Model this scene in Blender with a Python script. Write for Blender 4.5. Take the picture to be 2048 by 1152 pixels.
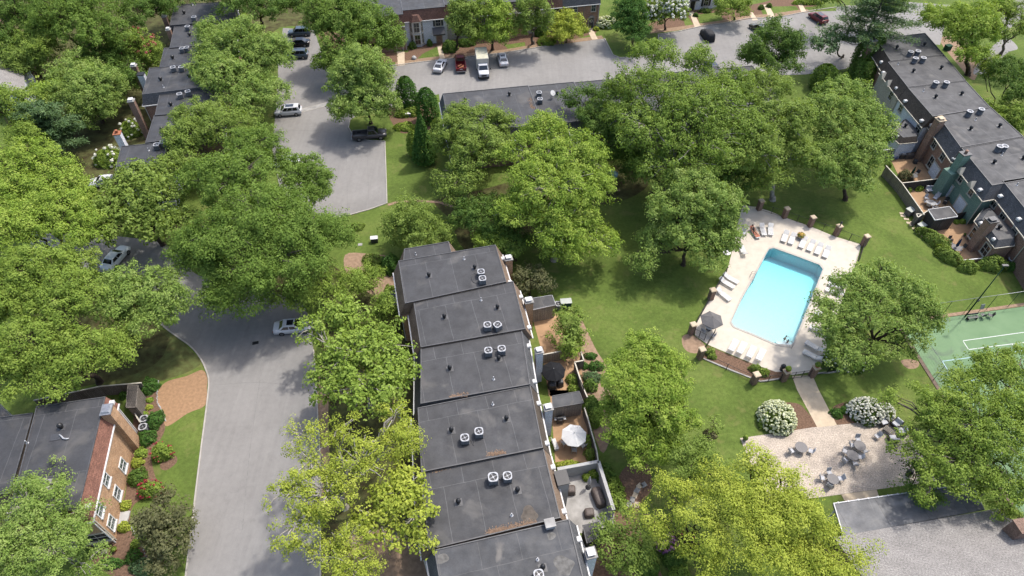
import bpy, bmesh, math, random
import numpy as np
from mathutils import Vector, Matrix
from mathutils.geometry import tessellate_polygon
R = math.radians
scene = bpy.context.scene
for o in list(bpy.data.objects): bpy.data.objects.remove(o)
# ---------------------------------------------------------------- camera, sky, sun, exposure
F, TH, H = 1320.0, R(47.5), 65.0
cd = bpy.data.cameras.new('camera'); cam = bpy.data.objects.new('camera', cd)
scene.collection.objects.link(cam); scene.camera = cam
cam.location = (0, 0, H); cam.rotation_euler = (math.pi/2 - TH, 0, 0)
cd.sensor_width = 36; cd.lens = 36*F/2048; cd.clip_end = 3000; cd.clip_start = 1
w = bpy.data.worlds.new('World'); scene.world = w; w.use_nodes = True
nt = w.node_tree; nt.nodes.clear()
SUN_EL, SUN_AZ = R(61), R(50)           # azimuth measured from +Y towards +X
sky = nt.nodes.new('ShaderNodeTexSky'); sky.sky_type = 'NISHITA'; sky.sun_disc = False
sky.sun_elevation = SUN_EL; sky.sun_rotation = SUN_AZ; sky.dust_density = 3.5; sky.ozone_density = 0.5
bg = nt.nodes.new('ShaderNodeBackground'); bg.inputs[1].default_value = 0.15
ow = nt.nodes.new('ShaderNodeOutputWorld')
nt.links.new(sky.outputs[0], bg.inputs[0]); nt.links.new(bg.outputs[0], ow.inputs[0])
sd = bpy.data.lights.new('sun', 'SUN'); sd.energy = 2.0; sd.angle = R(2.2); sd.color = (1, .955, .89)
sun = bpy.data.objects.new('sun', sd); scene.collection.objects.link(sun)
sv = Vector((math.cos(SUN_EL)*math.sin(SUN_AZ), math.cos(SUN_EL)*math.cos(SUN_AZ), math.sin(SUN_EL)))
sun.rotation_euler = sv.to_track_quat('Z', 'Y').to_euler(); sun.location = (0, 0, 120)
vs = scene.view_settings; vs.view_transform = 'Standard'; vs.look = 'None'; vs.gamma = 1; vs.exposure = 1.2
# ---------------------------------------------------------------- measuring: survey picture -> ground or roof level
CT, ST = math.cos(TH), math.sin(TH)
CR = {'A': (1340, 400, 3.031), 'B': (1760, 260, 4.115), 'C': (780, 470, 3.715), 'D': (820, 760, 2.939), 'E': (1460, 780, 4.266),
      'F': (0, 740, 2.795), 'G': (780, 0, 4.452), 'H': (1240, 0, 4.096), 'I': (540, 40, 4.431), 'J': (1700, 60, 4.268), 'T': (1700, 520, 4.431)}
for i in range(12): CR[i] = (512*(i % 4), 384*(i//4), 3.0)
def px(c, x, y):
    if c == 0 or c in CR:
        a = CR[c]; return (a[0]+x/a[2], a[1]+y/a[2])
def P(x, y, z=0.0):
    u, v = (x-1024)/F, (y-576)/F
    dz = -ST - v*CT; t = (z-H)/dz
    return Vector((u*t, (CT - v*ST)*t, z))
def W(c, x, y, z=0.0): return P(*px(c, x, y), z)
def ppm(y, z=0): return (F*ST + (y-576)*CT)/(H-z)       # survey pixels per metre across
# ---------------------------------------------------------------- objects
COL = scene.collection
def tag(o, label=None, cat=None, group=None, kind=None):
    if label: o['label'] = label
    if cat: o['category'] = cat
    if group: o['group'] = group
    if kind: o['kind'] = kind
    return o
def empty(name, loc, label, cat, group=None, rz=0):
    o = bpy.data.objects.new(name, None); COL.objects.link(o); o.empty_display_size = .3
    o.location = loc; o.rotation_euler = (0, 0, rz); return tag(o, label, cat, group)
KIDS = {}
def adopt(o, parent):
    o.parent = parent; KIDS.setdefault(parent.name, []).append(o)
def copy_tree(o, parent=None):
    c = o.copy(); COL.objects.link(c)
    if parent: adopt(c, parent)
    for ch in KIDS.get(o.name, []): copy_tree(ch, c)
    return c
def dup(root, loc, rz=0, label=None, group=None, sc=None):
    c = copy_tree(root); c.location = loc; c.rotation_euler = (0, 0, rz)
    if label: c['label'] = label
    if group: c['group'] = group
    if sc: c.scale = (sc, sc, sc)
    return c
PROTO = {}
def place(kind, builder, loc, rz, label, group=None, sc=None):
    if kind not in PROTO:
        r = builder(); PROTO[kind] = r
        r.location = loc; r.rotation_euler = (0, 0, rz); r['label'] = label
        if group: r['group'] = group
        if sc: r.scale = (sc, sc, sc)
        return r
    r = dup(PROTO[kind], loc, rz, label, group); r.scale = (sc or 1,)*3
    return r

class MB:
    """collects shapes, builds ONE mesh object"""
    def __init__(s): s.v = []; s.f = []; s.m = []; s.mi = 0; s.sm = []
    def add(s, vs, fs, smooth=False):
        b = len(s.v); s.v += [tuple(v) for v in vs]
        for f in fs: s.f.append([b+i for i in f]); s.m.append(s.mi); s.sm.append(smooth)
        return s
    def poly(s, pts): return s.add(pts, [list(range(len(pts)))])
    def box(s, c, size, rz=0, M=None):
        x, y, z = size[0]/2, size[1]/2, size[2]/2; ca, sa = math.cos(rz), math.sin(rz); vs = []
        for dz in (-z, z):
            for dx, dy in ((-x, -y), (x, -y), (x, y), (-x, y)):
                p = Vector((dx, dy, dz))
                if M: p = M @ p
                vs.append((c[0]+p.x*ca-p.y*sa, c[1]+p.x*sa+p.y*ca, c[2]+p.z))
        return s.add(vs, [(3, 2, 1, 0), (4, 5, 6, 7), (0, 1, 5, 4), (1, 2, 6, 5), (2, 3, 7, 6), (3, 0, 4, 7)])
    def taper(s, c, sx0, sy0, sx1, sy1, h, rz=0):
        ca, sa = math.cos(rz), math.sin(rz); vs = []
        for (sx, sy, z) in ((sx0, sy0, 0), (sx1, sy1, h)):
            for a, b in ((-1, -1), (1, -1), (1, 1), (-1, 1)):
                X, Y = a*sx/2, b*sy/2; vs.append((c[0]+X*ca-Y*sa, c[1]+X*sa+Y*ca, c[2]+z))
        return s.add(vs, [(3, 2, 1, 0), (4, 5, 6, 7), (0, 1, 5, 4), (1, 2, 6, 5), (2, 3, 7, 6), (3, 0, 4, 7)])
    def prism(s, pts, z0, z1):
        n = len(pts); pts = ccw(pts)
        vs = [(p[0], p[1], z0) for p in pts] + [(p[0], p[1], z1) for p in pts]
        fs = [list(range(n-1, -1, -1)), list(range(n, 2*n))] + [(i, (i+1) % n, n+(i+1) % n, n+i) for i in range(n)]
        return s.add(vs, fs)
    def cyl(s, a, b, r0, r1=None, n=10, caps=True, smooth=True):
        a, b = Vector(a), Vector(b); r1 = r0 if r1 is None else r1
        d = (b-a); d = d.normalized() if d.length > 1e-6 else Vector((0, 0, 1))
        t = d.orthogonal().normalized(); u = d.cross(t); vs = []
        for c, r in ((a, r0), (b, r1)):
            for i in range(n):
                g = 2*math.pi*i/n; vs.append(c + t*(r*math.cos(g)) + u*(r*math.sin(g)))
        s.add(vs, [(i, (i+1) % n, n+(i+1) % n, n+i) for i in range(n)], smooth)
        if caps: s.add(vs[:n], [list(range(n-1, -1, -1))]); s.add(vs[n:], [list(range(n))])
        return s
    def tube(s, pts, rad, n=6):
        pts = [Vector(p) for p in pts]; rr = rad if isinstance(rad, (list, tuple)) else [rad]*len(pts); rings = []
        up = None
        for i, p in enumerate(pts):
            d = (pts[min(i+1, len(pts)-1)] - pts[max(i-1, 0)]).normalized()
            t = d.orthogonal().normalized() if up is None else (up - d*up.dot(d)).normalized()
            up = t; u = d.cross(t)
            rings.append([p + t*(rr[i]*math.cos(2*math.pi*k/n)) + u*(rr[i]*math.sin(2*math.pi*k/n)) for k in range(n)])
        vs = [q for r in rings for q in r]; fs = []
        for i in range(len(pts)-1):
            for k in range(n): fs.append((i*n+k, i*n+(k+1) % n, (i+1)*n+(k+1) % n, (i+1)*n+k))
        fs.append(list(range(n-1, -1, -1))); L = len(vs)-n; fs.append([L+k for k in range(n)])
        return s.add(vs, fs, True)
    def lathe(s, c, prof, n=16, smooth=True, sy=1):
        vs = []
        for r, z in prof:
            for k in range(n):
                g = 2*math.pi*k/n; vs.append((c[0]+r*math.cos(g), c[1]+sy*r*math.sin(g), c[2]+z))
        fs = [(i*n+k, i*n+(k+1) % n, (i+1)*n+(k+1) % n, (i+1)*n+k) for i in range(len(prof)-1) for k in range(n)]
        s.add(vs, fs, smooth); L = len(vs)-n
        s.add(vs[:n], [list(range(n-1, -1, -1))]); s.add(vs[L:], [list(range(n))]); return s
    def loft(s, rings, smooth=True, close=True):
        n = len(rings[0]); vs = [p for r in rings for p in r]
        fs = [(i*n+k, i*n+(k+1) % n, (i+1)*n+(k+1) % n, (i+1)*n+k) for i in range(len(rings)-1) for k in range(n if close else n-1)]
        s.add(vs, fs, smooth)
        if close: s.add(rings[0], [list(range(n-1, -1, -1))]); s.add(rings[-1], [list(range(n))])
        return s
    def build(s, name, mats, parent=None, label=None, cat=None, group=None, kind=None, world=False, ang=0.0, bevel=0, loc=None, weld=False):
        me = bpy.data.meshes.new(name); off = Vector((0, 0, 0))
        if world and parent is not None: off = parent.location
        if loc is not None: off = Vector(loc)
        vs = [(v[0]-off.x, v[1]-off.y, v[2]-off.z) for v in s.v] if off.length > 0 else s.v
        me.from_pydata(vs, [], s.f)
        if not isinstance(mats, (list, tuple)): mats = [mats]
        for m in mats: me.materials.append(m)
        me.polygons.foreach_set('material_index', s.m); me.polygons.foreach_set('use_smooth', s.sm)
        uv = me.uv_layers.new(name='UVMap'); ca, sa = math.cos(ang), math.sin(ang)
        for p in me.polygons:
            n = p.normal
            if abs(n.z) > .93: t, b = Vector((ca, sa, 0)), Vector((-sa, ca, 0))
            else: t = Vector((-n.y, n.x, 0)).normalized(); b = n.cross(t)
            for li in p.loop_indices:
                q = Vector(s.v[me.loops[li].vertex_index]); uv.data[li].uv = (q.dot(t), q.dot(b))
        o = bpy.data.objects.new(name, me); COL.objects.link(o)
        if loc is not None: o.location = loc
        if parent is not None: adopt(o, parent)
        if weld or bevel:
            bm = bmesh.new(); bm.from_mesh(me)
            if weld: bmesh.ops.remove_doubles(bm, verts=bm.verts, dist=1e-4)
            if bevel: bmesh.ops.bevel(bm, geom=[e for e in bm.edges if len(e.link_faces) == 2 and e.calc_face_angle(0) > .6], offset=bevel, segments=2, affect='EDGES', profile=.6)
            bm.to_mesh(me); bm.free()
        return tag(o, label, cat, group, kind)
def ccw(pts):
    a = sum(pts[i][0]*pts[(i+1) % len(pts)][1]-pts[(i+1) % len(pts)][0]*pts[i][1] for i in range(len(pts)))
    return list(pts) if a > 0 else list(pts)[::-1]
def smoothline(pts, n=6, closed=False):
    """Catmull-Rom through points"""
    pts = [Vector(p) for p in pts]; out = []; N = len(pts)
    for i in range(N if closed else N-1):
        g = (lambda k: pts[k % N]) if closed else (lambda k: pts[max(0, min(N-1, k))])
        a, b, c, d = g(i-1), g(i), g(i+1), g(i+2)
        for k in range(n):
            t = k/n; out.append(.5*((2*b)+(c-a)*t+(2*a-5*b+4*c-d)*t*t+(3*b-a-3*c+d)*t**3))
    if not closed: out.append(pts[-1])
    return out
def sheet(name, loops, z, m, **k):
    """flat sheet from an outline (and holes)"""
    loops = [[Vector((p[0], p[1], 0)) for p in l] for l in loops]
    tris = tessellate_polygon(loops); pts = [p for l in loops for p in l]; mb = MB(); vs = [(p.x, p.y, z) for p in pts]; fs = []
    for t in tris:
        a, b, c = (pts[i] for i in t)
        fs.append(tuple(t) if (b-a).cross(c-a).z > 0 else tuple(t[::-1]))
    mb.add(vs, fs); return mb.build(name, m, **k)
def offset_line(pts, d):
    out = []; n = len(pts)
    for i, p in enumerate(pts):
        a = Vector(pts[max(i-1, 0)]); b = Vector(pts[min(i+1, n-1)]); t = (b-a); t.z = 0; t.normalize()
        out.append(Vector(p) + Vector((-t.y, t.x, 0))*d)
    return out
def strip(name, pts, w, z0, z1, m, **k):
    """a kerb or edging: box section swept along a line"""
    a, b = offset_line(pts, w/2), offset_line(pts, -w/2); mb = MB()
    r = [[(p.x, p.y, z0), (q.x, q.y, z0), (q.x, q.y, z1), (p.x, p.y, z1)] for p, q in zip(a, b)]
    mb.loft(r, smooth=False); return mb.build(name, m, **k)
# ---------------------------------------------------------------- materials
def nn(m, t, **k):
    n = m.node_tree.nodes.new('ShaderNode'+t)
    for a, b in k.items():
        if a.startswith('i_'): n.inputs[a[2:]].default_value = b
        else: setattr(n, a, b)
    return n
def lk(m, a, b): m.node_tree.links.new(a, b)
def ramp(m, fac, stops):
    r = nn(m, 'ValToRGB'); lk(m, fac, r.inputs[0]); el = r.color_ramp.elements
    while len(el) < len(stops): el.new(.5)
    for e, (p, c) in zip(el, stops): e.position = p; e.color = (*c, 1) if len(c) == 3 else c
    return r.outputs[0]
def mixc(m, fac, a, b, mode='MIX'):
    n = nn(m, 'Mix'); n.data_type = 'RGBA'; n.blend_type = mode
    for s, v in ((n.inputs[0], fac), (n.inputs[6], a), (n.inputs[7], b)):
        if isinstance(v, (int, float)): s.default_value = v
        elif isinstance(v, tuple): s.default_value = (*v, 1)
        else: lk(m, v, s)
    return n.outputs[2]
def noise(m, vec, sc, det=5, rough=.55, dist=0):
    n = nn(m, 'TexNoise'); n.inputs['Scale'].default_value = sc; n.inputs['Detail'].default_value = det
    n.inputs['Roughness'].default_value = rough; n.inputs['Distortion'].default_value = dist
    if vec is not None: lk(m, vec, n.inputs['Vector'])
    return n.outputs[0]
def newmat(name, rough=.8, spec=.3, metal=0):
    m = bpy.data.materials.new(name); m.use_nodes = True; b = m.node_tree.nodes['Principled BSDF']
    b.inputs['Roughness'].default_value = rough; b.inputs['Metallic'].default_value = metal
    b.inputs['Specular IOR Level'].default_value = spec
    return m, b
def bump(m, b, h, strength=.4, dist=.05):
    n = nn(m, 'Bump'); n.inputs['Strength'].default_value = strength; n.inputs['Distance'].default_value = dist
    lk(m, h, n.inputs['Height']); lk(m, n.outputs[0], b.inputs['Normal'])
def posv(m, kind='pos'):
    if kind == 'pos': return nn(m, 'NewGeometry').outputs['Position']
    t = nn(m, 'TexCoord'); return t.outputs['Object'] if kind == 'obj' else t.outputs['UV']
K = .6     # overall reflectance level of built surfaces
def mat(name, c, var=.25, sc=2.0, rough=.8, spec=.3, metal=0, bp=0, kind='pos', c2=None, sc2=None):
    """plain surface with uneven tone"""
    c = tuple(x*K for x in c); c2 = c2 and tuple(x*K for x in c2)
    m, b = newmat(name, rough, spec, metal); v = posv(m, kind); n = noise(m, v, sc, 6, .6)
    lo = tuple(x*(1-var) for x in c); hi = tuple(min(1, x*(1+var)) for x in (c2 or c))
    col = ramp(m, n, [(.3, lo), (.7, hi)]); lk(m, col, b.inputs['Base Color'])
    if bp: bump(m, b, noise(m, v, sc2 or sc*6, 4), bp, .03)
    return m
def brickmat(name, c1, c2, mortar, bw=.22, rh=.075, ms=.012, off=.5, rough=.85, bp=.5, stain=.25):
    c1, c2, mortar = (tuple(x*K for x in q) for q in (c1, c2, mortar))
    m, b = newmat(name, rough, .2); uv = posv(m, 'uv'); t = nn(m, 'TexBrick'); lk(m, uv, t.inputs['Vector'])
    t.offset = off; t.inputs['Scale'].default_value = 1
    t.inputs['Color1'].default_value = (*c1, 1); t.inputs['Color2'].default_value = (*c2, 1); t.inputs['Mortar'].default_value = (*mortar, 1)
    t.inputs['Mortar Size'].default_value = ms; t.inputs['Brick Width'].default_value = bw; t.inputs['Row Height'].default_value = rh
    t.inputs['Mortar Smooth'].default_value = .2; t.inputs['Bias'].default_value = 0
    n = noise(m, posv(m), .9, 5); s = ramp(m, n, [(.3, (1-stain,)*3), (.7, (1+stain*.4,)*3)])
    n2 = noise(m, uv, 7.5, 2); s2 = ramp(m, n2, [(.35, (.72,)*3), (.65, (1.25,)*3)])
    c = mixc(m, 1.0, t.outputs[0], s, 'MULTIPLY'); c = mixc(m, 1.0, c, s2, 'MULTIPLY'); lk(m, c, b.inputs['Base Color'])
    inv = nn(m, 'Math', operation='SUBTRACT'); inv.inputs[0].default_value = 1; lk(m, t.outputs['Fac'], inv.inputs[1])
    bump(m, b, inv.outputs[0], bp, .01); return m
def roofmat(name, c, seam, bw=3.1, rh=7.3, stain=(.2, .19, .17), amt=.5):
    c, seam, stain = (tuple(x*K for x in q) for q in (c, seam, stain))
    m, b = newmat(name, .62, .35); uv = posv(m, 'uv'); p = posv(m)
    t = nn(m, 'TexBrick'); wv = nn(m, 'VectorMath', operation='ADD'); nz = nn(m, 'TexNoise'); nz.inputs['Scale'].default_value = .6
    lk(m, p, nz.inputs['Vector']); sc_ = nn(m, 'VectorMath', operation='SCALE'); sc_.inputs['Scale'].default_value = .16
    lk(m, nz.outputs['Color'], sc_.inputs[0]); lk(m, uv, wv.inputs[0]); lk(m, sc_.outputs[0], wv.inputs[1]); lk(m, wv.outputs[0], t.inputs['Vector'])
    t.offset = .37; t.inputs['Scale'].default_value = 1; t.inputs['Brick Width'].default_value = bw; t.inputs['Row Height'].default_value = rh
    t.inputs['Mortar Size'].default_value = .03; t.inputs['Mortar Smooth'].default_value = .4; t.inputs['Bias'].default_value = 0
    t.inputs['Color1'].default_value = (*[x*.93 for x in c], 1); t.inputs['Color2'].default_value = (*[x*1.1 for x in c], 1); t.inputs['Mortar'].default_value = (*seam, 1)
    base = mixc(m, 1.0, t.outputs[0], ramp(m, noise(m, p, .55, 7, .65), [(.3, (.72,)*3), (.7, (1.28,)*3)]), 'MULTIPLY')
    base = mixc(m, 1.0, base, ramp(m, noise(m, p, 6, 6, .7), [(.3, (.85,)*3), (.7, (1.15,)*3)]), 'MULTIPLY')
    st = ramp(m, noise(m, p, .33, 4, .5, .6), [(.58, (0, 0, 0)), (.7, (amt,)*3)])
    base = mixc(m, st, base, stain); lk(m, base, b.inputs['Base Color'])
    rg = ramp(m, noise(m, p, .8, 4), [(.3, (.5,)*3), (.7, (.78,)*3)]); lk(m, rg, b.inputs['Roughness'])
    bump(m, b, noise(m, p, 14, 4), .15, .02); return m
def leafmat(name, lo, mid, hi, trans=.3):
    m = bpy.data.materials.new(name); m.use_nodes = True; N = m.node_tree.nodes; b = N['Principled BSDF']
    a = nn(m, 'Attribute', attribute_name='v'); c = ramp(m, a.outputs['Fac'], [(0, lo), (.5, mid), (1, hi)])
    lk(m, c, b.inputs['Base Color']); b.inputs['Roughness'].default_value = .65; b.inputs['Specular IOR Level'].default_value = .12
    tr = nn(m, 'BsdfTranslucent'); tc = mixc(m, 1.0, c, (1.3, 1.3, .45), 'MULTIPLY'); lk(m, tc, tr.inputs[0])
    mx = nn(m, 'MixShader'); mx.inputs[0].default_value = trans
    lk(m, b.outputs[0], mx.inputs[1]); lk(m, tr.outputs[0], mx.inputs[2]); lk(m, mx.outputs[0], N['Material Output'].inputs[0]); return m
MT = {}
MT['brick_tan'] = brickmat('tan_brick', (.74, .45, .25), (.56, .31, .165), (.58, .47, .36), bw=.3, rh=.1)
MT['brick_red'] = brickmat('red_brick', (.5, .27, .175), (.35, .175, .115), (.48, .4, .33))
MT['brick_old'] = brickmat('brown_brick', (.36, .215, .15), (.25, .14, .1), (.38, .31, .26))
MT['paint_white'] = brickmat('white_painted_brick', (1.08, 1.1, 1.14), (.98, 1.0, 1.04), (.8, .82, .86), stain=.12)
MT['siding_white'] = brickmat('pale_siding', (.9, .95, 1.02), (.85, .9, .97), (.5, .53, .58), bw=6, rh=.2, ms=.01, stain=.12)
MT['green_paint'] = brickmat('green_painted_brick', (.27, .41, .33), (.245, .38, .305), (.2, .32, .26), stain=.15)
MT['cream'] = brickmat('cream_render', (.72, .66, .55), (.66, .6, .5), (.55, .5, .43), stain=.12)
MT['shingle_brown'] = brickmat('brown_shingles', (.15, .125, .1), (.11, .09, .075), (.06, .05, .04), bw=.3, rh=.15, ms=.012)
MT['shingle_slate'] = brickmat('slate_shingles', (.165, .17, .18), (.12, .125, .135), (.07, .07, .075), bw=.3, rh=.15, ms=.012)
MT['shingle_red'] = brickmat('faded_red_shingles', (.33, .16, .115), (.25, .12, .09), (.19, .11, .08), bw=.3, rh=.15, ms=.01)
MT['shingle_tan'] = brickmat('tan_shingles', (.34, .25, .185), (.25, .18, .13), (.16, .12, .09), bw=.3, rh=.15, ms=.01)
MT['shingle_maroon'] = brickmat('maroon_shingles', (.24, .135, .105), (.18, .1, .08), (.1, .065, .05), bw=.3, rh=.15, ms=.01)
MT['shingle_grey'] = brickmat('weathered_grey_shingles', (.37, .352, .335), (.335, .318, .302), (.25, .238, .226), bw=.33, rh=.15, ms=.014, stain=.15)
MT['roof'] = roofmat('dark_membrane_roof', (.053, .054, .058), (.115, .116, .119), (3.1 if 0 else 3.1), 7.3, (.17, .16, .145), .42)
MT['roof_worn'] = roofmat('worn_membrane_roof', (.066, .069, .075), (.115, .115, .115), 3.6, 5.2, (.2, .185, .165), .75)
MT['roof_lower'] = roofmat('old_patio_roof_membrane', (.135, .138, .145), (.08, .08, .08), 4.1, 30, (.3, .305, .315), .55)
MT['flash'] = mat('pale_metal_flashing', (.085, .086, .09), .3, 3, .5, .5)
MT['white'] = mat('white_paint', (.78, .78, .77), .06, 3, .5, .4)
MT['offwhite'] = mat('offwhite_trim', (.62, .58, .48), .1, 3, .6)
MT['black'] = mat('black_metal', (.018, .018, .02), .3, 6, .45, .5)
MT['dgrey'] = mat('dark_grey_metal', (.06, .062, .068), .3, 6, .5, .5)
MT['steel'] = mat('galvanised_steel', (.42, .43, .45), .2, 5, .35, .5, .6)
MT['acside'] = brickmat('louvred_grey_casing', (.3, .31, .33), (.27, .28, .3), (.05, .05, .055), bw=20, rh=.06, ms=.014, stain=.1)
MT['actop'] = mat('pale_grey_casing', (.5, .51, .53), .08, 6, .45, .4, 0, 0, 'obj')
MT['concrete'] = mat('concrete', (.42, .38, .33), .18, .9, .85, .2, 0, .2)
MT['conc_grey'] = mat('grey_concrete', (.36, .35, .33), .28, .7, .85, .2, 0, .2, c2=(.42, .41, .39))
MT['patio_tan'] = mat('tan_patio_slab', (.47, .3, .17), .18, .6, .85, .2, 0, .2)
MT['wood_grey'] = brickmat('weathered_fence_boards', (.31, .28, .245), (.25, .225, .195), (.08, .07, .06), bw=.15, rh=6, ms=.02, off=0, stain=.25)
MT['wood_dark'] = brickmat('dark_shed_boards', (.12, .108, .098), (.09, .08, .072), (.02, .018, .016), bw=.2, rh=6, ms=.015, off=0, stain=.25)
MT['wood_tan'] = brickmat('tan_shed_boards', (.42, .355, .29), (.36, .305, .25), (.13, .11, .09), bw=.3, rh=6, ms=.012, off=0, stain=.2)
MT['stucco'] = mat('pale_stucco', (.5, .5, .49), .12, 1.5, .85, .2, 0, .15)
MT['glass'] = mat('dark_window_glass', (.02, .026, .03), .3, .7, .08, .8)
MT['glass_g'] = mat('greenish_window_glass', (.07, .1, .095), .3, .7, .1, .8)
MT['bark'] = mat('brown_bark', (.085, .065, .05), .4, 4, .9, .1, 0, .5)
MT['bark_pale'] = mat('pale_bark', (.42, .39, .34), .35, 3, .85, .1, 0, .4)
MT['bark_grey'] = mat('grey_bark', (.16, .14, .12), .4, 3, .9, .1, 0, .5)
MT['terracotta'] = mat('terracotta', (.42, .16, .08), .2, 8, .8)
MT['water_fx'] = None
# ---------------------------------------------------------------- ground, roads, paving
def grassmat():
    m, b = newmat('lawn', .9, .1); p = posv(m)
    c = ramp(m, noise(m, p, .16, 6, .6, .3), [(.3, (.06, .088, .019)), (.5, (.083, .121, .025)), (.72, (.116, .147, .037))])
    c = mixc(m, 1.0, c, ramp(m, noise(m, p, 2.2, 7, .7), [(.3, (.72,)*3), (.7, (1.22,)*3)]), 'MULTIPLY')
    c = mixc(m, 1.0, c, ramp(m, noise(m, p, 11, 5, .8), [(.3, (.72,)*3), (.72, (1.25,)*3)]), 'MULTIPLY')
    f = ramp(m, noise(m, p, .42, 6, .62, .5), [(.56, (0, 0, 0)), (.72, (.55,)*3)])
    c = mixc(m, f, c, (.155, .14, .055)); lk(m, c, b.inputs['Base Color'])
    bump(m, b, noise(m, p, 16, 4, .7), .6, .05); return m
def asphaltmat():
    m, b = newmat('worn_pale_asphalt', .85, .25); p = posv(m)
    c = ramp(m, noise(m, p, .11, 6, .55, .4), [(.3, (.16, .154, .146)), (.7, (.2, .193, .183))])
    c = mixc(m, 1.0, c, ramp(m, noise(m, p, 1.4, 6, .7), [(.3, (.92,)*3), (.7, (1.07,)*3)]), 'MULTIPLY')
    c = mixc(m, 1.0, c, ramp(m, noise(m, p, 22, 3, .8), [(.3, (.88,)*3), (.7, (1.1,)*3)]), 'MULTIPLY')
    mp = nn(m, 'Mapping'); mp.inputs['Scale'].default_value = (1.6, .09, 1); lk(m, p, mp.inputs['Vector'])
    c = mixc(m, 1.0, c, ramp(m, noise(m, mp.outputs[0], 1.0, 5, .6), [(.3, (.93,)*3), (.7, (1.06,)*3)]), 'MULTIPLY')
    c = mixc(m, ramp(m, noise(m, p, .9, 2, .4, .3), [(.68, (0, 0, 0)), (.74, (.25,)*3)]), c, (.13, .127, .12))
    f = ramp(m, noise(m, p, .5, 3, .5, 1.2), [(.6, (0, 0, 0)), (.74, (.28,)*3)]); c = mixc(m, f, c, (.12, .115, .108))
    v = nn(m, 'TexVoronoi', feature='DISTANCE_TO_EDGE'); v.inputs['Scale'].default_value = .13
    wv = nn(m, 'VectorMath', operation='ADD'); n2 = nn(m, 'TexNoise'); n2.inputs['Scale'].default_value = .7; lk(m, p, n2.inputs['Vector'])
    s = nn(m, 'VectorMath', operation='SCALE'); s.inputs['Scale'].default_value = 1.6; lk(m, n2.outputs['Color'], s.inputs[0]); lk(m, p, wv.inputs[0]); lk(m, s.outputs[0], wv.inputs[1]); lk(m, wv.outputs[0], v.inputs['Vector'])
    cr = ramp(m, v.outputs['Distance'], [(0, (.09,)*3), (.006, (0, 0, 0))]); c = mixc(m, cr, c, (.05, .05, .05))
    lk(m, c, b.inputs['Base Color']); bump(m, b, noise(m, p, 30, 2), .15, .01); return m
MT['grass'] = grassmat(); MT['asphalt'] = asphaltmat()
MT['mulch'] = mat('bark_mulch', (.2, .125, .085), .4, 5, .95, .1, 0, .6, sc2=20)
MT['straw'] = mat('pine_straw', (.4, .25, .145), .22, 3.5, .95, .1, 0, .5, sc2=22)
MT['verge'] = mat('tan_verge_gravel', (.34, .24, .16), .2, 2, .95, .1, 0, .4, sc2=18)
MT['soil'] = mat('bare_soil', (.36, .25, .17), .25, 2.5, .95, .1, 0, .4, sc2=14)
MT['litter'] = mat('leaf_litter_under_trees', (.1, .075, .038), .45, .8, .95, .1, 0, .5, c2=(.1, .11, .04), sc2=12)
MT['deck'] = mat('pool_deck_concrete', (.7, .63, .53), .09, 1.1, .85, .2, 0, .15)
MT['pave'] = brickmat('brown_patio_pavers', (.64, .55, .455), (.6, .515, .425), (.5, .43, .36), bw=.4, rh=.2, ms=.014, stain=.2)
MT['walk'] = mat('buff_concrete_walk', (.66, .54, .39), .12, 1.4, .85, .2, 0, .15)
MT['kerb'] = mat('pale_kerb', (.48, .45, .4), .15, 1.5, .85)

def pxs(l): return [P(*q) for q in l]
def crs(c, l): return [W(c, *q) for q in l]
pool_px = [(600, 298), (627, 291), (768, 342), (905, 393), (926, 420), (835, 655), (748, 868), (728, 884), (640, 872), (505, 812), (392, 768), (372, 738), (440, 590), (520, 450), (588, 316)]
pool = ccw(crs('A', pool_px)); pool = [Vector(p) for p in pool]
deck_px = [(440, 33), (520, 42), (600, 66), (700, 108), (850, 160), (1000, 222), (1160, 270), (1135, 360), (1060, 560), (990, 760), (905, 1035), (740, 1062), (690, 1042), (640, 1042), (500, 992), (235, 880), (150, 822), (158, 745), (245, 590), (300, 490), (345, 435), (372, 330), (395, 200)]
deck = crs('A', deck_px)
sheet('ground', [[(-420, -60), (420, -60), (420, 760), (-420, 760)], pool], 0, MT['grass'], kind='structure')
sheet('pool_deck', [deck, pool], .02, MT['deck'], kind='structure')
road_main = pxs([(360, 1240), (372, 1152), (383, 1060), (395, 960), (405, 880), (414, 810), (418, 765), (413, 742), (400, 715), (380, 692), (352, 672), (318, 645), (280, 600), (240, 560), (190, 540), (60, 520)])
rr = pxs([(60, 462), (200, 470), (280, 478), (333, 490), (372, 530), (400, 552), (470, 570), (560, 590), (610, 615), (627, 700), (632, 760), (636, 840), (640, 920), (641, 1240)])
sm = smoothline(road_main, 5)
sheet('road', [sm + smoothline(rr, 4)], .012, MT['asphalt'], kind='structure')
strip('kerb', sm, .16, 0, .12, MT['kerb'], kind='structure')
strip('kerb', smoothline(rr[9:], 4), .16, 0, .12, MT['kerb'], kind='structure')
court = pxs([(628, 60), (566, 56), (556, 110), (556, 160), (550, 235), (545, 300), (560, 380), (600, 425), (650, 440), (697, 431), (740, 419), (774, 407), (772, 340), (770, 283), (735, 281), (707, 272), (697, 255), (700, 240), (722, 226), (790, 214), (878, 188), (885, 250), (1100, 235), (1500, 175), (1500, 152), (1610, 149), (1690, 138), (1745, 112), (1800, 80), (1880, 90), (1900, 10), (1790, 2), (1700, 12), (1670, 15), (1620, 22), (1556, 35), (1497, 37), (1451, 46), (1401, 53), (1357, 63), (1316, 69), (1318, 96), (1290, 113), (1240, 116), (1226, 110), (1209, 77), (1094, 92), (1007, 106), (906, 117), (836, 125), (780, 132), (700, 142), (655, 130), (640, 95)])
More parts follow.
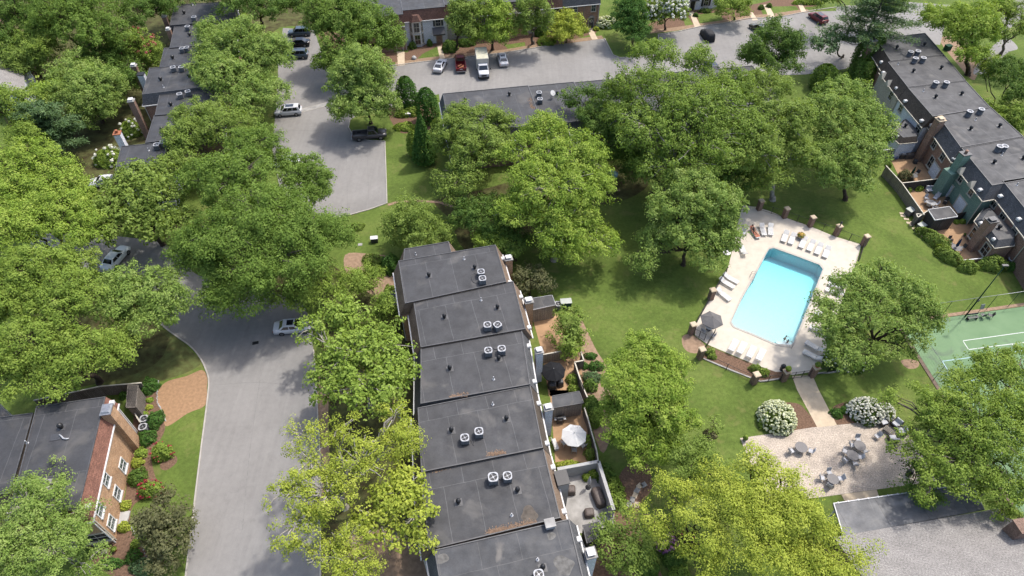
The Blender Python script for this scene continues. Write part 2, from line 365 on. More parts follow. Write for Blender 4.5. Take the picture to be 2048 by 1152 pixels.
sheet('parking_road', [court], .012, MT['asphalt'], kind='structure')
strip('kerb', court[8:18], .16, 0, .12, MT['kerb'], kind='structure')
strip('kerb', court[32:46], .16, 0, .12, MT['kerb'], kind='structure')
strip('kerb', court[46:53], .16, 0, .12, MT['kerb'], kind='structure')
g0, g1 = P(597, 223), P(700, 197); gm = [g0, g0.lerp(g1, .4), g1]
strip('drain_gutter', gm, 1.0, .012, .03, MT['conc_grey'], kind='structure')
for d in (-.55, .55): strip('drain_edging', offset_line(gm, d), .12, .012, .045, MT['kerb'], kind='structure')
def bed(name, c, l, z, m, n=4):
    pts = crs(c, l) if c is not None else pxs(l); return sheet(name, [smoothline(pts, n, True)], z, m, kind='structure')
def slab(name, c, l, z, m):
    pts = crs(c, l) if c is not None else pxs(l); a = (pts[1]-pts[0]).angle(Vector((1, 0, 0)))
    d = pts[1]-pts[0]; return sheet(name, [pts], z, m, kind='structure', ang=math.atan2(d.y, d.x))
# beds and bare ground
bed('pine_straw_bed', 'F', [(940, 62), (1040, 35), (1128, 0), (1158, 40), (1157, 100), (1148, 196), (1050, 242), (935, 315), (912, 262), (882, 185), (888, 110)], .008, MT['straw'])
bed('mulch_bed', 'F', [(770, 120), (885, 110), (885, 190), (925, 310), (890, 400), (845, 450), (870, 600), (940, 690), (800, 720), (735, 780), (735, 900), (800, 990), (860, 1110), (700, 1170), (560, 1110), (480, 1000), (600, 930), (700, 700)], .006, MT['mulch'])
bed('mulch_ring', 'F', [(905, 500), (930, 470), (985, 480), (985, 520), (930, 560), (895, 545)], .010, MT['mulch'])
bed('dry_grass_patch', None, [(200, 690), (330, 660), (380, 700), (400, 730), (330, 760), (250, 775), (180, 760)], .005, mat('thin_dry_lawn', (.14, .125, .05), .3, 1.2, .95, .1, 0, .4, c2=(.12, .15, .05)))
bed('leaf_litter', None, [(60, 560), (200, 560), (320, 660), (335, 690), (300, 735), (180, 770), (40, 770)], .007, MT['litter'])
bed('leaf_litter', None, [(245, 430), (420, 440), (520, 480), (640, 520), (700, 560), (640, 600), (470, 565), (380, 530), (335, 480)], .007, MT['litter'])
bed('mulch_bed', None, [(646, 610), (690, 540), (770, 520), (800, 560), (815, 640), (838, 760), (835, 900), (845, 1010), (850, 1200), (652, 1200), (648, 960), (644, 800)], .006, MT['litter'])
bed('worn_path', None, [(637, 740), (655, 745), (657, 850), (660, 990), (642, 990), (638, 880)], .010, MT['soil'])
bed('mulch_bed', None, [(690, 1080), (760, 1060), (850, 1110), (850, 1200), (700, 1200)], .009, MT['soil'])
bed('rough_bed', None, [(690, 510), (740, 508), (790, 520), (800, 580), (795, 640), (760, 600), (700, 560)], .009, MT['soil'])
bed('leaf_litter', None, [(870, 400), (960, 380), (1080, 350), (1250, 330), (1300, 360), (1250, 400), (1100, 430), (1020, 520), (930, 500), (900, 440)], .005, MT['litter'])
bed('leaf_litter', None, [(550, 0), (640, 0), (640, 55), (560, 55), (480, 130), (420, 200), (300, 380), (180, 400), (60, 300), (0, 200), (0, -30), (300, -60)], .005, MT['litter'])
strip('low_stone_edge', [P(x, y) for x, y in ((776, 410), (800, 403), (840, 402), (880, 405), (935, 424), (985, 410), (1080, 398), (1240, 380))], .5, 0, .05, MT['soil'], kind='structure')
bed('bare_patch', 'T', [(450, 900), (490, 880), (560, 882), (610, 905), (605, 945), (560, 965), (500, 955)], .007, MT['soil'], 3)
bed('mulch_bed', 'A', [(75, 830), (130, 815), (215, 885), (180, 925), (120, 925), (80, 890)], .008, MT['soil'])
slab('poolside_bed', 'A', [(228, 884), (500, 994), (560, 1020), (690, 1046), (700, 1075), (545, 1100), (500, 1080), (380, 1035), (200, 965)], .009, MT['mulch'])
strip('bed_edging', crs('A', [(203, 963), (380, 1037), (497, 1082), (550, 1102), (690, 1080)]), .2, 0, .1, MT['conc_grey'], kind='structure')
strip('bed_edging', crs('A', [(880, 1052), (960, 1048), (1040, 1036)]), .2, 0, .1, MT['conc_grey'], kind='structure')
# communal patio and walks
slab('patio', 'E', [(340, 960), (770, 915), (950, 891), (1250, 849), (1560, 806), (1760, 776), (1640, 560), (1430, 235), (1100, 281), (910, 299), (700, 320), (400, 366), (84, 411), (175, 620)], .014, MT['pave'])
sheet('garden_walk', [crs('E', [(529, -119), (704, -124), (757, 0), (912, 300), (745, 320), (572, 0)])], .018, MT['walk'], kind='structure')
sheet('garden_walk', [crs('E', [(950, 893), (1250, 851), (1290, 960), (1000, 990)])], .018, MT['walk'], kind='structure')
bed('mulch_bed', 'E', [(268, 260), (380, 120), (560, 112), (640, 165), (742, 316), (560, 340), (400, 364), (300, 330)], .009, MT['mulch'])
bed('mulch_bed', 'E', [(868, 165), (960, 108), (1100, 92), (1330, 100), (1400, 235), (1100, 278), (915, 296)], .009, MT['mulch'])
bed('mulch_ring', 10, [(1150, 290), (1190, 275), (1228, 300), (1220, 330), (1180, 345), (1150, 325)], .007, MT['mulch'])
bed('mulch_bed', 10, [(640, 560), (700, 480), (780, 430), (825, 500), (842, 620), (790, 700), (760, 790), (800, 1000), (900, 1150), (860, 1300), (500, 1300), (480, 1000), (560, 900), (610, 745)], .007, MT['mulch'])
bed('mulch_bed', 9, [(1590, 900), (1700, 880), (1800, 960), (1790, 1150), (1600, 1150)], .007, MT['mulch']) if 0 else None
bed('mulch_bed', 'C', [(1430, 780), (1470, 770), (1560, 900), (1610, 1000), (1560, 1100), (1700, 1240), (1640, 1500), (1560, 1600), (1430, 1150), (1390, 950)], .007, MT['soil'])
bed('lawn_edge_gravel', 'C', [(1400, 600), (1450, 680), (1530, 850), (1600, 960), (1580, 985), (1490, 880), (1430, 800)], .008, MT['soil'])
for i, (x, y) in enumerate([(790, 605), (765, 612), (750, 640), (738, 668), (722, 695), (745, 725), (705, 722), (675, 727)]):
    c = W(10, x, y); mb = MB(); mb.box((c.x, c.y, .03), (.62, .5, .05), rz=.5+.2*i)
    tag(mb.build('paving_slab', MT['walk'] if i % 2 else MT['conc_grey']), ['buff', 'grey'][i % 2 == 0]+' slab in the curved mulch path, ' + ['topmost by the lawn', 'second from the top', 'third from the top', 'fourth from the top', 'fifth from the top', 'lowest one', 'first to the left of the bend', 'leftmost of the row'][i], 'paving slab', 'slabs set in the mulch path')
# private patios
slab('private_patio', 'C', [(1135, 895), (1330, 862), (1250, 585), (1050, 585)], .02, MT['patio_tan'])
slab('private_patio', 'C', [(1180, 1200), (1450, 1170), (1400, 868), (1130, 893)], .02, MT['patio_tan'])
slab('private_patio', 'D', [(858, 525), (1108, 482), (1010, 60), (820, 60)], .02, MT['patio_tan'])
slab('private_patio', 'D', [(900, 830), (1000, 900), (1200, 900), (1200, 766), (1106, 482), (868, 526)], .02, MT['conc_grey'])
slab('private_patio', 'B', [(182, 438), (520, 398), (420, 170), (50, 170)], .02, MT['patio_tan'])
slab('private_patio', 'B', [(372, 700), (700, 690), (560, 410), (184, 446)], .02, MT['patio_tan'])
slab('private_patio', 'B', [(655, 1078), (860, 1060), (860, 740), (560, 740), (470, 832)], .02, MT['patio_tan'])
for i, (x, y) in enumerate([(182, 688), (190, 708), (216, 733), (238, 765), (270, 761), (262, 785), (285, 812), (300, 832), (315, 855), (332, 865), (350, 878), (370, 890)]):
    c = W('B', x, y); mb = MB(); mb.box((c.x, c.y, .02), (.7, .42, .04), rz=-.2)
    tag(mb.build('stepping_stone', MT['walk']), 'buff stepping stone in the grass beside the right fence, %s in the line' % ['first (uppermost)', 'second', 'third', 'fourth', 'fifth', 'sixth', 'seventh', 'eighth', 'ninth', 'tenth', 'eleventh', 'last (lowest)'][i], 'stepping stone', 'stepping stones along the fence')
# front gardens of the far row
fr = crs('G', [(60, 590), (250, 556), (560, 521), (1010, 476), (1400, 411), (1905, 346)])
strip('mulch_verge', offset_line(fr, .75), 1.4, 0, .02, MT['verge'], kind='structure')
bed('mulch_bed', None, [(640, 60), (800, 105), (826, 86), (900, 80), (1010, 70), (1120, 58), (1190, 50), (1180, 74), (1090, 86), (1000, 100), (900, 111), (830, 119), (770, 126), (690, 130)], .005, MT['mulch'])
def lawn(l, c='G'): return sheet('front_lawn', [crs(c, l)], .014, MT['grass'], kind='structure')
lawn([(235, 535), (290, 480), (420, 415), (440, 500), (330, 530)]); lawn([(1020, 400), (1200, 375), (1210, 425), (1060, 450)]); lawn([(1640, 350), (1780, 310), (1797, 350), (1650, 370)])
lawn([(515, 150), (560, 140), (612, 215), (540, 225)], 'H'); lawn([(630, 120), (810, 100), (860, 180), (660, 212)], 'H'); lawn([(1225, 55), (1440, 50), (1480, 98), (1270, 130)], 'H'); lawn([(1155, 80), (1185, 70), (1220, 135), (1180, 142)], 'H'); lawn([(1510, 60), (1620, 50), (1780, 40), (1770, 90), (1540, 97)], 'H')
fr2 = crs('H', [(250, 275), (440, 255), (660, 222), (860, 192), (1100, 150), (1270, 138), (1490, 106), (1560, 100)])
strip('mulch_verge', offset_line(fr2, .75), 1.4, 0, .02, MT['verge'], kind='structure')
bed('mulch_bed', 'H', [(480, 120), (560, 70), (780, 70), (1120, 30), (1300, -10), (1640, -20), (1600, 60), (1490, 95), (1130, 145), (1000, 165), (870, 190), (640, 215), (500, 240), (300, 260), (230, 200)], .005, MT['mulch'])
def walk(l, c): return sheet('front_walk', [crs(c, l)], .022, MT['walk'], kind='structure')
walk([(1745, 250), (1800, 245), (1850, 350), (1800, 353)], 'G'); walk([(60, 460), (130, 460), (130, 580), (72, 585)], 'G'); walk([(420, 410), (455, 405), (490, 520), (445, 528)], 'G')
walk([(565, 100), (600, 95), (662, 215), (612, 222)], 'H'); walk([(1175, 40), (1215, 36), (1270, 135), (1218, 142)], 'H'); walk([(1440, 0), (1470, -5), (1530, 100), (1488, 105)], 'H'); walk([(1060, 105), (1085, 100), (1130, 165), (1085, 168)], 'H')
bed('verge_path', 3, [(1380, 250), (1440, 230), (1500, 290), (1430, 320), (1330, 430), (1230, 440), (1300, 330)], .012, MT['asphalt'])
bed('verge_path', 3, [(1560, 0), (1500, 130), (1380, 200), (1400, 100), (1450, -60)], .012, MT['asphalt'])
bed('mulch_bed', 3, [(1030, 230), (1200, 240), (1260, 330), (1240, 480), (1150, 400)], .009, MT['soil'])
bed('mulch_bed', 1, [(810, 620), (930, 600), (1060, 650), (1080, 760), (960, 790), (880, 800), (840, 770), (800, 700)], .009, MT['mulch'])
# ---------------------------------------------------------------- pool basin, water, coping
def poolmats():
    m, b = newmat('pool_plaster', .6, .2); lk(m, ramp(m, noise(m, posv(m), 3, 5), [(.3, (.42, .47, .48)), (.7, (.46, .51, .52))]), b.inputs['Base Color'])
    wt = bpy.data.materials.new('pool_water'); wt.use_nodes = True; N = wt.node_tree.nodes; N.remove(N['Principled BSDF'])
    tr = nn(wt, 'BsdfTransparent'); gl = nn(wt, 'BsdfGlossy'); gl.inputs['Roughness'].default_value = .06
    fz = nn(wt, 'Fresnel'); fz.inputs[0].default_value = 1.33; mx = nn(wt, 'MixShader')
    nz = nn(wt, 'Bump'); nz.inputs['Strength'].default_value = .1; nz.inputs['Distance'].default_value = .03
    lk(wt, noise(wt, posv(wt), 2.6, 4, .6), nz.inputs['Height']); lk(wt, nz.outputs[0], gl.inputs['Normal']); lk(wt, nz.outputs[0], fz.inputs['Normal'])
    g = nn(wt, 'NewGeometry'); sx_ = nn(wt, 'SeparateXYZ'); lk(wt, g.outputs['True Normal'], sx_.inputs[0])
    gt = nn(wt, 'Math', operation='GREATER_THAN'); gt.inputs[1].default_value = .5; lk(wt, sx_.outputs[2], gt.inputs[0]); m1 = nn(wt, 'Math', operation='MULTIPLY'); lk(wt, gt.outputs[0], m1.inputs[0]); lk(wt, fz.outputs[0], m1.inputs[1])
    fr_ = nn(wt, 'Math', operation='SUBTRACT'); fr_.inputs[0].default_value = 1; lk(wt, g.outputs['Backfacing'], fr_.inputs[1]); m2 = nn(wt, 'Math', operation='MULTIPLY'); lk(wt, m1.outputs[0], m2.inputs[0]); lk(wt, fr_.outputs[0], m2.inputs[1])
    lk(wt, m2.outputs[0], mx.inputs[0]); lk(wt, tr.outputs[0], mx.inputs[1]); lk(wt, gl.outputs[0], mx.inputs[2]); lk(wt, mx.outputs[0], N['Material Output'].inputs[0])
    ab = nn(wt, 'VolumeAbsorption'); ab.inputs['Color'].default_value = (.02, .93, .985, 1); ab.inputs['Density'].default_value = .3
    lk(wt, ab.outputs[0], N['Material Output'].inputs['Volume']); return m, wt
MT['plaster'], MT['water'] = poolmats()
def floorz(p):      # shallow by the steps, deep at the far end
    a, b = W('A', 560, 860), W('A', 760, 330); t = (p-a).dot(b-a)/(b-a).length_squared; t = max(0, min(1, t))
    return -.85 - .7*min(t/.8, 1) - .35*max(0, (t-.72)/.28)
mb = MB(); n = len(pool); fl = []
low = [Vector((p.x, p.y, floorz(p))) for p in pool]
for i in range(n):
    a, b = pool[i], pool[(i+1) % n]; mb.poly([(a.x, a.y, .02), (a.x, a.y, low[i].z), (b.x, b.y, low[(i+1) % n].z), (b.x, b.y, .02)])
cen = sum(low, Vector())/n
# fine floor grid so that the slope is smooth
bm = bmesh.new()
lo_ = [bm.verts.new((p.x, p.y, 0)) for p in pool]; bm.faces.new(lo_); d = (W('A', 760, 330)-W('A', 560, 860)).normalized()
for k in range(1, 24):
    bmesh.ops.bisect_plane(bm, geom=bm.verts[:]+bm.edges[:]+bm.faces[:], plane_co=W('A', 560, 860)+d*(k*.75-.4), plane_no=d)
for v in bm.verts: v.co.z = floorz(v.co)
bm.verts.index_update(); mb.add([v.co[:] for v in bm.verts], [[v.index for v in f.verts] for f in bm.faces], True); bm.free()
mb.build('pool_basin', MT['plaster'], kind='structure')
mb = MB(); ins = [p + (cen.xy.to_3d()-p).normalized()*.003 for p in pool]
wz = -.12; bm = bmesh.new(); vs_ = [bm.verts.new((p.x, p.y, wz)) for p in ins]; bm.faces.new(vs_)
for k in range(1, 24):
    bmesh.ops.bisect_plane(bm, geom=bm.verts[:]+bm.edges[:]+bm.faces[:], plane_co=W('A', 560, 860)+d*(k*.75-.4), plane_no=d)
bm.verts.index_update(); T_ = [v.co.copy() for v in bm.verts]; Fs = [[v.index for v in f.verts] for f in bm.faces]; bnd = [e for e in bm.edges if len(e.link_faces) == 1]
nT = len(T_); mb.add([(v.x, v.y, wz) for v in T_] + [(v.x, v.y, floorz(v)+.004) for v in T_], Fs + [[nT+i for i in f[::-1]] for f in Fs] + [(e.verts[0].index, e.verts[1].index, nT+e.verts[1].index, nT+e.verts[0].index) for e in bnd]); bm.free()
wo = mb.build('pool_water', MT['water'], kind='structure'); bm = bmesh.new(); bm.from_mesh(wo.data); bmesh.ops.recalc_face_normals(bm, faces=bm.faces); bm.to_mesh(wo.data); bm.free()
po = [p + (p-cen.xy.to_3d()).normalized()*.3 for p in pool]
mb = MB(); r = [[(q.x, q.y, .02), (q.x, q.y, .06), (p.x, p.y, .06), (p.x, p.y, -.02)] for p, q in zip([p + (cen.xy.to_3d()-p).normalized()*.04 for p in pool], po)]
r.append(r[0]); mb.loft(r, smooth=False, close=False); mb.build('pool_coping', mat('pale_coping_stone', (.52, .49, .44), .15, 4), kind='structure')
mb = MB()
for k in range(3):
    c = W('A', 700-8*k, 872-14*k); mb.box((c.x, c.y, -.42-.16*k), (1.5, .34, .5-.05*k), rz=.05)
mb.build('pool_steps', MT['plaster'], kind='structure')
# ---------------------------------------------------------------- tennis court
def tenmat():
    m, b = newmat('green_court_surface', .8, .2); p = posv(m)
    c = ramp(m, noise(m, p, .5, 5), [(.3, (.098, .165, .083)), (.7, (.12, .19, .1))])
    f = ramp(m, noise(m, p, .28, 5, .6, 1.0), [(.52, (0, 0, 0)), (.68, (.55,)*3)]); c = mixc(m, f, c, (.075, .09, .075)); lk(m, c, b.inputs['Base Color']); return m
MT['court'] = tenmat()
c0 = W('T', 440, 570); u = (W('T', 1542, 412)-c0).normalized(); v0 = (W('T', 800, 1130)-W('T', 590, 800)).normalized(); v = (v0 - u*(v0.dot(u)))
v.normalize()
def ct(a, b, z=0): return c0 + u*a + v*b + Vector((0, 0, z))
ca = lambda c, x, y: ((W(c, x, y)-c0).dot(u), (W(c, x, y)-c0).dot(v))
sk = lambda b: ((v0.dot(u))*b)        # the left side runs a little askew
sheet('tennis_court', [[ct(0, 0), ct(38, 0), ct(38, 36), ct(sk(36), 36)]], .014, MT['court'], kind='structure')
strip('court_kerb', [ct(-.3, -.3), ct(38, -.3)], .5, 0, .06, MT['soil'], kind='structure')
strip('court_kerb', [ct(-.3, 0), ct(sk(36)-.3, 36)], .45, 0, .08, mat('brown_timber_edging', (.17, .12, .09), .3, 3), kind='structure')
mb = MB()
def line(l, wd=.045, c='T'):
    p = crs(c, l)
    for a, b in zip(p[:-1], p[1:]):
        d = (b-a).normalized(); s = Vector((-d.y, d.x, 0))*wd; a = a-d*wd*.5; b = b+d*wd*.5
        mb.poly([(q.x, q.y, .019) for q in (a-s, b-s, b+s, a+s)])
line([(1003, 716), (1542, 641), (2100, 566)]); line([(1003, 722), (1048, 790)]); line([(1055, 794), (1485, 738), (2000, 672)]); line([(1440, 749), (1465, 785)])
mb.build('court_lines', mat('white_court_paint', (.74, .76, .74), .1, 3), kind='structure')
mb = MB(); line([(820, 897), (1185, 850), (1900, 757)], .05); line([(822, 903), (945, 1112), (1200, 1540)], .05); line([(940, 1088), (1500, 1005)], .05); line([(1150, 935), (1180, 975), (1290, 1160)], .05)
mb.build('court_lines', mat('pale_blue_court_paint', (.42, .6, .66), .1, 3), kind='structure')

# sealed joints and wear in the asphalt
MT['joint'] = mat('asphalt_joint_seal', (.25, .243, .23), .2, 3, .85)
for l in ([(693, 300), (694, 360), (695, 428)], [(735, 290), (736, 350), (738, 416)], [(560, 262), (640, 262), (690, 275)], [(560, 120), (562, 170), (566, 210)], [(840, 150), (1000, 136), (1200, 118)], [(1300, 130), (1480, 90), (1650, 60)], [(520, 760), (500, 900), (485, 1060)], [(430, 770), (520, 765), (620, 775)]):
    strip('asphalt_joint', smoothline(pxs(l), 6), .06, .012, .0155, MT['joint'], kind='structure')
for i, (x, y, r_) in enumerate(((450, 1010, .38), (560, 880, .36), (640, 160, .36), (1010, 150, .38), (1560, 70, .38))):
    p = P(x, y); tag(MB().lathe((p.x, p.y, .0), [(r_, .012), (r_, .026), (r_*.9, .03), (.01, .031)], 20).build('manhole_cover', MT['dgrey']), 'round iron cover flush in the asphalt, ' + ['near the bottom of the left road', 'in the left road beside the yellow-green trees', 'behind the round maple in the parking court', 'in front of the box truck bay', 'beside the maroon car at the far verge'][i], 'manhole cover') if 0 else None
# ---------------------------------------------------------------- houses
def out_n(a, b, cen):
    d = (b-a); d.z = 0; d.normalize(); n = Vector((d.y, -d.x, 0))
    return n if (a-cen).dot(n) > 0 else -n
def offq(q, offs):
    """offset the edges of a polygon outwards by offs[i] (edge i: q[i]->q[i+1])"""
    n = len(q); cen = sum(q, Vector())/n; out = []
    L = []
    for i in range(n):
        a, b = q[i], q[(i+1) % n]; nn_ = out_n(a, b, cen); L.append((a+nn_*offs[i], (b-a).xy.normalized()))
    for i in range(n):
        (p, d), (r, e) = L[i-1], L[i]; den = d.x*e.y-d.y*e.x
        if abs(den) < 1e-4: out.append(Vector(r)); continue
        t = ((r.x-p.x)*e.y-(r.y-p.y)*e.x)/den; out.append(Vector((p.x+d.x*t, p.y+d.y*t, 0)))
    return out
def window(root, p, nrm, w=1.0, h=1.5, frame='offwhite', glass='glass_g', mull=True, shutters=None, name='window'):
    """window on a wall: p = centre on the wall face"""
    n = Vector(nrm).normalized(); t = Vector((-n.y, n.x, 0)); a = math.atan2(t.y, t.x); mb = MB()
    def bx(dx, dz, sx, sz, dep=.1, o=.03): mb.box(p+t*dx+n*o+Vector((0, 0, dz)), (sx, dep, sz), a)
    bx(0, h/2+.05, w+.24, .12, .12, .04); bx(-w/2-.06, 0, .12, h); bx(w/2+.06, 0, .12, h); bx(0, -h/2-.07, w+.3, .14, .22, .08)
    if mull:
        bx(0, 0, w, .06, .06, .035); bx(0, h*.25, .035, h*.5-.03, .05, .03); bx(0, -h*.25, .035, h*.5-.03, .05, .03)
    f = mb.build(name, MT[frame], root, world=True)
    g = MB(); g.box(p+n*.012, (w, .02, h), a); g.build('pane', MT[glass], f)
    me = KIDS[f.name][-1].data
    for v_ in me.vertices: v_.co -= root.location
    if shutters:
        for s in (-1, 1):
            m2 = MB(); m2.box(p+t*(s*(w/2+.34))+n*.04, (.4, .06, h+.1), a); m2.build('shutter', MT[shutters], root, world=True)
    return f
def door(root, p, nrm, w=1.0, h=2.1, m='dgrey', frame='offwhite', wreath=False):
    n = Vector(nrm).normalized(); t = Vector((-n.y, n.x, 0)); a = math.atan2(t.y, t.x); mb = MB(); c = p+Vector((0, 0, h/2))
    mb.box(c+n*.03, (w, .06, h), a)
    for dz in (-.5, .45): mb.box(c+n*.07+Vector((0, 0, dz)), (w*.6, .03, .7), a)
    d = mb.build('door', MT[m], root, world=True)
    f = MB(); f.box(c+t*(w/2+.08)+n*.04, (.16, .1, h+.1), a); f.box(c-t*(w/2+.08)+n*.04, (.16, .1, h+.1), a); f.box(c+n*.04+Vector((0, 0, h/2+.1)), (w+.4, .12, .16), a)
    f.build('door_frame', MT[frame], root, world=True)
    k = MB(); k.cyl(c+t*(w*.4)+n*.07, c+t*(w*.4)+n*.12, .04, n=8); o = k.build('handle', MT['steel'], d)
    for v_ in o.data.vertices: v_.co -= root.location
    if wreath:
        r = MB(); pts = [c+n*.1+Vector((0, 0, .45))+t*(.24*math.cos(g))+Vector((0, 0, .24*math.sin(g))) for g in [i*math.pi/5 for i in range(11)]]
        r.tube(pts, .05); o = r.build('wreath', MT['white'], d)
        for v_ in o.data.vertices: v_.co -= root.location
    return d
def dome_vent(root, p, r=.22, m='black'):
    mb = MB(); mb.box((p.x, p.y, p.z+.015), (.75, .75, .03), rz=.2); mb.build('vent_flange', MT['flash'], root, world=True)
    mb = MB(); mb.lathe(p, [(r*.75, .02), (r*.75, .28), (r*1.05, .28), (r*1.1, .4), (r*.95, .55), (r*.55, .66), (.02, .7)], 14)
    mb.build('roof_vent', MT[m], root, world=True)
def pipe_vent(root, p):
    mb = MB(); mb.cyl(p, p+Vector((0, 0, .45)), .06, n=8); mb.cyl(p, p+Vector((0, 0, .06)), .16, .08, n=8); mb.build('vent_pipe', MT['actop'], root, world=True)
def skylight(root, p, ang=0, m='white', s=.5):
    mb = MB(); mb.box(p+Vector((0, 0, .12)), (s, s*.9, .3), ang); mb.taper(p+Vector((0, 0, .27)), s*1.15, s*1.05, s*.8, s*.7, .1, ang); mb.build('roof_ventilator', MT[m], root, world=True)
def chimney(root, x, y, z, wx=.95, wy=.8, wall='brick_red', cap='white', ang=0, z0=0, flue='black', style='cover'):
    """x, y, z: middle of the top"""
    c = Vector((x, y, 0)); mb = MB(); mb.box((x, y, (z+z0)/2), (wx, wy, z-z0), ang); b = mb.build('chimney', MT[wall], root, world=True)
    def sub(m, nme, mt):
        o = m.build(nme, MT[mt], b)
        for v_ in o.data.vertices: v_.co -= root.location
    m = MB(); m.box((x, y, z+.06), (wx+.16, wy+.16, .12), ang); sub(m, 'chimney_cap', 'conc_grey' if cap == 'white' else cap)
    if style == 'cover':
        m = MB(); m.box((x, y, z+.22), (wx*.62, wy*.62, .2), ang); m.box((x, y, z+.37), (wx*.8, wy*.8, .06), ang); sub(m, 'flue_cover', cap)
    elif style == 'pot':
        m = MB(); m.lathe((x, y, z+.1), [(.22, 0), (.2, .35), (.24, .38), (.24, .45), (.05, .5)], 12); sub(m, 'flue_pot', flue)
    return b
def townhouse(name, label, q, zr, mans=None, wall='brick_tan', shing='shingle_brown', roof='roof', ends=None, gut='white', rimw=.1, wallz0=-.05, drop=1.9, off=.85, cat='house', group=None, rim='flash', mansmats=None):
    """q: roof corners (back-left, back-right, front-right, front-left); mans: edges with a mansard slope (0 back, 1 right, 2 front, 3 left)"""
    mans = mans or (); q = [Vector((p.x, p.y, 0)) for p in q]; cen = sum(q, Vector())/4; n = 4
    root = empty(name, (cen.x, cen.y, 0), label, cat, group)
    d = q[1]-q[0]; ang = math.atan2(d.y, d.x); ze = zr-drop
    offs = [off if i in mans else .0 for i in range(n)]
    eave = offq(q, offs); wl = offq(q, [o-.28 if o else -.01 for o in offs])
    root['_'] = 0; del root['_']
    mb = MB(); mb.prism([p[:] for p in wl], wallz0, ze); mb.build('wall', MT[wall], root, world=True)
    mats = [MT[shing]] + [MT[wall]]
    mb = MB()
    for i in range(n):
        a, b, c, e = eave[i], eave[(i+1) % n], q[(i+1) % n], q[i]
        mb.mi = 0 if (i in mans or True) else 1
        pts = [(a.x, a.y, ze), (b.x, b.y, ze), (c.x, c.y, zr), (e.x, e.y, zr)]
        nrm = (Vector(pts[1])-Vector(pts[0])).cross(Vector(pts[3])-Vector(pts[0]))
        mb.poly(pts if nrm.dot(a-cen) > 0 else pts[::-1])
    mb.poly([(p.x, p.y, ze) for p in (ccw(eave)[::-1])])
    mb.build('mansard', mats, root, world=True)
    mb = MB(); mb.prism([p[:] for p in q], zr-.02, zr+.03); mb.build('roof', MT[roof], root, world=True, ang=ang)
    inn = offq(q, [-rimw]*n); mb = MB()
    zt = zr+.1
    for i in range(n):
        j = (i+1) % n; A, B, C, D = q[i], q[j], inn[j], inn[i]
        for pts in ([(A.x, A.y, zt), (B.x, B.y, zt), (C.x, C.y, zt), (D.x, D.y, zt)], [(D.x, D.y, zt), (C.x, C.y, zt), (C.x, C.y, zr+.03), (D.x, D.y, zr+.03)], [(A.x, A.y, zr-.1), (B.x, B.y, zr-.1), (B.x, B.y, zt), (A.x, A.y, zt)]): mb.poly(pts)
    o = mb.build('roof_edge', MT[rim], root, world=True)
    bm = bmesh.new(); bm.from_mesh(o.data); bmesh.ops.recalc_face_normals(bm, faces=bm.faces); bm.to_mesh(o.data); bm.free()
    for i in mans:
        a, b = eave[i], eave[(i+1) % n]; nr = out_n(a, b, cen); mid = (a+b)/2; dd = b-a; L = dd.length
        mb = MB(); mb.box((mid+nr*.05+Vector((0, 0, ze-.03))), (L, .13, .12), math.atan2(dd.y, dd.x))
        e1 = a + dd*.03; e1 = a + dd.normalized()*.2 - nr*.18
        mb.box((e1.x, e1.y, ze/2), (.09, .09, ze-.1), math.atan2(dd.y, dd.x)); mb.build('gutter', MT[gut], root, world=True)
    info = dict(root=root, q=q, eave=eave, wall=wl, zr=zr, ze=ze, ang=ang, cen=cen)
    return info
def edge_pt(h, e, s, z, which='wall'):
    a, b = h[which][e], h[which][(e+1) % 4]; nr = out_n(a, b, h['cen']); p = a.lerp(b, s); return Vector((p.x, p.y, z)), nr
def mans_pt(h, e, s, f=.5):
    a = h['eave'][e].lerp(h['eave'][(e+1) % 4], s); b = h['q'][e].lerp(h['q'][(e+1) % 4], s); p = a.lerp(b, f); return Vector((p.x, p.y, h['ze']+(h['zr']-h['ze'])*f))
def tw(c, l, z): return [W(c if not isinstance(t[0], str) else 0, *t, z) for t in l]
ROOFS = {}
# central row, from the far end to the nearest
def Z(c, x, y, z): return W(c, x, y, z)
z = 6.3; h = townhouse('brick_house', 'small low end roof tucked behind the farthest unit of the central row, tan shingle edges', [Z('C', 105, 106, z), Z('C', 437, 50, z), Z('C', 470, 190, z), Z('C', 95, 260, z)], z, (1, 3), 'brick_tan', 'shingle_tan'); pipe_vent(h['root'], Z('C', 192, 148, z)); ROOFS['u0'] = h
z = 6.95; h = townhouse('brick_house', 'farthest full unit of the central row, tan shingled mansard and two stacked air conditioners', [Z('C', 62, 195, z), Z('C', 785, 75, z), Z('C', 865, 350, z), Z('C', 112, 512, z)], z, (1, 3), 'brick_tan', 'shingle_tan'); ROOFS['u1'] = h
for s in (.25, .78): p, nr = edge_pt(h, 3, s, 4.0); window(h['root'], p, nr)
p, nr = edge_pt(h, 1, .2, 0); pass
z = 6.75; h = townhouse('brick_house', 'second unit of the central row, tan mansard beside the dark flat shed roof', [Z('C', 172, 484, z), Z('C', 915, 345, z), Z('C', 1008, 700, z), Z('C', 228, 838, z)], z, (1, 3), 'brick_tan', 'shingle_tan'); ROOFS['u2'] = h
z = 6.55; h = townhouse('brick_house', 'third unit of the central row, grey slatted mansard beside the black garden parasol', [Z('C', 228, 838, z), Z('C', 978, 698, z), Z('C', 1042, 1112, z), (W('D', 62, 142, z))], z, (1, 3), 'brick_old', 'shingle_slate'); ROOFS['u3'] = h
z = 6.35; h = townhouse('brick_house', 'fourth unit of the central row, dark roof beside the white parasol patio', [Z('D', 45, 165, z), Z('D', 708, 33, z), Z('D', 782, 400, z), Z('D', 66, 545, z)], z, (1, 3), 'brick_old', 'shingle_brown'); ROOFS['u4'] = h
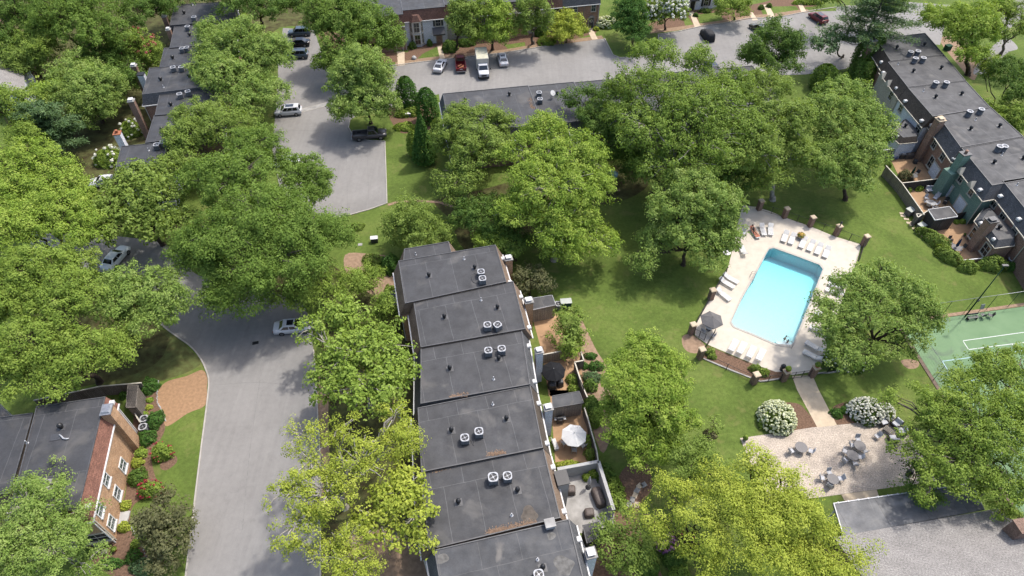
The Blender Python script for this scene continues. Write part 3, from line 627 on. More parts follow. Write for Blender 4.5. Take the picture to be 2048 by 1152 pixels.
z = 6.1; h = townhouse('brick_house', 'fifth unit of the central row, orange leaf debris, beside the white-walled patio', [Z('D', 58, 552, z), Z('D', 785, 403, z), Z('D', 885, 812, z), Z('D', 112, 1000, z)], z, (1, 3), 'brick_old', 'shingle_tan'); ROOFS['u5'] = h
z = 6.3; h = townhouse('brick_house', 'nearest unit of the central row at the bottom edge, worn roof with dried puddle rings', [Z('D', 142, 1000, z), Z('D', 935, 818, z), Z('D', 1050, 1290, z), Z('D', 225, 1480, z)], z, (1, 3), 'paint_white', 'shingle_slate', 'roof_worn'); ROOFS['u6'] = h
for k, (c, x, y, zt, wl, wx, wy, cp, st) in {'u1': ('C', 880, 175, 5.8, 'brick_tan', .9, .75, 'white', 'cover'), 'u2': ('C', 1030, 490, 5.8, 'brick_tan', .95, .8, 'white', 'cover'), 'u3': ('C', 1107, 862, 5.6, 'siding_white', .8, .75, 'white', 'cover'),
        'u4': ('D', 812, 163, 5.3, 'siding_white', .85, .75, 'white', 'cover'), 'u5': ('D', 893, 575, 5.1, 'stucco', 1.1, 1.4, 'black', 'none'), 'u6': ('D', 1062, 1018, 5.3, 'siding_white', .9, .9, 'white', 'cover')}.items():
    p = W(c, x, y, zt); chimney(ROOFS[k]['root'], p.x, p.y, zt, wx, wy, wl, cp, ROOFS[k]['ang'], style=st)
    p2 = mans_pt(ROOFS[k], 1, .22, .3); skylight(ROOFS[k]['root'], p2, ROOFS[k]['ang']); p2 = mans_pt(ROOFS[k], 1, .86, .3); skylight(ROOFS[k]['root'], p2, ROOFS[k]['ang'])
p = W('D', 823, 840, 6.9); chimney(ROOFS['u6']['root'], p.x, p.y, 6.85, .8, .7, 'actop', 'white', ROOFS['u6']['ang'], z0=6.2, style='none')
p = mans_pt(ROOFS['u1'], 3, .5, .3)
for k, c, x, y in (('u1', 'C', 290, 300), ('u1', 'C', 630, 243), ('u2', 'C', 405, 608), ('u2', 'C', 799, 538), ('u3', 'C', 445, 990), ('u3', 'C', 808, 918), ('u4', 'D', 244, 294), ('u4', 'D', 567, 226), ('u5', 'D', 285, 715), ('u5', 'D', 632, 646), ('u6', 'D', 780, 1100)):
    z = ROOFS[k]['zr']; dome_vent(ROOFS[k]['root'], W(c, x, y+6, z+.03))
for k, c, x, y in (('u1', 'C', 551, 180), ('u2', 'C', 677, 485), ('u3', 'C', 770, 1072), ('u4', 'D', 487, 144), ('u5', 'D', 598, 796), ('u6', 'D', 750, 1057)): pipe_vent(ROOFS[k]['root'], W(c, x, y, ROOFS[k]['zr']+.03))
# low porch beside the first unit, and its dark lower roof on the street side
z = 2.8; h = townhouse('porch', 'dark flat porch roof on the street side of the farthest central unit, half under foliage', [Z('C', -5, 425, z), Z('C', 40, 410, z), Z('C', 75, 520, z), Z('C', 0, 530, z)], z, (), 'brick_tan', 'shingle_brown', 'roof', cat='porch')
# ---- house at the lower left
z = 6.8; h = townhouse('brick_house', 'tan brick corner house at the lower left with a faded red roof slope', [Z('F', 205, 205, z), Z('F', 592, 150, z), Z('F', 442, 782, z), Z('F', 40, 850, z)], z, (1, 2), 'brick_tan', 'shingle_red', 'roof', drop=1.5, off=.62, rim='flash'); LH = h; rt = h['root']
for s, zz in ((.70, 1.5), (.95, 1.5), (.65, 4.0), (.86, 4.0)): pass
for x, y, zz in ((682, 535, 1.5), (653, 690, 1.5), (618, 855, 1.5), (578, 615, 4.15), (537, 785, 4.15)):
    g = W('F', x, y, zz); a, b = h['wall'][1], h['wall'][2]; s = max(.03, min(.97, (g-a).xy.dot((b-a).xy)/(b-a).xy.length_squared)); p, nr = edge_pt(h, 1, s, zz); window(rt, p, nr, 1.05, 1.35, 'white', 'glass_g')
p, nr = edge_pt(h, 2, .16, 1.6); window(rt, p, nr, 2.1, 1.5, 'offwhite', 'glass')
p, nr = edge_pt(h, 2, .5, 1.6); window(rt, p, nr, 1.2, 1.5, 'offwhite', 'glass')
for s in (.985, .03):
    p, nr = edge_pt(h, 1, s, 2.6); mb = MB(); mb.box(p+nr*.06, (.1, .1, 5.2), 0); mb.build('downpipe', MT['white' if s < .5 else 'offwhite'], rt, world=True)
p, nr = edge_pt(h, 1, .155, 0); c = p+nr*.28; chimney(rt, c.x, c.y, 7.2, .9, 1.2, 'brick_tan', 'steel', h['ang'], style='none'); 
mb = MB(); mb.taper((c.x, c.y, 7.32), .95, 1.1, .7, .85, .16, h['ang']); mb.build('chimney_cover', MT['steel'], rt, world=True)
skylight(rt, mans_pt(h, 1, .03, .45), h['ang']); skylight(rt, mans_pt(h, 1, .93, .45), h['ang']); dome_vent(rt, W('F', 345, 322, 6.83), .26)
p = W('F', 252, 640, 6.83); mb = MB(); mb.box((p.x, p.y, 6.98), (.6, .6, .35), h['ang']); mb.build('roof_hatch', MT['dgrey'], rt, world=True); mb = MB(); mb.box((p.x, p.y, 6.86), (1.05, 1.0, .05), h['ang']); mb.build('hatch_kerb', MT['conc_grey'], rt, world=True)
p = W('F', 313, 376, 6.83); mb = MB(); mb.box((p.x, p.y, 6.86), (1.0, .75, .05), h['ang']); mb.build('roof_pad', MT['dgrey'], rt, world=True)
q_ = [W('F', x, y, 6.95) for x, y in ((332, 362), (345, 372), (352, 382), (368, 385), (384, 383))]; mb = MB(); mb.tube(q_, .08); mb.build('roof_duct', MT['actop'], rt, world=True); pipe_vent(rt, W('F', 153, 408, 6.83))
z = 6.0; h2 = townhouse('brick_house', 'left neighbour of the tan brick corner house, lower dark roof cut by the left edge', [Z('F', -260, 300, z), Z('F', 188, 240, z), Z('F', 60, 690, z), Z('F', -330, 740, z)], z, (2,), 'brick_tan', 'shingle_brown')
for s in (.3, .7): p, nr = edge_pt(h2, 2, s, 1.6); window(h2['root'], p, nr)
# ---- left row, from the far end to the nearest
spec = [('farthest unit of the left row at the top, dark roof with one round vent', [(1048, 30), (1400, 10), (1420, 120), (1018, 155)], 7.0, 'brick_old', (1, 3)),
 ('second unit of the left row, air conditioners along its far edge', [(1045, 163), (1390, 135), (1400, 262), (1018, 290)], 6.8, 'brick_red', (1, 3)),
 ('third unit of the left row, narrow dark roof with a faded corner', [(985, 290), (1330, 262), (1330, 380), (958, 404)], 6.7, 'brick_old', (1, 3)),
 ('fourth unit of the left row, higher wide roof with a black shingled front slope', [(897, 410), (1300, 380), (1300, 515), (853, 570)], 7.0, 'brick_red', (1, 2, 3)),
 ('fifth unit of the left row, roof partly under leaves with a leaf-strewn far edge', [(957, 572), (1310, 535), (1330, 660), (930, 695)], 6.6, 'brick_tan', (1, 3)),
 ('sixth unit of the left row, dark roof beside the white flowering shrub', [(925, 695), (1320, 665), (1320, 800), (872, 860)], 6.5, 'brick_old', (1, 3)),
 ('nearest unit of the left row, roof corner beside the white chimney with a terracotta top', [(728, 880), (1010, 852), (960, 1040), (683, 1062)], 6.7, 'paint_white', (1, 3))]
for i, (lb, qd, z, wl, mn) in enumerate(spec):
    h = townhouse('townhouse', lb, [Z(0, *t, z) for t in qd], z, mn, wl, ['shingle_slate', 'shingle_brown', 'shingle_slate', 'shingle_slate', 'shingle_brown', 'shingle_slate', 'shingle_slate'][i], 'roof', drop=1.7, off=.4 if i != 3 else .5); ROOFS['l%d' % i] = h
for k, x, y, z, wl, cp, st, wx in (('l0', 985, 100, 7.3, 'brick_old', 'steel', 'cover', .8), ('l1', 1010, 178, 6.9, 'brick_red', 'white', 'cover', .75), ('l3', 802, 395, 6.9, 'brick_old', 'white', 'cover', .85), ('l3', 845, 445, 6.4, 'siding_white', 'black', 'none', 1.0), ('l4', 787, 605, 6.9, 'brick_old', 'white', 'cover', .9), ('l6', 703, 800, 7.0, 'paint_white', 'terracotta', 'pot', .95)):
    p = W(0, x, y, z); chimney(ROOFS[k]['root'], p.x, p.y, z, wx, wx, wl, cp, ROOFS[k]['ang'], style=st, flue='terracotta')
for k, x, y in (('l0', 1107, 82), ('l1', 1140, 215), ('l2', 1038, 352), ('l3', 966, 482), ('l3', 1137, 463), ('l4', 1027, 633), ('l5', 975, 785)): dome_vent(ROOFS[k]['root'], W(0, x, y, ROOFS[k]['zr']+.03), .28)
for k, x, y in (('l3', 982, 524), ('l6', 893, 903), ('l0', 1156, 30), ('l5', 1168, 757)): pipe_vent(ROOFS[k]['root'], W(0, x, y, ROOFS[k]['zr']+.03))
# ---- right row
def right(lb, qd, z, wl, sh, mn=(3,), **k): return townhouse('townhouse', lb, [W(*t, z) for t in qd], z, mn, wl, sh, 'roof', **k)
ROOFS['r1'] = right('farthest unit of the right row, brick chimney at its corner, tree shade on its roof', [('J', 222, 76), ('J', 640, 28), ('J', 800, 212), ('J', 345, 268)], 6.85, 'brick_red', 'shingle_brown', gut='offwhite')
ROOFS['r2'] = right('second unit of the right row, four clustered round air conditioners by its far edge', [('J', 322, 276), ('J', 802, 215), ('J', 985, 433), ('J', 490, 490)], 6.8, 'cream', 'shingle_brown', gut='offwhite')
ROOFS['r3'] = right('third unit of the right row, pale siding wall under a brown shingle slope', [('J', 490, 494), ('J', 987, 437), ('J', 1195, 662), ('J', 705, 742)], 6.75, 'siding_white', 'shingle_brown', gut='offwhite')
ROOFS['r4'] = right('red brick unit of the right row, slate slope and cream framed windows', [('J', 745, 728), ('J', 1200, 662), (3, 1530, 820), ('B', 662, 147)], 6.7, 'brick_red', 'shingle_slate', (2, 3), gut='offwhite')
ROOFS['r5'] = right('green painted unit of the right row with a tall green chimney', [('B', 668, 152), (3, 1532, 823), ('B', 1400, 375), ('B', 920, 460)], 6.6, 'green_paint', 'shingle_slate', (2, 3), gut='offwhite')
ROOFS['r6'] = right('near brick unit of the right row, projecting wing and white square ventilators on its slope', [('B', 1005, 420), ('B', 1500, 345), ('B', 1700, 700), ('B', 1300, 790)], 6.6, 'brick_red', 'shingle_slate', (2, 3), gut='offwhite')
ROOFS['r7'] = right('nearest unit of the right row, only its flat roof corner at the right edge', [('B', 1302, 794), ('B', 1702, 703), ('B', 1800, 980), ('B', 1480, 1060)], 6.5, 'brick_old', 'shingle_slate', (3,), gut='offwhite')
def wpt(h, c, x, y, z, e=3, **k):
    g = W(c, x, y, z); a, b = h['wall'][e], h['wall'][(e+1) % 4]; s = max(.04, min(.96, (g-a).xy.dot((b-a).xy)/(b-a).xy.length_squared)); return edge_pt(h, e, s, z)
for k, c, x, y, z, w_, h_ in (('r4', 'B', 462, 112, 4.0, 1.0, 1.5), ('r4', 'B', 545, 215, 4.0, 1.0, 1.5), ('r4', 'B', 398, 265, 1.5, 1.1, 1.8), ('r5', 'B', 658, 400, 4.0, .9, 1.2), ('r5', 'B', 745, 510, 4.0, .9, 1.2), ('r6', 'B', 950, 600, 4.1, 1.0, 1.2), ('r6', 'B', 1025, 700, 4.1, 1.0, 1.3), ('r6', 'B', 1130, 825, 4.1, 1.0, 1.3), ('r3', 'J', 440, 668, 3.9, .9, 1.1), ('r2', 'J', 340, 560, 3.9, 1.0, 1.4), ('r3', 'J', 570, 840, 4.1, 1.2, 1.3)):
    p, nr = wpt(ROOFS[k], c, x, y, z); window(ROOFS[k]['root'], p, nr, w_, h_, 'offwhite', 'glass')
for k, c, x, y, w_, m in (('r4', 'B', 455, 385, 2.2, 'siding_white'), ('r5', 'B', 655, 665, 2.0, 'siding_white'), ('r5', 'B', 560, 540, 1.1, 'siding_white')):
    p, nr = wpt(ROOFS[k], c, x, y, 0); door(ROOFS[k]['root'], p, nr, w_, 2.15, m, 'offwhite')
def rch(k, c, x, y, z, wx, wy, wl, cp, st, **kk): p = W(c, x, y, z); chimney(ROOFS[k]['root'], p.x, p.y, z, wx, wy, wl, cp, ROOFS[k]['ang'], style=st, **kk)
rch('r1', 'J', 198, 88, 7.6, 1.1, .9, 'brick_red', 'white', 'pot'); rch('r4', 'J', 772, 765, 7.5, 1.1, 1.1, 'brick_red', 'walk', 'cover'); rch('r5', 'B', 703, 195, 7.4, 1.3, 1.0, 'green_paint', 'flash', 'pot', flue='brick_red')
# lower shoulder of the green chimney
p = W('B', 703, 195, 7.4); g_ = ROOFS['r5']['root']; mb = MB(); mb.box((p.x-.25, p.y, 2.2), (2.1, 1.6, 4.4), ROOFS['r5']['ang']); mb.build('chimney_base', MT['green_paint'], g_, world=True)
for k, c, x, y, z in (('r1', 'J', 272, 268, 5.6), ('r2', 'J', 288, 358, 5.4), ('r2', 'J', 403, 490, 5.4), ('r3', 'J', 476, 600, 5.4), ('r3', 'J', 615, 768, 5.4), ('r4', 'J', 700, 805, 5.2), ('r4', 'B', 603, 183, 5.2), ('r5', 'B', 614, 232, 5.0), ('r5', 'B', 828, 486, 5.3), ('r6', 'B', 995, 537, 5.5), ('r6', 'B', 1148, 727, 5.5)):
    skylight(ROOFS[k]['root'], W(c, x, y, z+.3)-Vector((0, 0, .3)), ROOFS[k]['ang'])
for k, c, x, y in (('r1', 'J', 397, 157), ('r1', 'J', 632, 130), ('r2', 'J', 538, 358), ('r2', 'J', 776, 330), ('r3', 'J', 728, 578), ('r3', 'J', 950, 552), ('r4', 'J', 1026, 850), ('r4', 3, 1387, 760), ('r5', 'B', 935, 272), ('r5', 'B', 1175, 238)): dome_vent(ROOFS[k]['root'], W(c, x, y, ROOFS[k]['zr']+.03), .24)
for k, c, x, y in (('r1', 'J', 465, 104), ('r2', 'J', 410, 294), ('r3', 'J', 625, 524), ('r4', 'J', 1070, 770), ('r5', 'B', 1000, 207), ('r6', 'B', 1125, 454)): pipe_vent(ROOFS[k]['root'], W(c, x, y, ROOFS[k]['zr']+.03))
# small gable dormers on the green unit and the cream unit
for k, c, x, y in (('r5', 'B', 690, 350), ('r5', 'B', 778, 462), ('r2', 'J', 305, 405), ('r2', 'J', 360, 468)):
    h = ROOFS[k]; p, nr = wpt(h, c, x, y, h['ze']); t = Vector((-nr.y, nr.x, 0)); a = p+nr*.62; mb = MB()
    A, B_, T_ = a-t*.62, a+t*.62, a+Vector((0, 0, .95)); Rg = T_-nr*1.25
    mb.add([A, B_, T_, A-nr*.9, B_-nr*.9, Rg], [(0, 1, 2), (0, 2, 5, 3), (1, 4, 5, 2), (3, 5, 4), (0, 3, 4, 1)]); mb.build('dormer', MT['offwhite'], h['root'], world=True)
# wings with roof decks
def wing(k, qd, z, wl, sh='shingle_slate', wins=(), zz=.9):
    h = ROOFS[k]; q = ccw([W(*t, z) for t in qd]); q = [Vector(p) for p in q]; n = len(q); cen = sum(q, Vector())/n
    inn = [p.lerp(cen, .22) for p in q]; root = h['root']; mb = MB(); mb.prism([p.lerp(cen, .04)[:] for p in q], -.05, z); wo_ = mb.build('wing_wall', MT[wl], root, world=True)
    mb = MB()
    for i in range(n):
        j = (i+1) % n; mb.poly([(q[i].x, q[i].y, z), (q[j].x, q[j].y, z), (inn[j].x, inn[j].y, z+zz), (inn[i].x, inn[i].y, z+zz)])
    mb.build('wing_roof_slope', MT[sh], root, world=True)
    mb = MB(); mb.poly([(p.x, p.y, z+zz) for p in inn]); mb.build('wing_roof', MT['roof_worn'], root, world=True, ang=h['ang'])
    mb = MB()
    for i in range(n):
        j = (i+1) % n; d = q[j]-q[i]; m = (q[i]+q[j])/2; mb.box((m.x, m.y, z), (d.length, .1, .1), math.atan2(d.y, d.x))
    mb.build('wing_gutter', MT['offwhite'], root, world=True)
    return q, cen
q, cn = wing('r6', [('B', 858, 640), ('B', 1120, 890), ('B', 1105, 955), ('B', 942, 975), ('B', 772, 752)], 2.9, 'brick_red')
for c, x, y in (('B', 762, 858), ('B', 872, 985)):
    a, b = W('B', 772, 752, 0), W('B', 942, 975, 0); a0, b0 = W('B', 772, 752, 2.9).lerp(cn, .04), W('B', 942, 975, 2.9).lerp(cn, .04); g = W(c, x, y, 1.6); s = (g-a0).xy.dot((b0-a0).xy)/(b0-a0).xy.length_squared
    p = a0.lerp(b0, s); nr = out_n(a0, b0, cn); window(ROOFS['r6']['root'], Vector((p.x, p.y, 1.6)), nr, 1.2, 1.7, 'offwhite', 'glass')
rch('r6', 'B', 920, 745, 5.4, 1.3, 1.0, 'brick_red', 'flash', 'cover'); skylight(ROOFS['r6']['root'], W('B', 828, 775, 3.3), .2); skylight(ROOFS['r6']['root'], W('B', 935, 906, 3.3), .2); dome_vent(ROOFS['r6']['root'], W('B', 977, 810, 3.83), .24)
wing('r3', [('J', 455, 770), ('J', 575, 890), ('J', 572, 960), ('J', 420, 975), ('J', 345, 905)], 2.9, 'siding_white', 'shingle_brown'); dome_vent(ROOFS['r3']['root'], W('J', 470, 826, 3.83), .24); skylight(ROOFS['r3']['root'], W('J', 410, 912, 3.3), .2)
# ---- row behind the big trees
a, b = P(885, 188, 6.8), P(1505, 129, 6.8); d = (b-a); L = d.length; d.normalize(); dn = Vector((d.y, -d.x, 0)); xs = [0, .265, .41, .555, .70, .85, 1.0]
lbs = ['leftmost roof of the row behind the big sycamore, grey shingle slope at its left end', 'second roof of the row behind the sycamore, satellite dish and two air conditioners on it', 'third roof of the row behind the sycamore, only its far edge clear of leaves', 'fourth roof of the row behind the sycamore, almost hidden by leaves', 'fifth roof of the row behind the sycamore, seen in patches between branches', 'rightmost roof of the row behind the sycamore, grey corner showing by the parking road']
for i in range(6):
    p0, p1 = a+d*(L*xs[i]+.01), a+d*(L*xs[i+1]-.01); zz = 6.8-.12*(i % 3)
    h = townhouse('townhouse', lbs[i], [p0, p1, p1+dn*11.5, p0+dn*11.5], zz, (0, 2) + ((3,) if i == 0 else ()) + ((1,) if i == 5 else ()), 'brick_old', 'shingle_slate', 'roof', off=.6); ROOFS['e%d' % i] = h
    for s in (.3, .7): p, nr = edge_pt(h, 2, s, 4.0); window(h['root'], p, nr); p, nr = edge_pt(h, 2, s, 1.5); window(h['root'], p, nr)
dome_vent(ROOFS['e0']['root'], W(1, 1257, 606, 6.83), .25); dome_vent(ROOFS['e0']['root'], W(1, 1520, 572, 6.83), .25); dome_vent(ROOFS['e1']['root'], W(2, 272, 568, 6.7), .25)
# ---- far row facing the camera
FA, FB = P(814, 92), P(1196, 54); fd = (FB-FA); FL = fd.length; fd.normalize(); fn = Vector((fd.y, -fd.x, 0))
def frow(s0, s1, lb, wl, sh, out=0, z=7.0, **k):
    p0, p1 = FA+fd*(s0+.01)+fn*out, FA+fd*(s1-.01)+fn*out; bk = -fn*(11+out)
    i0, i1 = p0-fn*.35, p1-fn*.35
    return townhouse('townhouse', lb, [i0+bk, i1+bk, i1, i0], z, (0, 2), wl, sh, 'roof', off=.63, drop=2.0, **k)
sx = lambda px_: (P(px_, 92-(px_-814)*.0995)-FA).dot(fd)
U = [(-sx(1070)*0-9.0, 0, 'brick front at the left end of the far row, brown door half hidden by trees', 'brick_red', 'shingle_maroon', 1.6), (0, sx(896), 'white painted house of the far row with a two storey bay and dark awning', 'paint_white', 'shingle_maroon', 0),
     (sx(896), sx(960), 'cream unit behind the shade tree right of the white bay house', 'cream', 'shingle_maroon', -.8), (sx(960), sx(1012), 'unit of the far row hidden behind the bright green tree by the box truck', 'brick_old', 'shingle_slate', .4),
     (sx(1012), sx(1056), 'tan brick unit of the far row with a gabled dormer window', 'brick_tan', 'shingle_brown', .6), (sx(1056), sx(1122), 'cream unit of the far row behind the yellow-green tree, dark shutters', 'cream', 'shingle_maroon', 0), (sx(1122), FL, 'red brick end unit of the far row with arched grey door and wreath', 'brick_red', 'shingle_slate', 0)]
FR = [frow(s0, s1, lb, wl, sh, o) for s0, s1, lb, wl, sh, o in U]
def fwin(i, x, y, z, w_=1.0, h_=1.5, **k):
    h = FR[i]; p, nr = wpt(h, 'G', x, y, z, 2); return window(h['root'], p, nr, w_, h_, **k)
h = FR[1]; rt = h['root']
p, nr = wpt(h, 'G', 422, 182, 4.2, 2); window(rt, p, nr, .95, 1.25, 'offwhite', 'glass', shutters='dgrey')
p, nr = wpt(h, 'G', 440, 375, 0, 2); door(rt, p, nr, 1.1, 2.1, 'brick_red', 'offwhite')
t = Vector((-nr.y, nr.x, 0)); m0 = p+Vector((0, 0, 2.25)); mb = MB(); A, B_ = m0-t*1.2+nr*1.0, m0+t*1.2+nr*1.0; C_, D_ = B_-nr*.98+Vector((0, 0, 1.05)), A-nr*.98+Vector((0, 0, 1.05))
mb.add([A, B_, C_, D_, A-Vector((0, 0, .25)), B_-Vector((0, 0, .25)), A-nr*.98, B_-nr*.98], [(0, 1, 2, 3), (4, 5, 1, 0), (6, 0, 3), (7, 2, 1)]); mb.build('awning', MT['dgrey'], rt, world=True)
p, nr = wpt(h, 'G', 248, 390, 0, 2); t = Vector((-nr.y, nr.x, 0)); mb = MB(); bp = [p-t*1.35+nr*.02, p-t*.7+nr*.85, p+t*.7+nr*.85, p+t*1.35+nr*.02]; mb.prism([q_[:] for q_ in bp], 0, 5.1); mb.build('bay', MT['paint_white'], rt, world=True)
for zz in (4.0, 1.5):
    window(rt, p+nr*.86+Vector((0, 0, zz)), nr, 1.0, 1.9, 'offwhite', 'glass')
    for s in (-1, 1):
        mid = (bp[0]+bp[1])/2 if s < 0 else (bp[2]+bp[3])/2; dd = (bp[1]-bp[0]) if s < 0 else (bp[3]-bp[2]); n2 = Vector((dd.y, -dd.x, 0)).normalized(); n2 = n2 if n2.dot(nr) > 0 else -n2
        window(rt, mid+n2*.01+Vector((0, 0, zz)), n2, .45, 1.9, 'offwhite', 'glass')
mb = MB(); tp = [q_+nr*.0 for q_ in bp]; cn_ = sum(tp, Vector())/4; e_ = [cn_+(q_-cn_)*1.18 for q_ in tp]; i_ = [cn_+(q_-cn_)*.55-nr*.3 for q_ in tp]
mb.add([(q_.x, q_.y, 5.1) for q_ in e_]+[(q_.x, q_.y, 6.2) for q_ in i_], [(0, 1, 5, 4), (1, 2, 6, 5), (2, 3, 7, 6), (4, 5, 6, 7), (3, 2, 1, 0)]); mb.build('bay_roof', MT['shingle_maroon'], rt, world=True)
h = FR[0]; p, nr = edge_pt(h, 2, .25, 0); p, nr = wpt(h, 'G', 92, 455, 0, 2); door(h['root'], p, nr, 1.1, 2.1, 'brick_old', 'offwhite'); fwin(0, 20, 330, 4.1)
fwin(2, 600, 200, 4.1, glass='glass'); fwin(2, 610, 320, 1.5, glass='glass'); fwin(3, 850, 200, 4.1); fwin(3, 850, 330, 1.5)
fwin(4, 1100, 130, 4.4, .8, 1.2, glass='glass'); h = FR[4]; p, nr = wpt(h, 'G', 1100, 100, 5.0, 2); t = Vector((-nr.y, nr.x, 0)); mb = MB(); a_ = p+nr*.5; mb.add([a_-t*.75, a_+t*.75, a_+Vector((0, 0, .9)), a_-t*.75-nr*.9, a_+t*.75-nr*.9, a_+Vector((0, 0, .9))-nr*1.2], [(0, 1, 2), (0, 2, 5, 3), (1, 4, 5, 2)]); mb.build('dormer', MT['offwhite'], h['root'], world=True)
fwin(5, 1465, 75, 4.1, 1.0, 1.3, glass='glass', shutters='black'); p, nr = wpt(FR[5], 'G', 1450, 225, 0, 2); door(FR[5]['root'], p, nr, 1.0, 2.1, 'black', 'offwhite')
fwin(6, 1628, 52, 4.2, .85, 1.35, glass='glass_g'); fwin(6, 1790, 35, 4.2, .85, 1.35, glass='glass_g'); fwin(6, 1620, 190, 1.5, 1.2, 1.4, glass='glass')
p, nr = wpt(FR[6], 'G', 1780, 238, 0, 2); door(FR[6]['root'], p, nr, .95, 2.1, 'dgrey', 'conc_grey', True)
mb = MB(); t = Vector((-nr.y, nr.x, 0)); c_ = p+nr*.04+Vector((0, 0, 2.2)); mb.add([c_+t*(.55*math.cos(g))+Vector((0, 0, .45*math.sin(g))) for g in [k*math.pi/8 for k in range(9)]]+[c_+nr*.08+t*(.55*math.cos(g))+Vector((0, 0, .45*math.sin(g))) for g in [k*math.pi/8 for k in range(9)]], [list(range(9)), list(range(17, 8, -1))]+[(i, i+9, i+10, i+1) for i in range(8)]); mb.build('fanlight', MT['conc_grey'], FR[6]['root'], world=True)
mb = MB(); q_, nr = wpt(FR[6], 'G', 1710, 130, 2.5, 2); mb.box(q_+nr*.06, (.1, .1, 5), 0); mb.build('downpipe', MT['conc_grey'], FR[6]['root'], world=True)
# white house beyond the parking road
z = 6.8; A = P(1372, 20); B_ = P(1432, 15); d = (B_-A).normalized(); n_ = Vector((d.y, -d.x, 0)); A = A-d*2
h = townhouse('brick_house', 'white painted house at the top edge behind the clipped bush, dark shutters', [A-n_*11, A+d*9.5-n_*11, A+d*9.5-n_*.3, A-n_*.3], z, (0, 2), 'paint_white', 'shingle_slate'); p, nr = wpt(h, 'H', 715, 25, 1.6, 2); window(h['root'], p, nr, 1.0, 1.7, 'offwhite', 'glass', shutters='black'); p, nr = wpt(h, 'H', 575, 70, 0, 2); door(h['root'], p, nr, 1.0, 2.1, 'black', 'offwhite')
mb = MB(); mb.box(p+nr*.55+Vector((0, 0, 2.45)), (1.9, 1.1, .12), math.atan2(d.y, d.x)); mb.build('porch_roof', MT['black'], h['root'], world=True)
# ---- clubhouse at the lower right
zc = 3.1
A, B_, C_, D_ = W(11, 390, 718, zc), W(11, 1215, 598, zc), W(11, 1300, 752, zc+.25), W(11, 560, 893, zc+.25)
rt = empty('clubhouse', ((A.x+C_.x)/2, (A.y+C_.y)/2-6, 0), 'low clubhouse at the lower right with streaked flat porch roof and grey shingles', 'clubhouse')
D_ = W(11, 455, 910, zc+.25)
d = (B_-A).normalized(); dn = Vector((d.y, -d.x, 0)); ang = math.atan2(d.y, d.x)
mb = MB(); mb.add([A, B_, C_, D_, A-Vector((0, 0, .22)), B_-Vector((0, 0, .22)), C_-Vector((0, 0, .22)), D_-Vector((0, 0, .22))], [(3, 2, 1, 0), (4, 5, 6, 7), (0, 1, 5, 4), (1, 2, 6, 5), (3, 0, 4, 7)]); mb.build('porch_roof', MT['roof_lower'], rt, world=True, ang=ang)
mb = MB()
for (p, q_) in ((A, B_), (B_, C_), (A, D_)): m = (p+q_)/2; e = q_-p; mb.box(m+Vector((0, 0, .02)), (e.length, .09, .12), math.atan2(e.y, e.x))
for k in range(14): q_ = A.lerp(B_, (k+.5)/14); mb.box(q_+Vector((0, 0, .08)), (.12, .18, .04), ang)
mb.build('gutter', MT['actop'], rt, world=True)
mb = MB()
for s in (.01, .2, .4, .6, .8, .99): p = A.lerp(B_, s)+dn*.5; mb.box((p.x, p.y, 1.45), (.16, .16, 2.9), ang)
mb.build('porch_post', MT['white'], rt, world=True)
E_ = W(11, 1355, 750, zc+.2); q1 = D_+Vector((0, 0, .03)); q2 = E_+Vector((0, 0, .03)); rise = Vector((0, 0, 3.4)); back = dn*9.5
mb = MB(); x1, x2 = q1-d*.2, C_.copy(); x1.z += .0; s0 = q1-d*1.0; s1 = E_+d*.3
mb.add([s0, s1, s1+back+rise+d*2.0, s0+back+rise], [(3, 2, 1, 0)]); mb.add([s0+back+rise, s1+back+rise+d*2, s1+back*2+d*2, s0+back*2], [(3, 2, 1, 0)])
mb.build('shingle_roof', MT['shingle_grey'], rt, world=True, ang=ang)
mb = MB(); w0 = [s0+dn*.5+d*.6, s1+dn*.5-d*.6, s1+dn*18+d*1.4, s0+dn*18+d*.6]; mb.prism([p[:] for p in w0], -.05, zc); mb.build('wall', MT['brick_red'], rt, world=True)
mb = MB(); mb.add([w0[1].xy.to_3d()+Vector((0, 0, zc)), w0[2].xy.to_3d()+Vector((0, 0, zc)), (w0[1]+w0[2]).xy.to_3d()/2+Vector((0, 0, zc+3.0))], [(0, 1, 2)]); mb.add([w0[0].xy.to_3d()+Vector((0, 0, zc)), w0[3].xy.to_3d()+Vector((0, 0, zc)), (w0[0]+w0[3]).xy.to_3d()/2+Vector((0, 0, zc+3.0))], [(0, 2, 1)]); mb.build('gable', MT['brick_red'], rt, world=True)
mb = MB(); e = (s1+back+rise+d*2)-s1; nrm = e.normalized(); mb.tube([s1, s1+e], .05, 4); mb.build('verge_trim', MT['actop'], rt, world=True)
p = W(11, 1515, 850, 6.0); chimney(rt, p.x+.5, p.y, 6.0, 1.7, 1.2, 'brick_old', 'brick_old', ang, style='none')
for s in (.2, .5, .8): q_ = w0[0].lerp(w0[1], s); window(rt, Vector((q_.x, q_.y, 1.5)), -dn, 1.6, 1.8, 'white', 'glass')
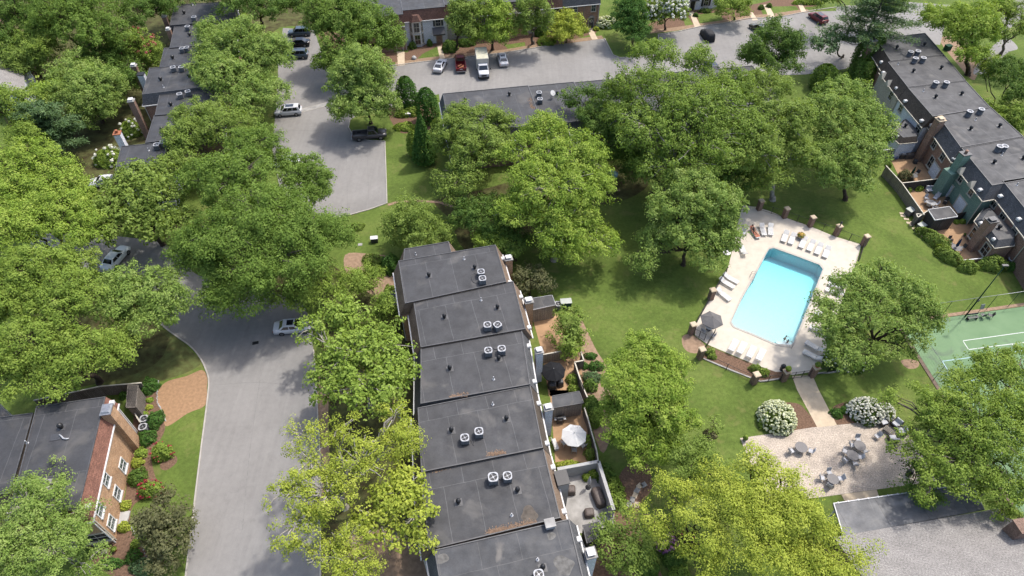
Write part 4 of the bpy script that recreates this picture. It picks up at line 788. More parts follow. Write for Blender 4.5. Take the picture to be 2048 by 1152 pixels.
# ---- grey shingled house at the top left, sheds
def gable(name, lb, qd, z, rise, wl, sh, cat='house'):
    q = [Vector(p) for p in qd]; cen = sum(q, Vector())/4; root = empty(name, (cen.x, cen.y, 0), lb, cat); mb = MB(); mb.prism([p.lerp(cen, .06)[:] for p in q], -.05, z); mb.build('wall', MT[wl], root, world=True)
    m0, m1 = (q[0]+q[3])/2, (q[1]+q[2])/2; m0 = m0.lerp(m1, 0); m0.z = m1.z = z+rise; mb = MB()
    for p in q: p.z = z
    mb.add([q[0], q[1], m1, m0], [(0, 1, 2, 3)]); mb.add([q[3], q[2], m1, m0], [(3, 2, 1, 0)]); o = mb.build('roof', MT[sh], root, world=True)
    bm = bmesh.new(); bm.from_mesh(o.data); bmesh.ops.recalc_face_normals(bm, faces=bm.faces)
    for f in bm.faces:
        if f.normal.z < 0: f.normal_flip()
    bm.to_mesh(o.data); bm.free(); mb = MB(); mb.add([q[0].lerp(cen, .06).xy.to_3d()+Vector((0, 0, z)), q[3].lerp(cen, .06).xy.to_3d()+Vector((0, 0, z)), m0.lerp(m1, .06)], [(0, 1, 2)]); mb.add([q[1].lerp(cen, .06).xy.to_3d()+Vector((0, 0, z)), q[2].lerp(cen, .06).xy.to_3d()+Vector((0, 0, z)), m1.lerp(m0, .06)], [(0, 2, 1)]); mb.build('gable', MT[wl], root, world=True); return root
gable('brick_house', 'house with a grey shingled gable roof at the left edge behind the trees', [P(-80, 150, 5), P(-30, 40, 5), P(45, 110, 5), P(52, 200, 5)], 5, 2.2, 'siding_white', 'shingle_grey')
gable('brick_house', 'pinkish brick house corner at the top left edge, mostly behind dark trees', [P(-90, 40, 5), P(-20, 0, 5), P(12, 50, 5), P(-40, 80, 5)], 5, 1.5, 'brick_red', 'shingle_maroon')
gable('brick_house', 'pale corner of a house at the left edge just above the tan brick house', [W('F', -200, 210, 4), W('F', -20, 160, 4), W('F', 60, 260, 4), W('F', -120, 330, 4)], 4, 1.6, 'siding_white', 'shingle_grey')
def shed(lb, qd, z, wall, roof='roof', rim='steel', cat='shed', drop=0):
    q = [W(*t, z) for t in qd]; q = [Vector(p) for p in ccw(q)]; cen = sum(q, Vector())/len(q); root = empty('garden_shed', (cen.x, cen.y, 0), lb, cat); d = q[1]-q[0]; ang = math.atan2(d.y, d.x)
    mb = MB(); mb.prism([p.lerp(cen, .07)[:] for p in q], 0, z-.1); mb.build('wall', MT[wall], root, world=True)
    mb = MB(); mb.prism([p[:] for p in q], z-.1, z); mb.build('roof', MT[roof], root, world=True, ang=ang)
    mb = MB()
    for i in range(len(q)):
        j = (i+1) % len(q); e = q[j]-q[i]; m = (q[i]+q[j])/2; mb.box((m.x, m.y, z-.03), (e.length+.06, .07, .14), math.atan2(e.y, e.x))
    mb.build('roof_trim', MT[rim], root, world=True)
    k = max(range(len(q)), key=lambda i: -((q[i]+q[(i+1) % len(q)]).y)); a_, b_ = q[k].lerp(cen, .07), q[(k+1) % len(q)].lerp(cen, .07); m = (a_+b_)/2; e = b_-a_; n_ = out_n(a_, b_, cen)
    mb = MB(); mb.box((m.x+n_.x*.03, m.y+n_.y*.03, z*.44), (.85, .05, z*.78), math.atan2(e.y, e.x)); mb.build('door', MT[wall], root, world=True); return root
shed('tan board shed with dark flat roof beside the second central house', [('C', 1060, 470), ('C', 1205, 447), ('C', 1232, 520), ('C', 1060, 557)], 2.5, 'wood_tan')
shed('tan board shed with scuffed grey roof beside the white parasol', [('D', 835, 95), ('D', 995, 66), ('D', 1020, 135), ('D', 840, 165)], 2.5, 'wood_tan', 'roof_worn', 'dgrey')
shed('dark board shed beside the near walled patio, partly under the small round tree', [('D', 1015, 855), ('D', 1110, 830), ('D', 1140, 920), ('D', 1040, 960)], 2.4, 'wood_dark', 'roof', 'dgrey')
shed('black board shed with pale roof trim between the two right patios', [('B', 395, 655), ('B', 572, 630), ('B', 640, 712), ('B', 452, 742)], 2.5, 'wood_dark', 'roof', 'white')
shed('narrow weathered lean-to shed behind the tan brick corner house', [('F', 715, 85), ('F', 772, 85), ('F', 760, 208), ('F', 705, 210)], 2.4, 'wood_grey', 'wood_dark', 'wood_grey')
# ---------------------------------------------------------------- trees and shrubs
LM = {'yellow': leafmat('yellow_green_leaves', (0.186, 0.241, 0.031), (0.275, 0.326, 0.047), (0.373, 0.411, 0.074)),
      'bright': leafmat('bright_green_leaves', (0.128, 0.209, 0.028), (0.205, 0.292, 0.044), (0.293, 0.363, 0.077)),
      'mid': leafmat('mid_green_leaves', (0.104, 0.165, 0.028), (0.171, 0.245, 0.040), (0.247, 0.319, 0.068)),
      'maple': leafmat('maple_leaves', (0.106, 0.173, 0.035), (0.174, 0.254, 0.054), (0.269, 0.340, 0.105)),
      'olive': leafmat('olive_green_leaves', (0.104, 0.156, 0.028), (0.156, 0.222, 0.043), (0.219, 0.294, 0.071)),
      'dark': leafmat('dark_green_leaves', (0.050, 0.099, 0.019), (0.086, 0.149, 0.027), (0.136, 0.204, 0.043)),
      'blue': leafmat('blue_green_needles', (0.056, 0.108, 0.043), (0.095, 0.156, 0.067), (0.146, 0.216, 0.095)),
      'syca': leafmat('sycamore_leaves', (0.095, 0.152, 0.026), (0.146, 0.218, 0.037), (0.211, 0.294, 0.061)),
      'oak': leafmat('oak_leaves', (0.076, 0.130, 0.022), (0.119, 0.190, 0.033), (0.176, 0.255, 0.055)),
      'spring': leafmat('pale_spring_leaves', (0.131, 0.197, 0.030), (0.190, 0.272, 0.045), (0.261, 0.344, 0.080)),
      'plum': leafmat('brown_red_leaves', (0.072, 0.079, 0.036), (0.111, 0.116, 0.052), (0.153, 0.158, 0.077)),
      'evergreen': leafmat('evergreen_sprays', (0.034, 0.084, 0.017), (0.056, 0.126, 0.024), (0.101, 0.192, 0.038)),
      'white': leafmat('white_blossom', (0.502, 0.518, 0.419), (0.653, 0.653, 0.586), (0.711, 0.711, 0.670), .1),
      'cream': leafmat('creamy_blossom', (0.460, 0.502, 0.267), (0.602, 0.628, 0.419), (0.686, 0.686, 0.552), .1),
      'coral': leafmat('coral_blossom', (0.248, 0.056, 0.050), (0.310, 0.093, 0.074), (0.341, 0.124, 0.124), .15),
      'pink': leafmat('red_pink_blossom', (0.217, 0.019, 0.031), (0.310, 0.043, 0.056), (0.341, 0.087, 0.099), .15),
      'mauve': leafmat('mauve_blossom', (0.186, 0.062, 0.186), (0.260, 0.124, 0.236), (0.310, 0.198, 0.260), .15)}
TOT = [0]
def leaves(cs, ns, size, rng, v, asp=.62):
    """cs centres (N,3), ns normals (N,3) -> N quads"""
    N = len(cs); t = rng.normal(size=(N, 3)); t -= ns*np.sum(t*ns, 1)[:, None]; t /= np.linalg.norm(t, axis=1)[:, None]+1e-9
    b = np.cross(ns, t); s = size*(.65+.7*rng.random(N))[:, None]
    q = np.empty((N, 4, 3)); q[:, 0] = cs-t*s; q[:, 1] = cs-b*s*asp+t*s*.15; q[:, 2] = cs+t*s; q[:, 3] = cs+b*s*asp+t*s*.15
    q[:, 0] -= ns*s*.18; q[:, 2] -= ns*s*.18
    return q.reshape(-1, 3), np.repeat(v, 4)
def leafmesh(name, q, v, m, parent=None, loc=(0, 0, 0)):
    TOT[0] += len(q)//4
    me = bpy.data.meshes.new(name); N = len(q)//4
    me.vertices.add(len(q)); me.vertices.foreach_set('co', (q-np.array(loc)).astype(np.float32).ravel())
    me.loops.add(len(q)); me.loops.foreach_set('vertex_index', np.arange(len(q), dtype=np.int32))
    me.polygons.add(N); me.polygons.foreach_set('loop_start', np.arange(0, len(q), 4, dtype=np.int32))
    me.update(calc_edges=True)
    a = me.attributes.new('v', 'FLOAT', 'POINT'); a.data.foreach_set('value', v.astype(np.float32)); me.materials.append(m)
    o = bpy.data.objects.new(name, me); COL.objects.link(o)
    if parent is not None: adopt(o, parent)
    return o
def clumps(lobes, rng, rc, spread=.5, lowcut=-.75, fill=1.0):
    out = []; subs = []
    for li, (c, r) in enumerate(lobes):     # a bough structure: smaller masses over each main mass
        r = np.array(r); rm = float(np.prod(r))**(1/3)
        if rm < 1.9: subs.append((c, r, li)); continue
        m = 7+int(rng.random()*3); g0 = rng.random()*6.28
        for k in range(m):
            zz = -.35+1.3*(k+.5)/m+.12*rng.normal(); zz = max(-.6, min(.97, zz)); g = g0+k*2.4+.3*rng.normal(); q = math.sqrt(1-zz*zz); d = np.array([q*math.cos(g), q*math.sin(g), zz])
            f = .34+.2*rng.random(); subs.append((c+d*r*(.98-f*.85), r*f*np.array([1.0, 1.0, 1.08]), li))
    for si, (c, r, li) in enumerate(subs):
        rm = (r[0]*r[1]*r[2])**(1/3); n = int(max(5, 3.3*fill*(rm/rc)**2)); ph = rng.random(6)*6.28
        f = 0; k = 0
        while k < n and f < n*8:
            f += 1; d = rng.normal(size=3); d /= np.linalg.norm(d)
            if d[2] < lowcut: continue
            wob = 1+.17*math.sin(3*math.atan2(d[1], d[0])+ph[0])+.13*math.sin(5*math.atan2(d[1], d[0])+ph[1]+3*d[2])+.12*math.sin(4.5*d[2]+ph[2])
            rad = wob*(1-spread*rng.random()**1.7)
            p = c+d*np.array(r)*rad
            if any(np.sum(((p-c2)/r2)**2) < .5 for lj, (c2, r2, _) in enumerate(subs) if lj != si): continue
            out.append((p, d, li)); k += 1
    return out
def crown(name, lobes, m, rng, size, rc, parent, per=None, loc=(0, 0, 0), spread=.5, lowcut=-.75, fill=1.0, dens=1.0):
    cl = clumps(lobes, rng, rc, spread, lowcut, fill); Q = []; V = []
    per = per or int(dens*2.3*(rc/size)**2)
    for p, d, li in cl:
        n = max(8, int(per*(.6+.8*rng.random()))); s = rc*(.7+.6*rng.random()); e = rng.normal(size=(n, 3)); e /= np.linalg.norm(e, axis=1)[:, None]
        e[:, 2] = np.where(e[:, 2] < -.45, -e[:, 2]*.6, e[:, 2]); r = s*(.7+.32*rng.random(n))[:, None]
        sub = rng.normal(size=(5, 3))*s*.42; pick = rng.integers(0, 5, n)
        pos = p + e*r*np.array([.75, .75, .68]) + sub[pick]*np.array([1, 1, .8])
        nr = e*.95 + d*.3 + rng.normal(size=(n, 3))*.26 + np.array([0, 0, .4]); nr /= np.linalg.norm(nr, axis=1)[:, None]
        vv = np.clip(.5+.17*rng.normal()+.12*rng.normal(size=n), 0, 1)
        a, b = leaves(pos, nr, size, rng, vv); Q.append(a); V.append(b)
    o = leafmesh(name, np.concatenate(Q), np.concatenate(V), m, parent, loc); return o, cl
def limb(mb, a, b, r0, r1, rng, n=5, sag=0.12):
    a, b = Vector(a), Vector(b); L = (b-a).length; pts = []
    for i in range(n+1):
        t = i/n; p = a.lerp(b, t); p.z += L*sag*math.sin(t*math.pi)*(1 if sag > 0 else 1)
        if 0 < i < n: p += Vector(rng.normal(size=3)*L*.035)
        pts.append(p)
    mb.tube(pts, [r0+(r1-r0)*(i/n) for i in range(n+1)], 6); return pts
def lobe(x, y, rx, ry, zc, cl=1.0):
    s = ppm(y, zc); Rr = rx/s; k = (ry/rx)**2; e = TH-math.atan((y-576)/F)*-1; e = TH+math.atan((y-576)/F)
    kz = math.sqrt(max(.2, (k-math.sin(e)**2)/math.cos(e)**2)); Rz = min(max(Rr*kz, Rr*.5), Rr*1.6); Rz = min(Rz, zc-.6)
    c = P(x, y, zc); return (np.array(c), (Rr, Rr, Rz))
NT = [0]
def tree(lab, lobes, mt='mid', bark='bark', base=None, group=None, bare=0.0, name='tree', size=None, rc=None, spread=.5, cat='tree', dens=1.0, fill=1.0, trunk=None, nbr=14, white=None):
    """lobes: (x, y, rx, ry, zc) in survey pixels and metres"""
    NT[0] += 1; rng = np.random.default_rng(1000+NT[0]); L = [lobe(*l) for l in lobes]
    y0 = lobes[0][1]; near = min(max((y0)/1100, 0), 1); size = size or (.14-.06*near); rc = rc or (.8-.22*near)
    big = max(L, key=lambda l: l[1][0]); c = sum(l[0]*l[1][0]**2 for l in L)/sum(l[1][0]**2 for l in L)
    bx, by = (c[0], c[1]) if base is None else P(*base)[:2]
    root = empty(name, (bx, by, 0), lab, cat, group); loc = (bx, by, 0)
    fo, cl = crown('crown', L, LM[mt], rng, size, rc, root, loc=loc, spread=spread, dens=dens, fill=fill)
    mb = MB(); top = big[0][2]+big[1][2]*.35; Rm = big[1][0]; tr = trunk or max(.07, .019*top+.014*Rm)
    fork = Vector((bx+(c[0]-bx)*.35, by+(c[1]-by)*.35, max(1.2, .33*top)))
    limb(mb, (bx, by, -.1), fork, tr*1.25, tr*.85, rng, 4, 0); mb.lathe((bx, by, -.05), [(tr*2.0, 0), (tr*1.45, .25), (tr*1.15, .7)], 8)
    heads = []
    for (lc, lr) in L:
        t = Vector(lc) + Vector((0, 0, lr[2]*.15)); limb(mb, fork, t, tr*.75, tr*.3, rng, 6, .08); heads.append((t, lr))
        for k in range(3 if len(L) > 1 else 4):
            g = rng.random()*6.28; t2 = Vector(lc)+Vector((math.cos(g)*lr[0]*.6, math.sin(g)*lr[1]*.6, lr[2]*(.1+.5*rng.random()))); limb(mb, fork.lerp(t, .35+.4*rng.random()), t2, tr*.38, tr*.1, rng, 5, .1)
    idx = rng.permutation(len(cl))[:max(nbr, int(len(cl)*(.25+bare)))]
    for i in idx:
        p, d, li = cl[i]; t, lr = heads[li]; a = Vector(L[li][0])+(Vector(p)-Vector(L[li][0]))*.3; limb(mb, a, Vector(p)+Vector(d*rc*(.15+.5*bare)), tr*.2+.02, .022, rng, 3, .06)
    mb.build('trunk', MT[bark], root, world=True)
    if white:   # blossom heads
        m2, frac, hs = white; Q = []; V = []
        for p, d, li in cl:
            if rng.random() > frac or d[2] < -.3: continue
            n = 26; e = rng.normal(size=(n, 3)); e /= np.linalg.norm(e, axis=1)[:, None]
            pos = p+d*rc*.75+np.array([0, 0, rc*.4])+e*hs; a, b = leaves(pos, e, hs*.55, rng, np.clip(rng.random(n), 0, 1), .9); Q.append(a); V.append(b)
        leafmesh('blossom', np.concatenate(Q), np.concatenate(V), LM[m2], root, loc)
    return root
def conifer(lab, x, y, rx, h, mt='evergreen', shape='drop', base=True, group=None):
    """x, y: foot of the tree"""
    NT[0] += 1; rng = np.random.default_rng(3000+NT[0]); b = P(x, y); Rr = rx/ppm(y, h*.4); root = empty('evergreen_tree', b, lab, 'tree', group)
    N = int(2600*(Rr*h/9)); N = max(1500, min(N, 9000)); t = rng.random(N)**.85; g = rng.random(N)*6.28
    pr = (lambda t: np.sqrt(np.clip(1-((t-.36)/.66)**2, 0, 1))) if shape == 'drop' else ((lambda t: (1-t)**.75*np.minimum(1, .55+t*5)) if shape == 'cone' else (lambda t: np.minimum(1, (1-t)*3.2)**.6*np.minimum(1, .75+t*2)))
    r = Rr*pr(t)*(1+.07*np.sin(7*g+t*9)+.06*rng.normal(size=N))*(1-.25*rng.random(N)**2)
    pos = np.stack([b.x+r*np.cos(g), b.y+r*np.sin(g), .15+t*h], 1); nr = np.stack([np.cos(g), np.sin(g), .55+0*g], 1)+rng.normal(size=(N, 3))*.45; nr /= np.linalg.norm(nr, axis=1)[:, None]
    lump = .5+.22*np.sin(5*g+ph_(t))+.13*rng.normal(size=N); q, v = leaves(pos, nr, .17, rng, np.clip(lump, 0, 1)); leafmesh('crown', q, v, LM[mt], root, loc=b[:])
    mb = MB(); mb.cyl(b-Vector((0, 0, .1)), b+Vector((0, 0, h*.85)), .14, .03, n=7); mb.build('trunk', MT['bark'], root, world=True); return root
def ph_(t): return 11*t
def pine(lab, x, y, h, R0, mt='blue', bark='bark_grey', seed=0, lean=(0, 0)):
    NT[0] += 1; rng = np.random.default_rng(5000+NT[0]); b = P(x, y); root = empty('pine_tree', b, lab, 'tree'); mb = MB(); Q = []; V = []
    top = b+Vector((lean[0], lean[1], h)); mb.tube([b-Vector((0, 0, .1)), b.lerp(top, .3)+Vector((.1, 0, 0)), b.lerp(top, .65), top], [.36, .27, .16, .04], 8)
    nb = 46
    for i in range(nb):
        t = .28+.7*(i/nb); L = R0*(1.1-t)**.6*(.55+.65*rng.random())*1.15; g = i*2.4+rng.random()*.6; a = b.lerp(top, t); e = a+Vector((math.cos(g)*L, math.sin(g)*L, L*(.12+.12*rng.random()))); pts = limb(mb, a, e, .07, .02, rng, 4, -.05)
        for k in range(7):
            s = .3+.75*k/6; c = np.array(a.lerp(e, s)); n = 60; d = np.array([math.cos(g), math.sin(g), .25]); off = rng.normal(size=(n, 3))*np.array([.5, .5, .2])*(.6+.1*L); pos = c+off; nr = np.array([0, 0, 1.])+rng.normal(size=(n, 3))*.45; nr /= np.linalg.norm(nr, axis=1)[:, None]
            q, v = leaves(pos, nr, .26, rng, np.clip(.5+.2*rng.normal()+.15*rng.normal(size=n), 0, 1), .25); Q.append(q); V.append(v)
    leafmesh('crown', np.concatenate(Q), np.concatenate(V), LM[mt], root, loc=b[:]); mb.build('trunk', MT[bark], root, world=True); return root
def shrub(lab, c, x, y, rx, h=1.2, mt='mid', ry=None, head=None, name='shrub', group=None, cat='shrub', size=.1, rot=0):
    """x, y: middle of the plant at half height (pixels of crop c), rx, ry in metres"""
    NT[0] += 1; rng = np.random.default_rng(7000+NT[0]); g = W(c, x, y, h*.5); ry = ry or rx; root = empty(name, (g.x, g.y, 0), lab, cat, group, rot); A = rx*ry
    n = int(min(9000, max(500, 900*A*(.5+.5*h)*(.1/size)**2))); d = rng.normal(size=(n, 3)); d /= np.linalg.norm(d, axis=1)[:, None]; d[:, 2] = np.abs(d[:, 2])*1.0-.15
    az = np.arctan2(d[:, 1], d[:, 0]); ph = rng.random(4)*6.28; wob = 1+.09*np.sin(3*az+ph[0])+.08*np.sin(5*az+ph[1]+4*d[:, 2])+.06*np.sin(9*az+ph[2]+6*d[:, 2])
    r = (wob*(1-.22*rng.random(n)**1.5))[:, None]; pos = d*r*np.array([rx, ry, h*.92])+np.array([0, 0, .12*h]); nr = d*.8+rng.normal(size=(n, 3))*.4+np.array([0, 0, .3]); nr /= np.linalg.norm(nr, axis=1)[:, None]
    v = np.clip(.5+.2*np.sin(6*az+ph[3]+5*d[:, 2])+.15*rng.normal(size=n), 0, 1); q, vv = leaves(pos, nr, size, rng, v); leafmesh('foliage', q, vv, LM[mt], root)
    mb = MB()
    for k in range(5): a = rng.random()*6.28; mb.tube([(0, 0, -.05), (math.cos(a)*rx*.3, math.sin(a)*ry*.3, h*.4), (math.cos(a)*rx*.55, math.sin(a)*ry*.55, h*.75)], [.03, .02, .01], 5)
    mb.build('stem', MT['bark'], root)
    if head:
        m2, cnt, hs = head; Q = []; V = []
        for k in range(cnt):
            e = rng.normal(size=3); e /= np.linalg.norm(e); e[2] = abs(e[2])
            p = e*np.array([rx, ry, h*.95])*(.97+.1*rng.random())+np.array([0, 0, .12*h]); m = 22; f = rng.normal(size=(m, 3)); f /= np.linalg.norm(f, axis=1)[:, None]
            s = hs*(.7+.6*rng.random()); a, b = leaves(p+f*s*np.array([1, 1, .8]), f, s*.62, rng, np.clip(.5+.25*rng.normal(size=m), 0, 1), .95); Q.append(a); V.append(b)
        leafmesh('blossom', np.concatenate(Q), np.concatenate(V), LM[m2], root)
    return root
T = tree
# left edge and top left
T('dark tree filling the top left corner', [(45, 45, 62, 60, 8), (-20, 100, 50, 50, 7), (20, 110, 40, 40, 6)], 'dark')
T('tall green tree at the top, left of the coral flowering tree', [(150, 30, 80, 60, 11), (200, 75, 60, 50, 9), (95, 60, 40, 45, 9)], 'oak')
T('dark tree right of the tall green tree, behind the left row', [(300, 20, 60, 45, 8), (350, -20, 60, 40, 8)], 'dark')
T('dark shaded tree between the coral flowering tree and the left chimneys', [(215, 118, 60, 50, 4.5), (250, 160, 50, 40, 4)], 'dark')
T('coral flowering crape myrtle left of the far chimneys', [(280, 100, 42, 38, 4.5), (245, 95, 30, 28, 4), (310, 115, 24, 30, 4)], 'mid', white=('coral', .2, .26), rc=.6)
T('olive-brown tree beside the grey shingled house', [(70, 110, 50, 45, 6), (45, 135, 35, 35, 5)], 'olive')
T('light green tree above the bluish pine', [(75, 90, 45, 30, 8)], 'mid')
T('puffy yellow-green tree left of the brick chimneys', [(150, 150, 50, 42, 7), (195, 175, 55, 45, 7), (125, 190, 45, 40, 6), (225, 185, 30, 32, 5), (190, 225, 45, 45, 4.5)], 'maple')
T('small bright yellow-green tree beside the bluish pine', [(90, 185, 30, 24, 7)], 'bright')
pine('bluish pine with bare grey stems at the left', 135, 320, 10, 5.0, 'blue')
T('mid green tree at the left edge above the yellow-green canopy', [(25, 215, 60, 50, 8), (60, 265, 45, 35, 7)], 'mid')
T('wide yellow-green tree at the left below the bluish pine', [(45, 320, 70, 50, 10), (120, 360, 70, 50, 9), (30, 390, 60, 45, 9), (165, 400, 40, 35, 7)], 'bright')
T('yellow-green spreading tree at the left edge, halfway down', [(95, 430, 70, 45, 10), (25, 460, 60, 50, 10), (160, 460, 50, 40, 9)], 'bright')
T('fine leaved olive tree above the half hidden silver car', [(265, 370, 60, 42, 8), (320, 400, 50, 45, 8), (230, 420, 55, 40, 8), (300, 350, 45, 25, 8.5), (290, 445, 50, 28, 7), (355, 445, 45, 30, 7), (215, 460, 40, 24, 7)], 'olive', size=.2)
T('large green tree on the left above the kerbed lawn', [(60, 540, 75, 50, 11), (130, 590, 75, 60, 11), (20, 600, 60, 55, 10), (130, 520, 50, 35, 9), (165, 528, 34, 24, 8)], 'mid')
T('light green maple reaching over the road from the left', [(256, 574, 60, 34, 9), (305, 590, 62, 40, 8), (345, 612, 48, 34, 7.5), (280, 640, 62, 40, 7), (215, 600, 55, 45, 9)], 'maple', base=(262, 690))
T('big green tree above the tan brick corner house', [(60, 680, 75, 60, 10), (150, 700, 70, 55, 9), (225, 700, 50, 45, 7.5), (25, 745, 60, 45, 8), (120, 750, 60, 30, 8)], 'mid', base=(200, 765))
# trees over the left row and the middle
T('large maple right of the far left row with pale upturned leaves', [(480, 85, 62, 50, 10), (425, 75, 40, 35, 9), (540, 115, 50, 45, 9), (470, 150, 75, 50, 8), (520, 195, 60, 40, 7), (430, 130, 45, 40, 8)], 'maple', base=(478, 235))
T('loose olive tree in front of the left row roofs', [(400, 240, 60, 35, 8), (450, 255, 60, 35, 8.5), (370, 275, 45, 35, 8), (355, 330, 45, 30, 7)], 'olive', 'bark_grey', base=(430, 330), bare=.2)
T('tall green oak left of the lower parking end', [(500, 290, 60, 40, 10), (470, 360, 80, 45, 11), (560, 320, 35, 25, 8), (410, 360, 55, 45, 9.5)], 'oak', 'bark_grey', bare=.1)
T('rounded green tree against the pale parking end', [(610, 350, 50, 45, 8), (640, 380, 32, 40, 7), (580, 400, 55, 40, 8)], 'oak')
T('massive oak in the middle left with a dark lower crown', [(520, 430, 80, 50, 12), (450, 470, 75, 55, 11), (600, 460, 70, 50, 10.5), (660, 465, 42, 38, 8), (540, 520, 90, 55, 10), (420, 530, 50, 40, 8), (500, 585, 50, 38, 6.5), (600, 520, 60, 45, 9), (395, 490, 50, 42, 8.5), (445, 585, 42, 34, 6.5)], 'oak', 'bark_grey', base=(545, 600), rc=1.1)
T('dark tree with visible trunk at the top, left of the parked cars', [(530, 5, 55, 25, 9), (450, 0, 55, 30, 9), (590, 10, 40, 22, 8)], 'dark', base=(527, 55))
T('tall tree at the top above the parking junction', [(700, 30, 60, 45, 10), (640, 45, 35, 45, 9), (750, 60, 55, 45, 9), (690, 90, 50, 38, 7), (660, 125, 34, 25, 5), (780, 90, 28, 30, 6)], 'oak', base=(700, 140))
T('full round maple on the kerbed island beside the dark pickup', [(715, 130, 52, 42, 10), (750, 150, 42, 40, 9), (690, 160, 36, 32, 8.5), (725, 195, 62, 42, 6.5), (760, 210, 36, 35, 5), (700, 215, 42, 30, 5)], 'maple', base=(742, 247))
T('dense round tree left of the central row far end', [(830, 430, 48, 38, 6), (845, 465, 50, 40, 4.5), (800, 455, 35, 42, 4), (870, 470, 28, 25, 4)], 'olive', rc=.8)
T('loose dark tree covering the left end of the hidden row', [(945, 235, 50, 38, 9), (905, 280, 40, 45, 7), (960, 300, 60, 50, 8), (920, 360, 55, 45, 6), (1000, 250, 30, 30, 8)], 'olive', 'bark_grey', base=(930, 420), bare=.15)
T('wide bright maple with pale forked limbs in the centre', [(1090, 260, 50, 35, 11), (1060, 310, 65, 45, 11), (1150, 310, 62, 48, 11), (1110, 370, 95, 50, 10), (1190, 370, 48, 40, 8.5), (1040, 420, 60, 45, 8), (1130, 450, 75, 45, 7), (1190, 480, 50, 35, 5), (1130, 505, 45, 25, 4.5)], 'bright', 'bark_pale', base=(1108, 520))
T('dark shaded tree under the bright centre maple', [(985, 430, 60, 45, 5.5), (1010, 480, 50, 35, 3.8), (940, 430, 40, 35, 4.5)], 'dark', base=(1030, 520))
T('dark green tree between the dish roof and the sycamore', [(1170, 205, 52, 28, 8.5), (1200, 240, 45, 32, 8.5), (1235, 280, 40, 35, 8)], 'dark', rc=.9)
T('huge sycamore with white limbs, tallest crown near the top', [(1310, 110, 48, 32, 16), (1390, 125, 42, 38, 15), (1270, 170, 50, 32, 14), (1340, 180, 70, 45, 15), (1430, 210, 75, 48, 14), (1300, 250, 75, 50, 13), (1400, 280, 90, 50, 12), (1490, 270, 50, 50, 11), (1240, 235, 35, 35, 11), (1350, 330, 85, 35, 9), (1455, 165, 50, 30, 13.5), (1235, 185, 36, 28, 12), (1380, 215, 60, 40, 15)], 'syca', 'bark_pale', base=(1325, 410), rc=.9, bare=.3, dens=.85, fill=.85)
T('second big sycamore-like tree right of the tallest crown', [(1530, 175, 50, 36, 12), (1480, 190, 40, 30, 12), (1570, 240, 55, 45, 11.5), (1510, 300, 55, 50, 10), (1590, 310, 40, 38, 8), (1540, 345, 50, 30, 6)], 'olive', 'bark_pale', base=(1545, 400))
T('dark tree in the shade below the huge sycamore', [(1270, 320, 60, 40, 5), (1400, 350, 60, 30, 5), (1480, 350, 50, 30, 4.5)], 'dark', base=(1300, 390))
T('pale tipped maple beside the white sided right row', [(1690, 195, 58, 40, 10), (1740, 250, 50, 45, 9), (1650, 235, 50, 45, 10), (1700, 290, 72, 50, 8), (1640, 330, 50, 45, 6.5), (1700, 350, 50, 38, 5)], 'maple', base=(1690, 400))
T('dense dark maple standing by the upper parking road', [(1550, 70, 38, 32, 9), (1575, 95, 36, 35, 8), (1520, 100, 36, 30, 7.5), (1555, 125, 50, 32, 6), (1500, 110, 22, 22, 5)], 'dark', rc=.85, base=(1550, 165))
pine('tall pine with drooping sprays at the top of the right row', 1700, 140, 17, 7.5, 'blue', lean=(1.5, 1))
T('thin grey-green side tree left of the tall pine', [(1650, 90, 28, 18, 6), (1665, 70, 20, 15, 7)], 'blue', 'bark_grey', base=(1685, 115), size=.2, rc=.7)
conifer('short dark conifer by the parking road left of the pine', 1640, 178, 26, 4.6, 'dark'); conifer('dark conifer against the far brick chimney', 1722, 150, 30, 8, 'dark'); conifer('low conifer between the pine and the pale tipped maple', 1715, 172, 28, 5, 'dark')
T('bright green tree with leaning trunk right of the far right roofs', [(1890, 40, 50, 35, 10), (1945, 55, 50, 45, 10), (1930, 100, 45, 30, 8), (1985, 20, 35, 28, 10)], 'bright', 'bark', base=(1935, 150), trunk=.35)
T('sparse branching tree at the top right corner', [(2010, 30, 40, 35, 9), (2050, 60, 40, 35, 8), (1990, 70, 24, 22, 7)], 'olive', 'bark_grey', base=(2000, 110), bare=.5, dens=.6, fill=.7)
T('dark green tree at the right edge below the sparse one', [(2020, 150, 45, 35, 6), (2045, 195, 30, 28, 6)], 'dark'); T('green bushy tree behind the right roofs', [(1965, 130, 35, 28, 5), (2000, 230, 45, 32, 4), (2040, 240, 35, 30, 4)], 'mid')
T('tree at the very top between the pine and the right row', [(1770, 0, 45, 25, 7), (1660, -10, 40, 20, 8)], 'oak'); T('round tree at the top edge left of the white flowering tree', [(1265, 0, 30, 18, 7)], 'mid')
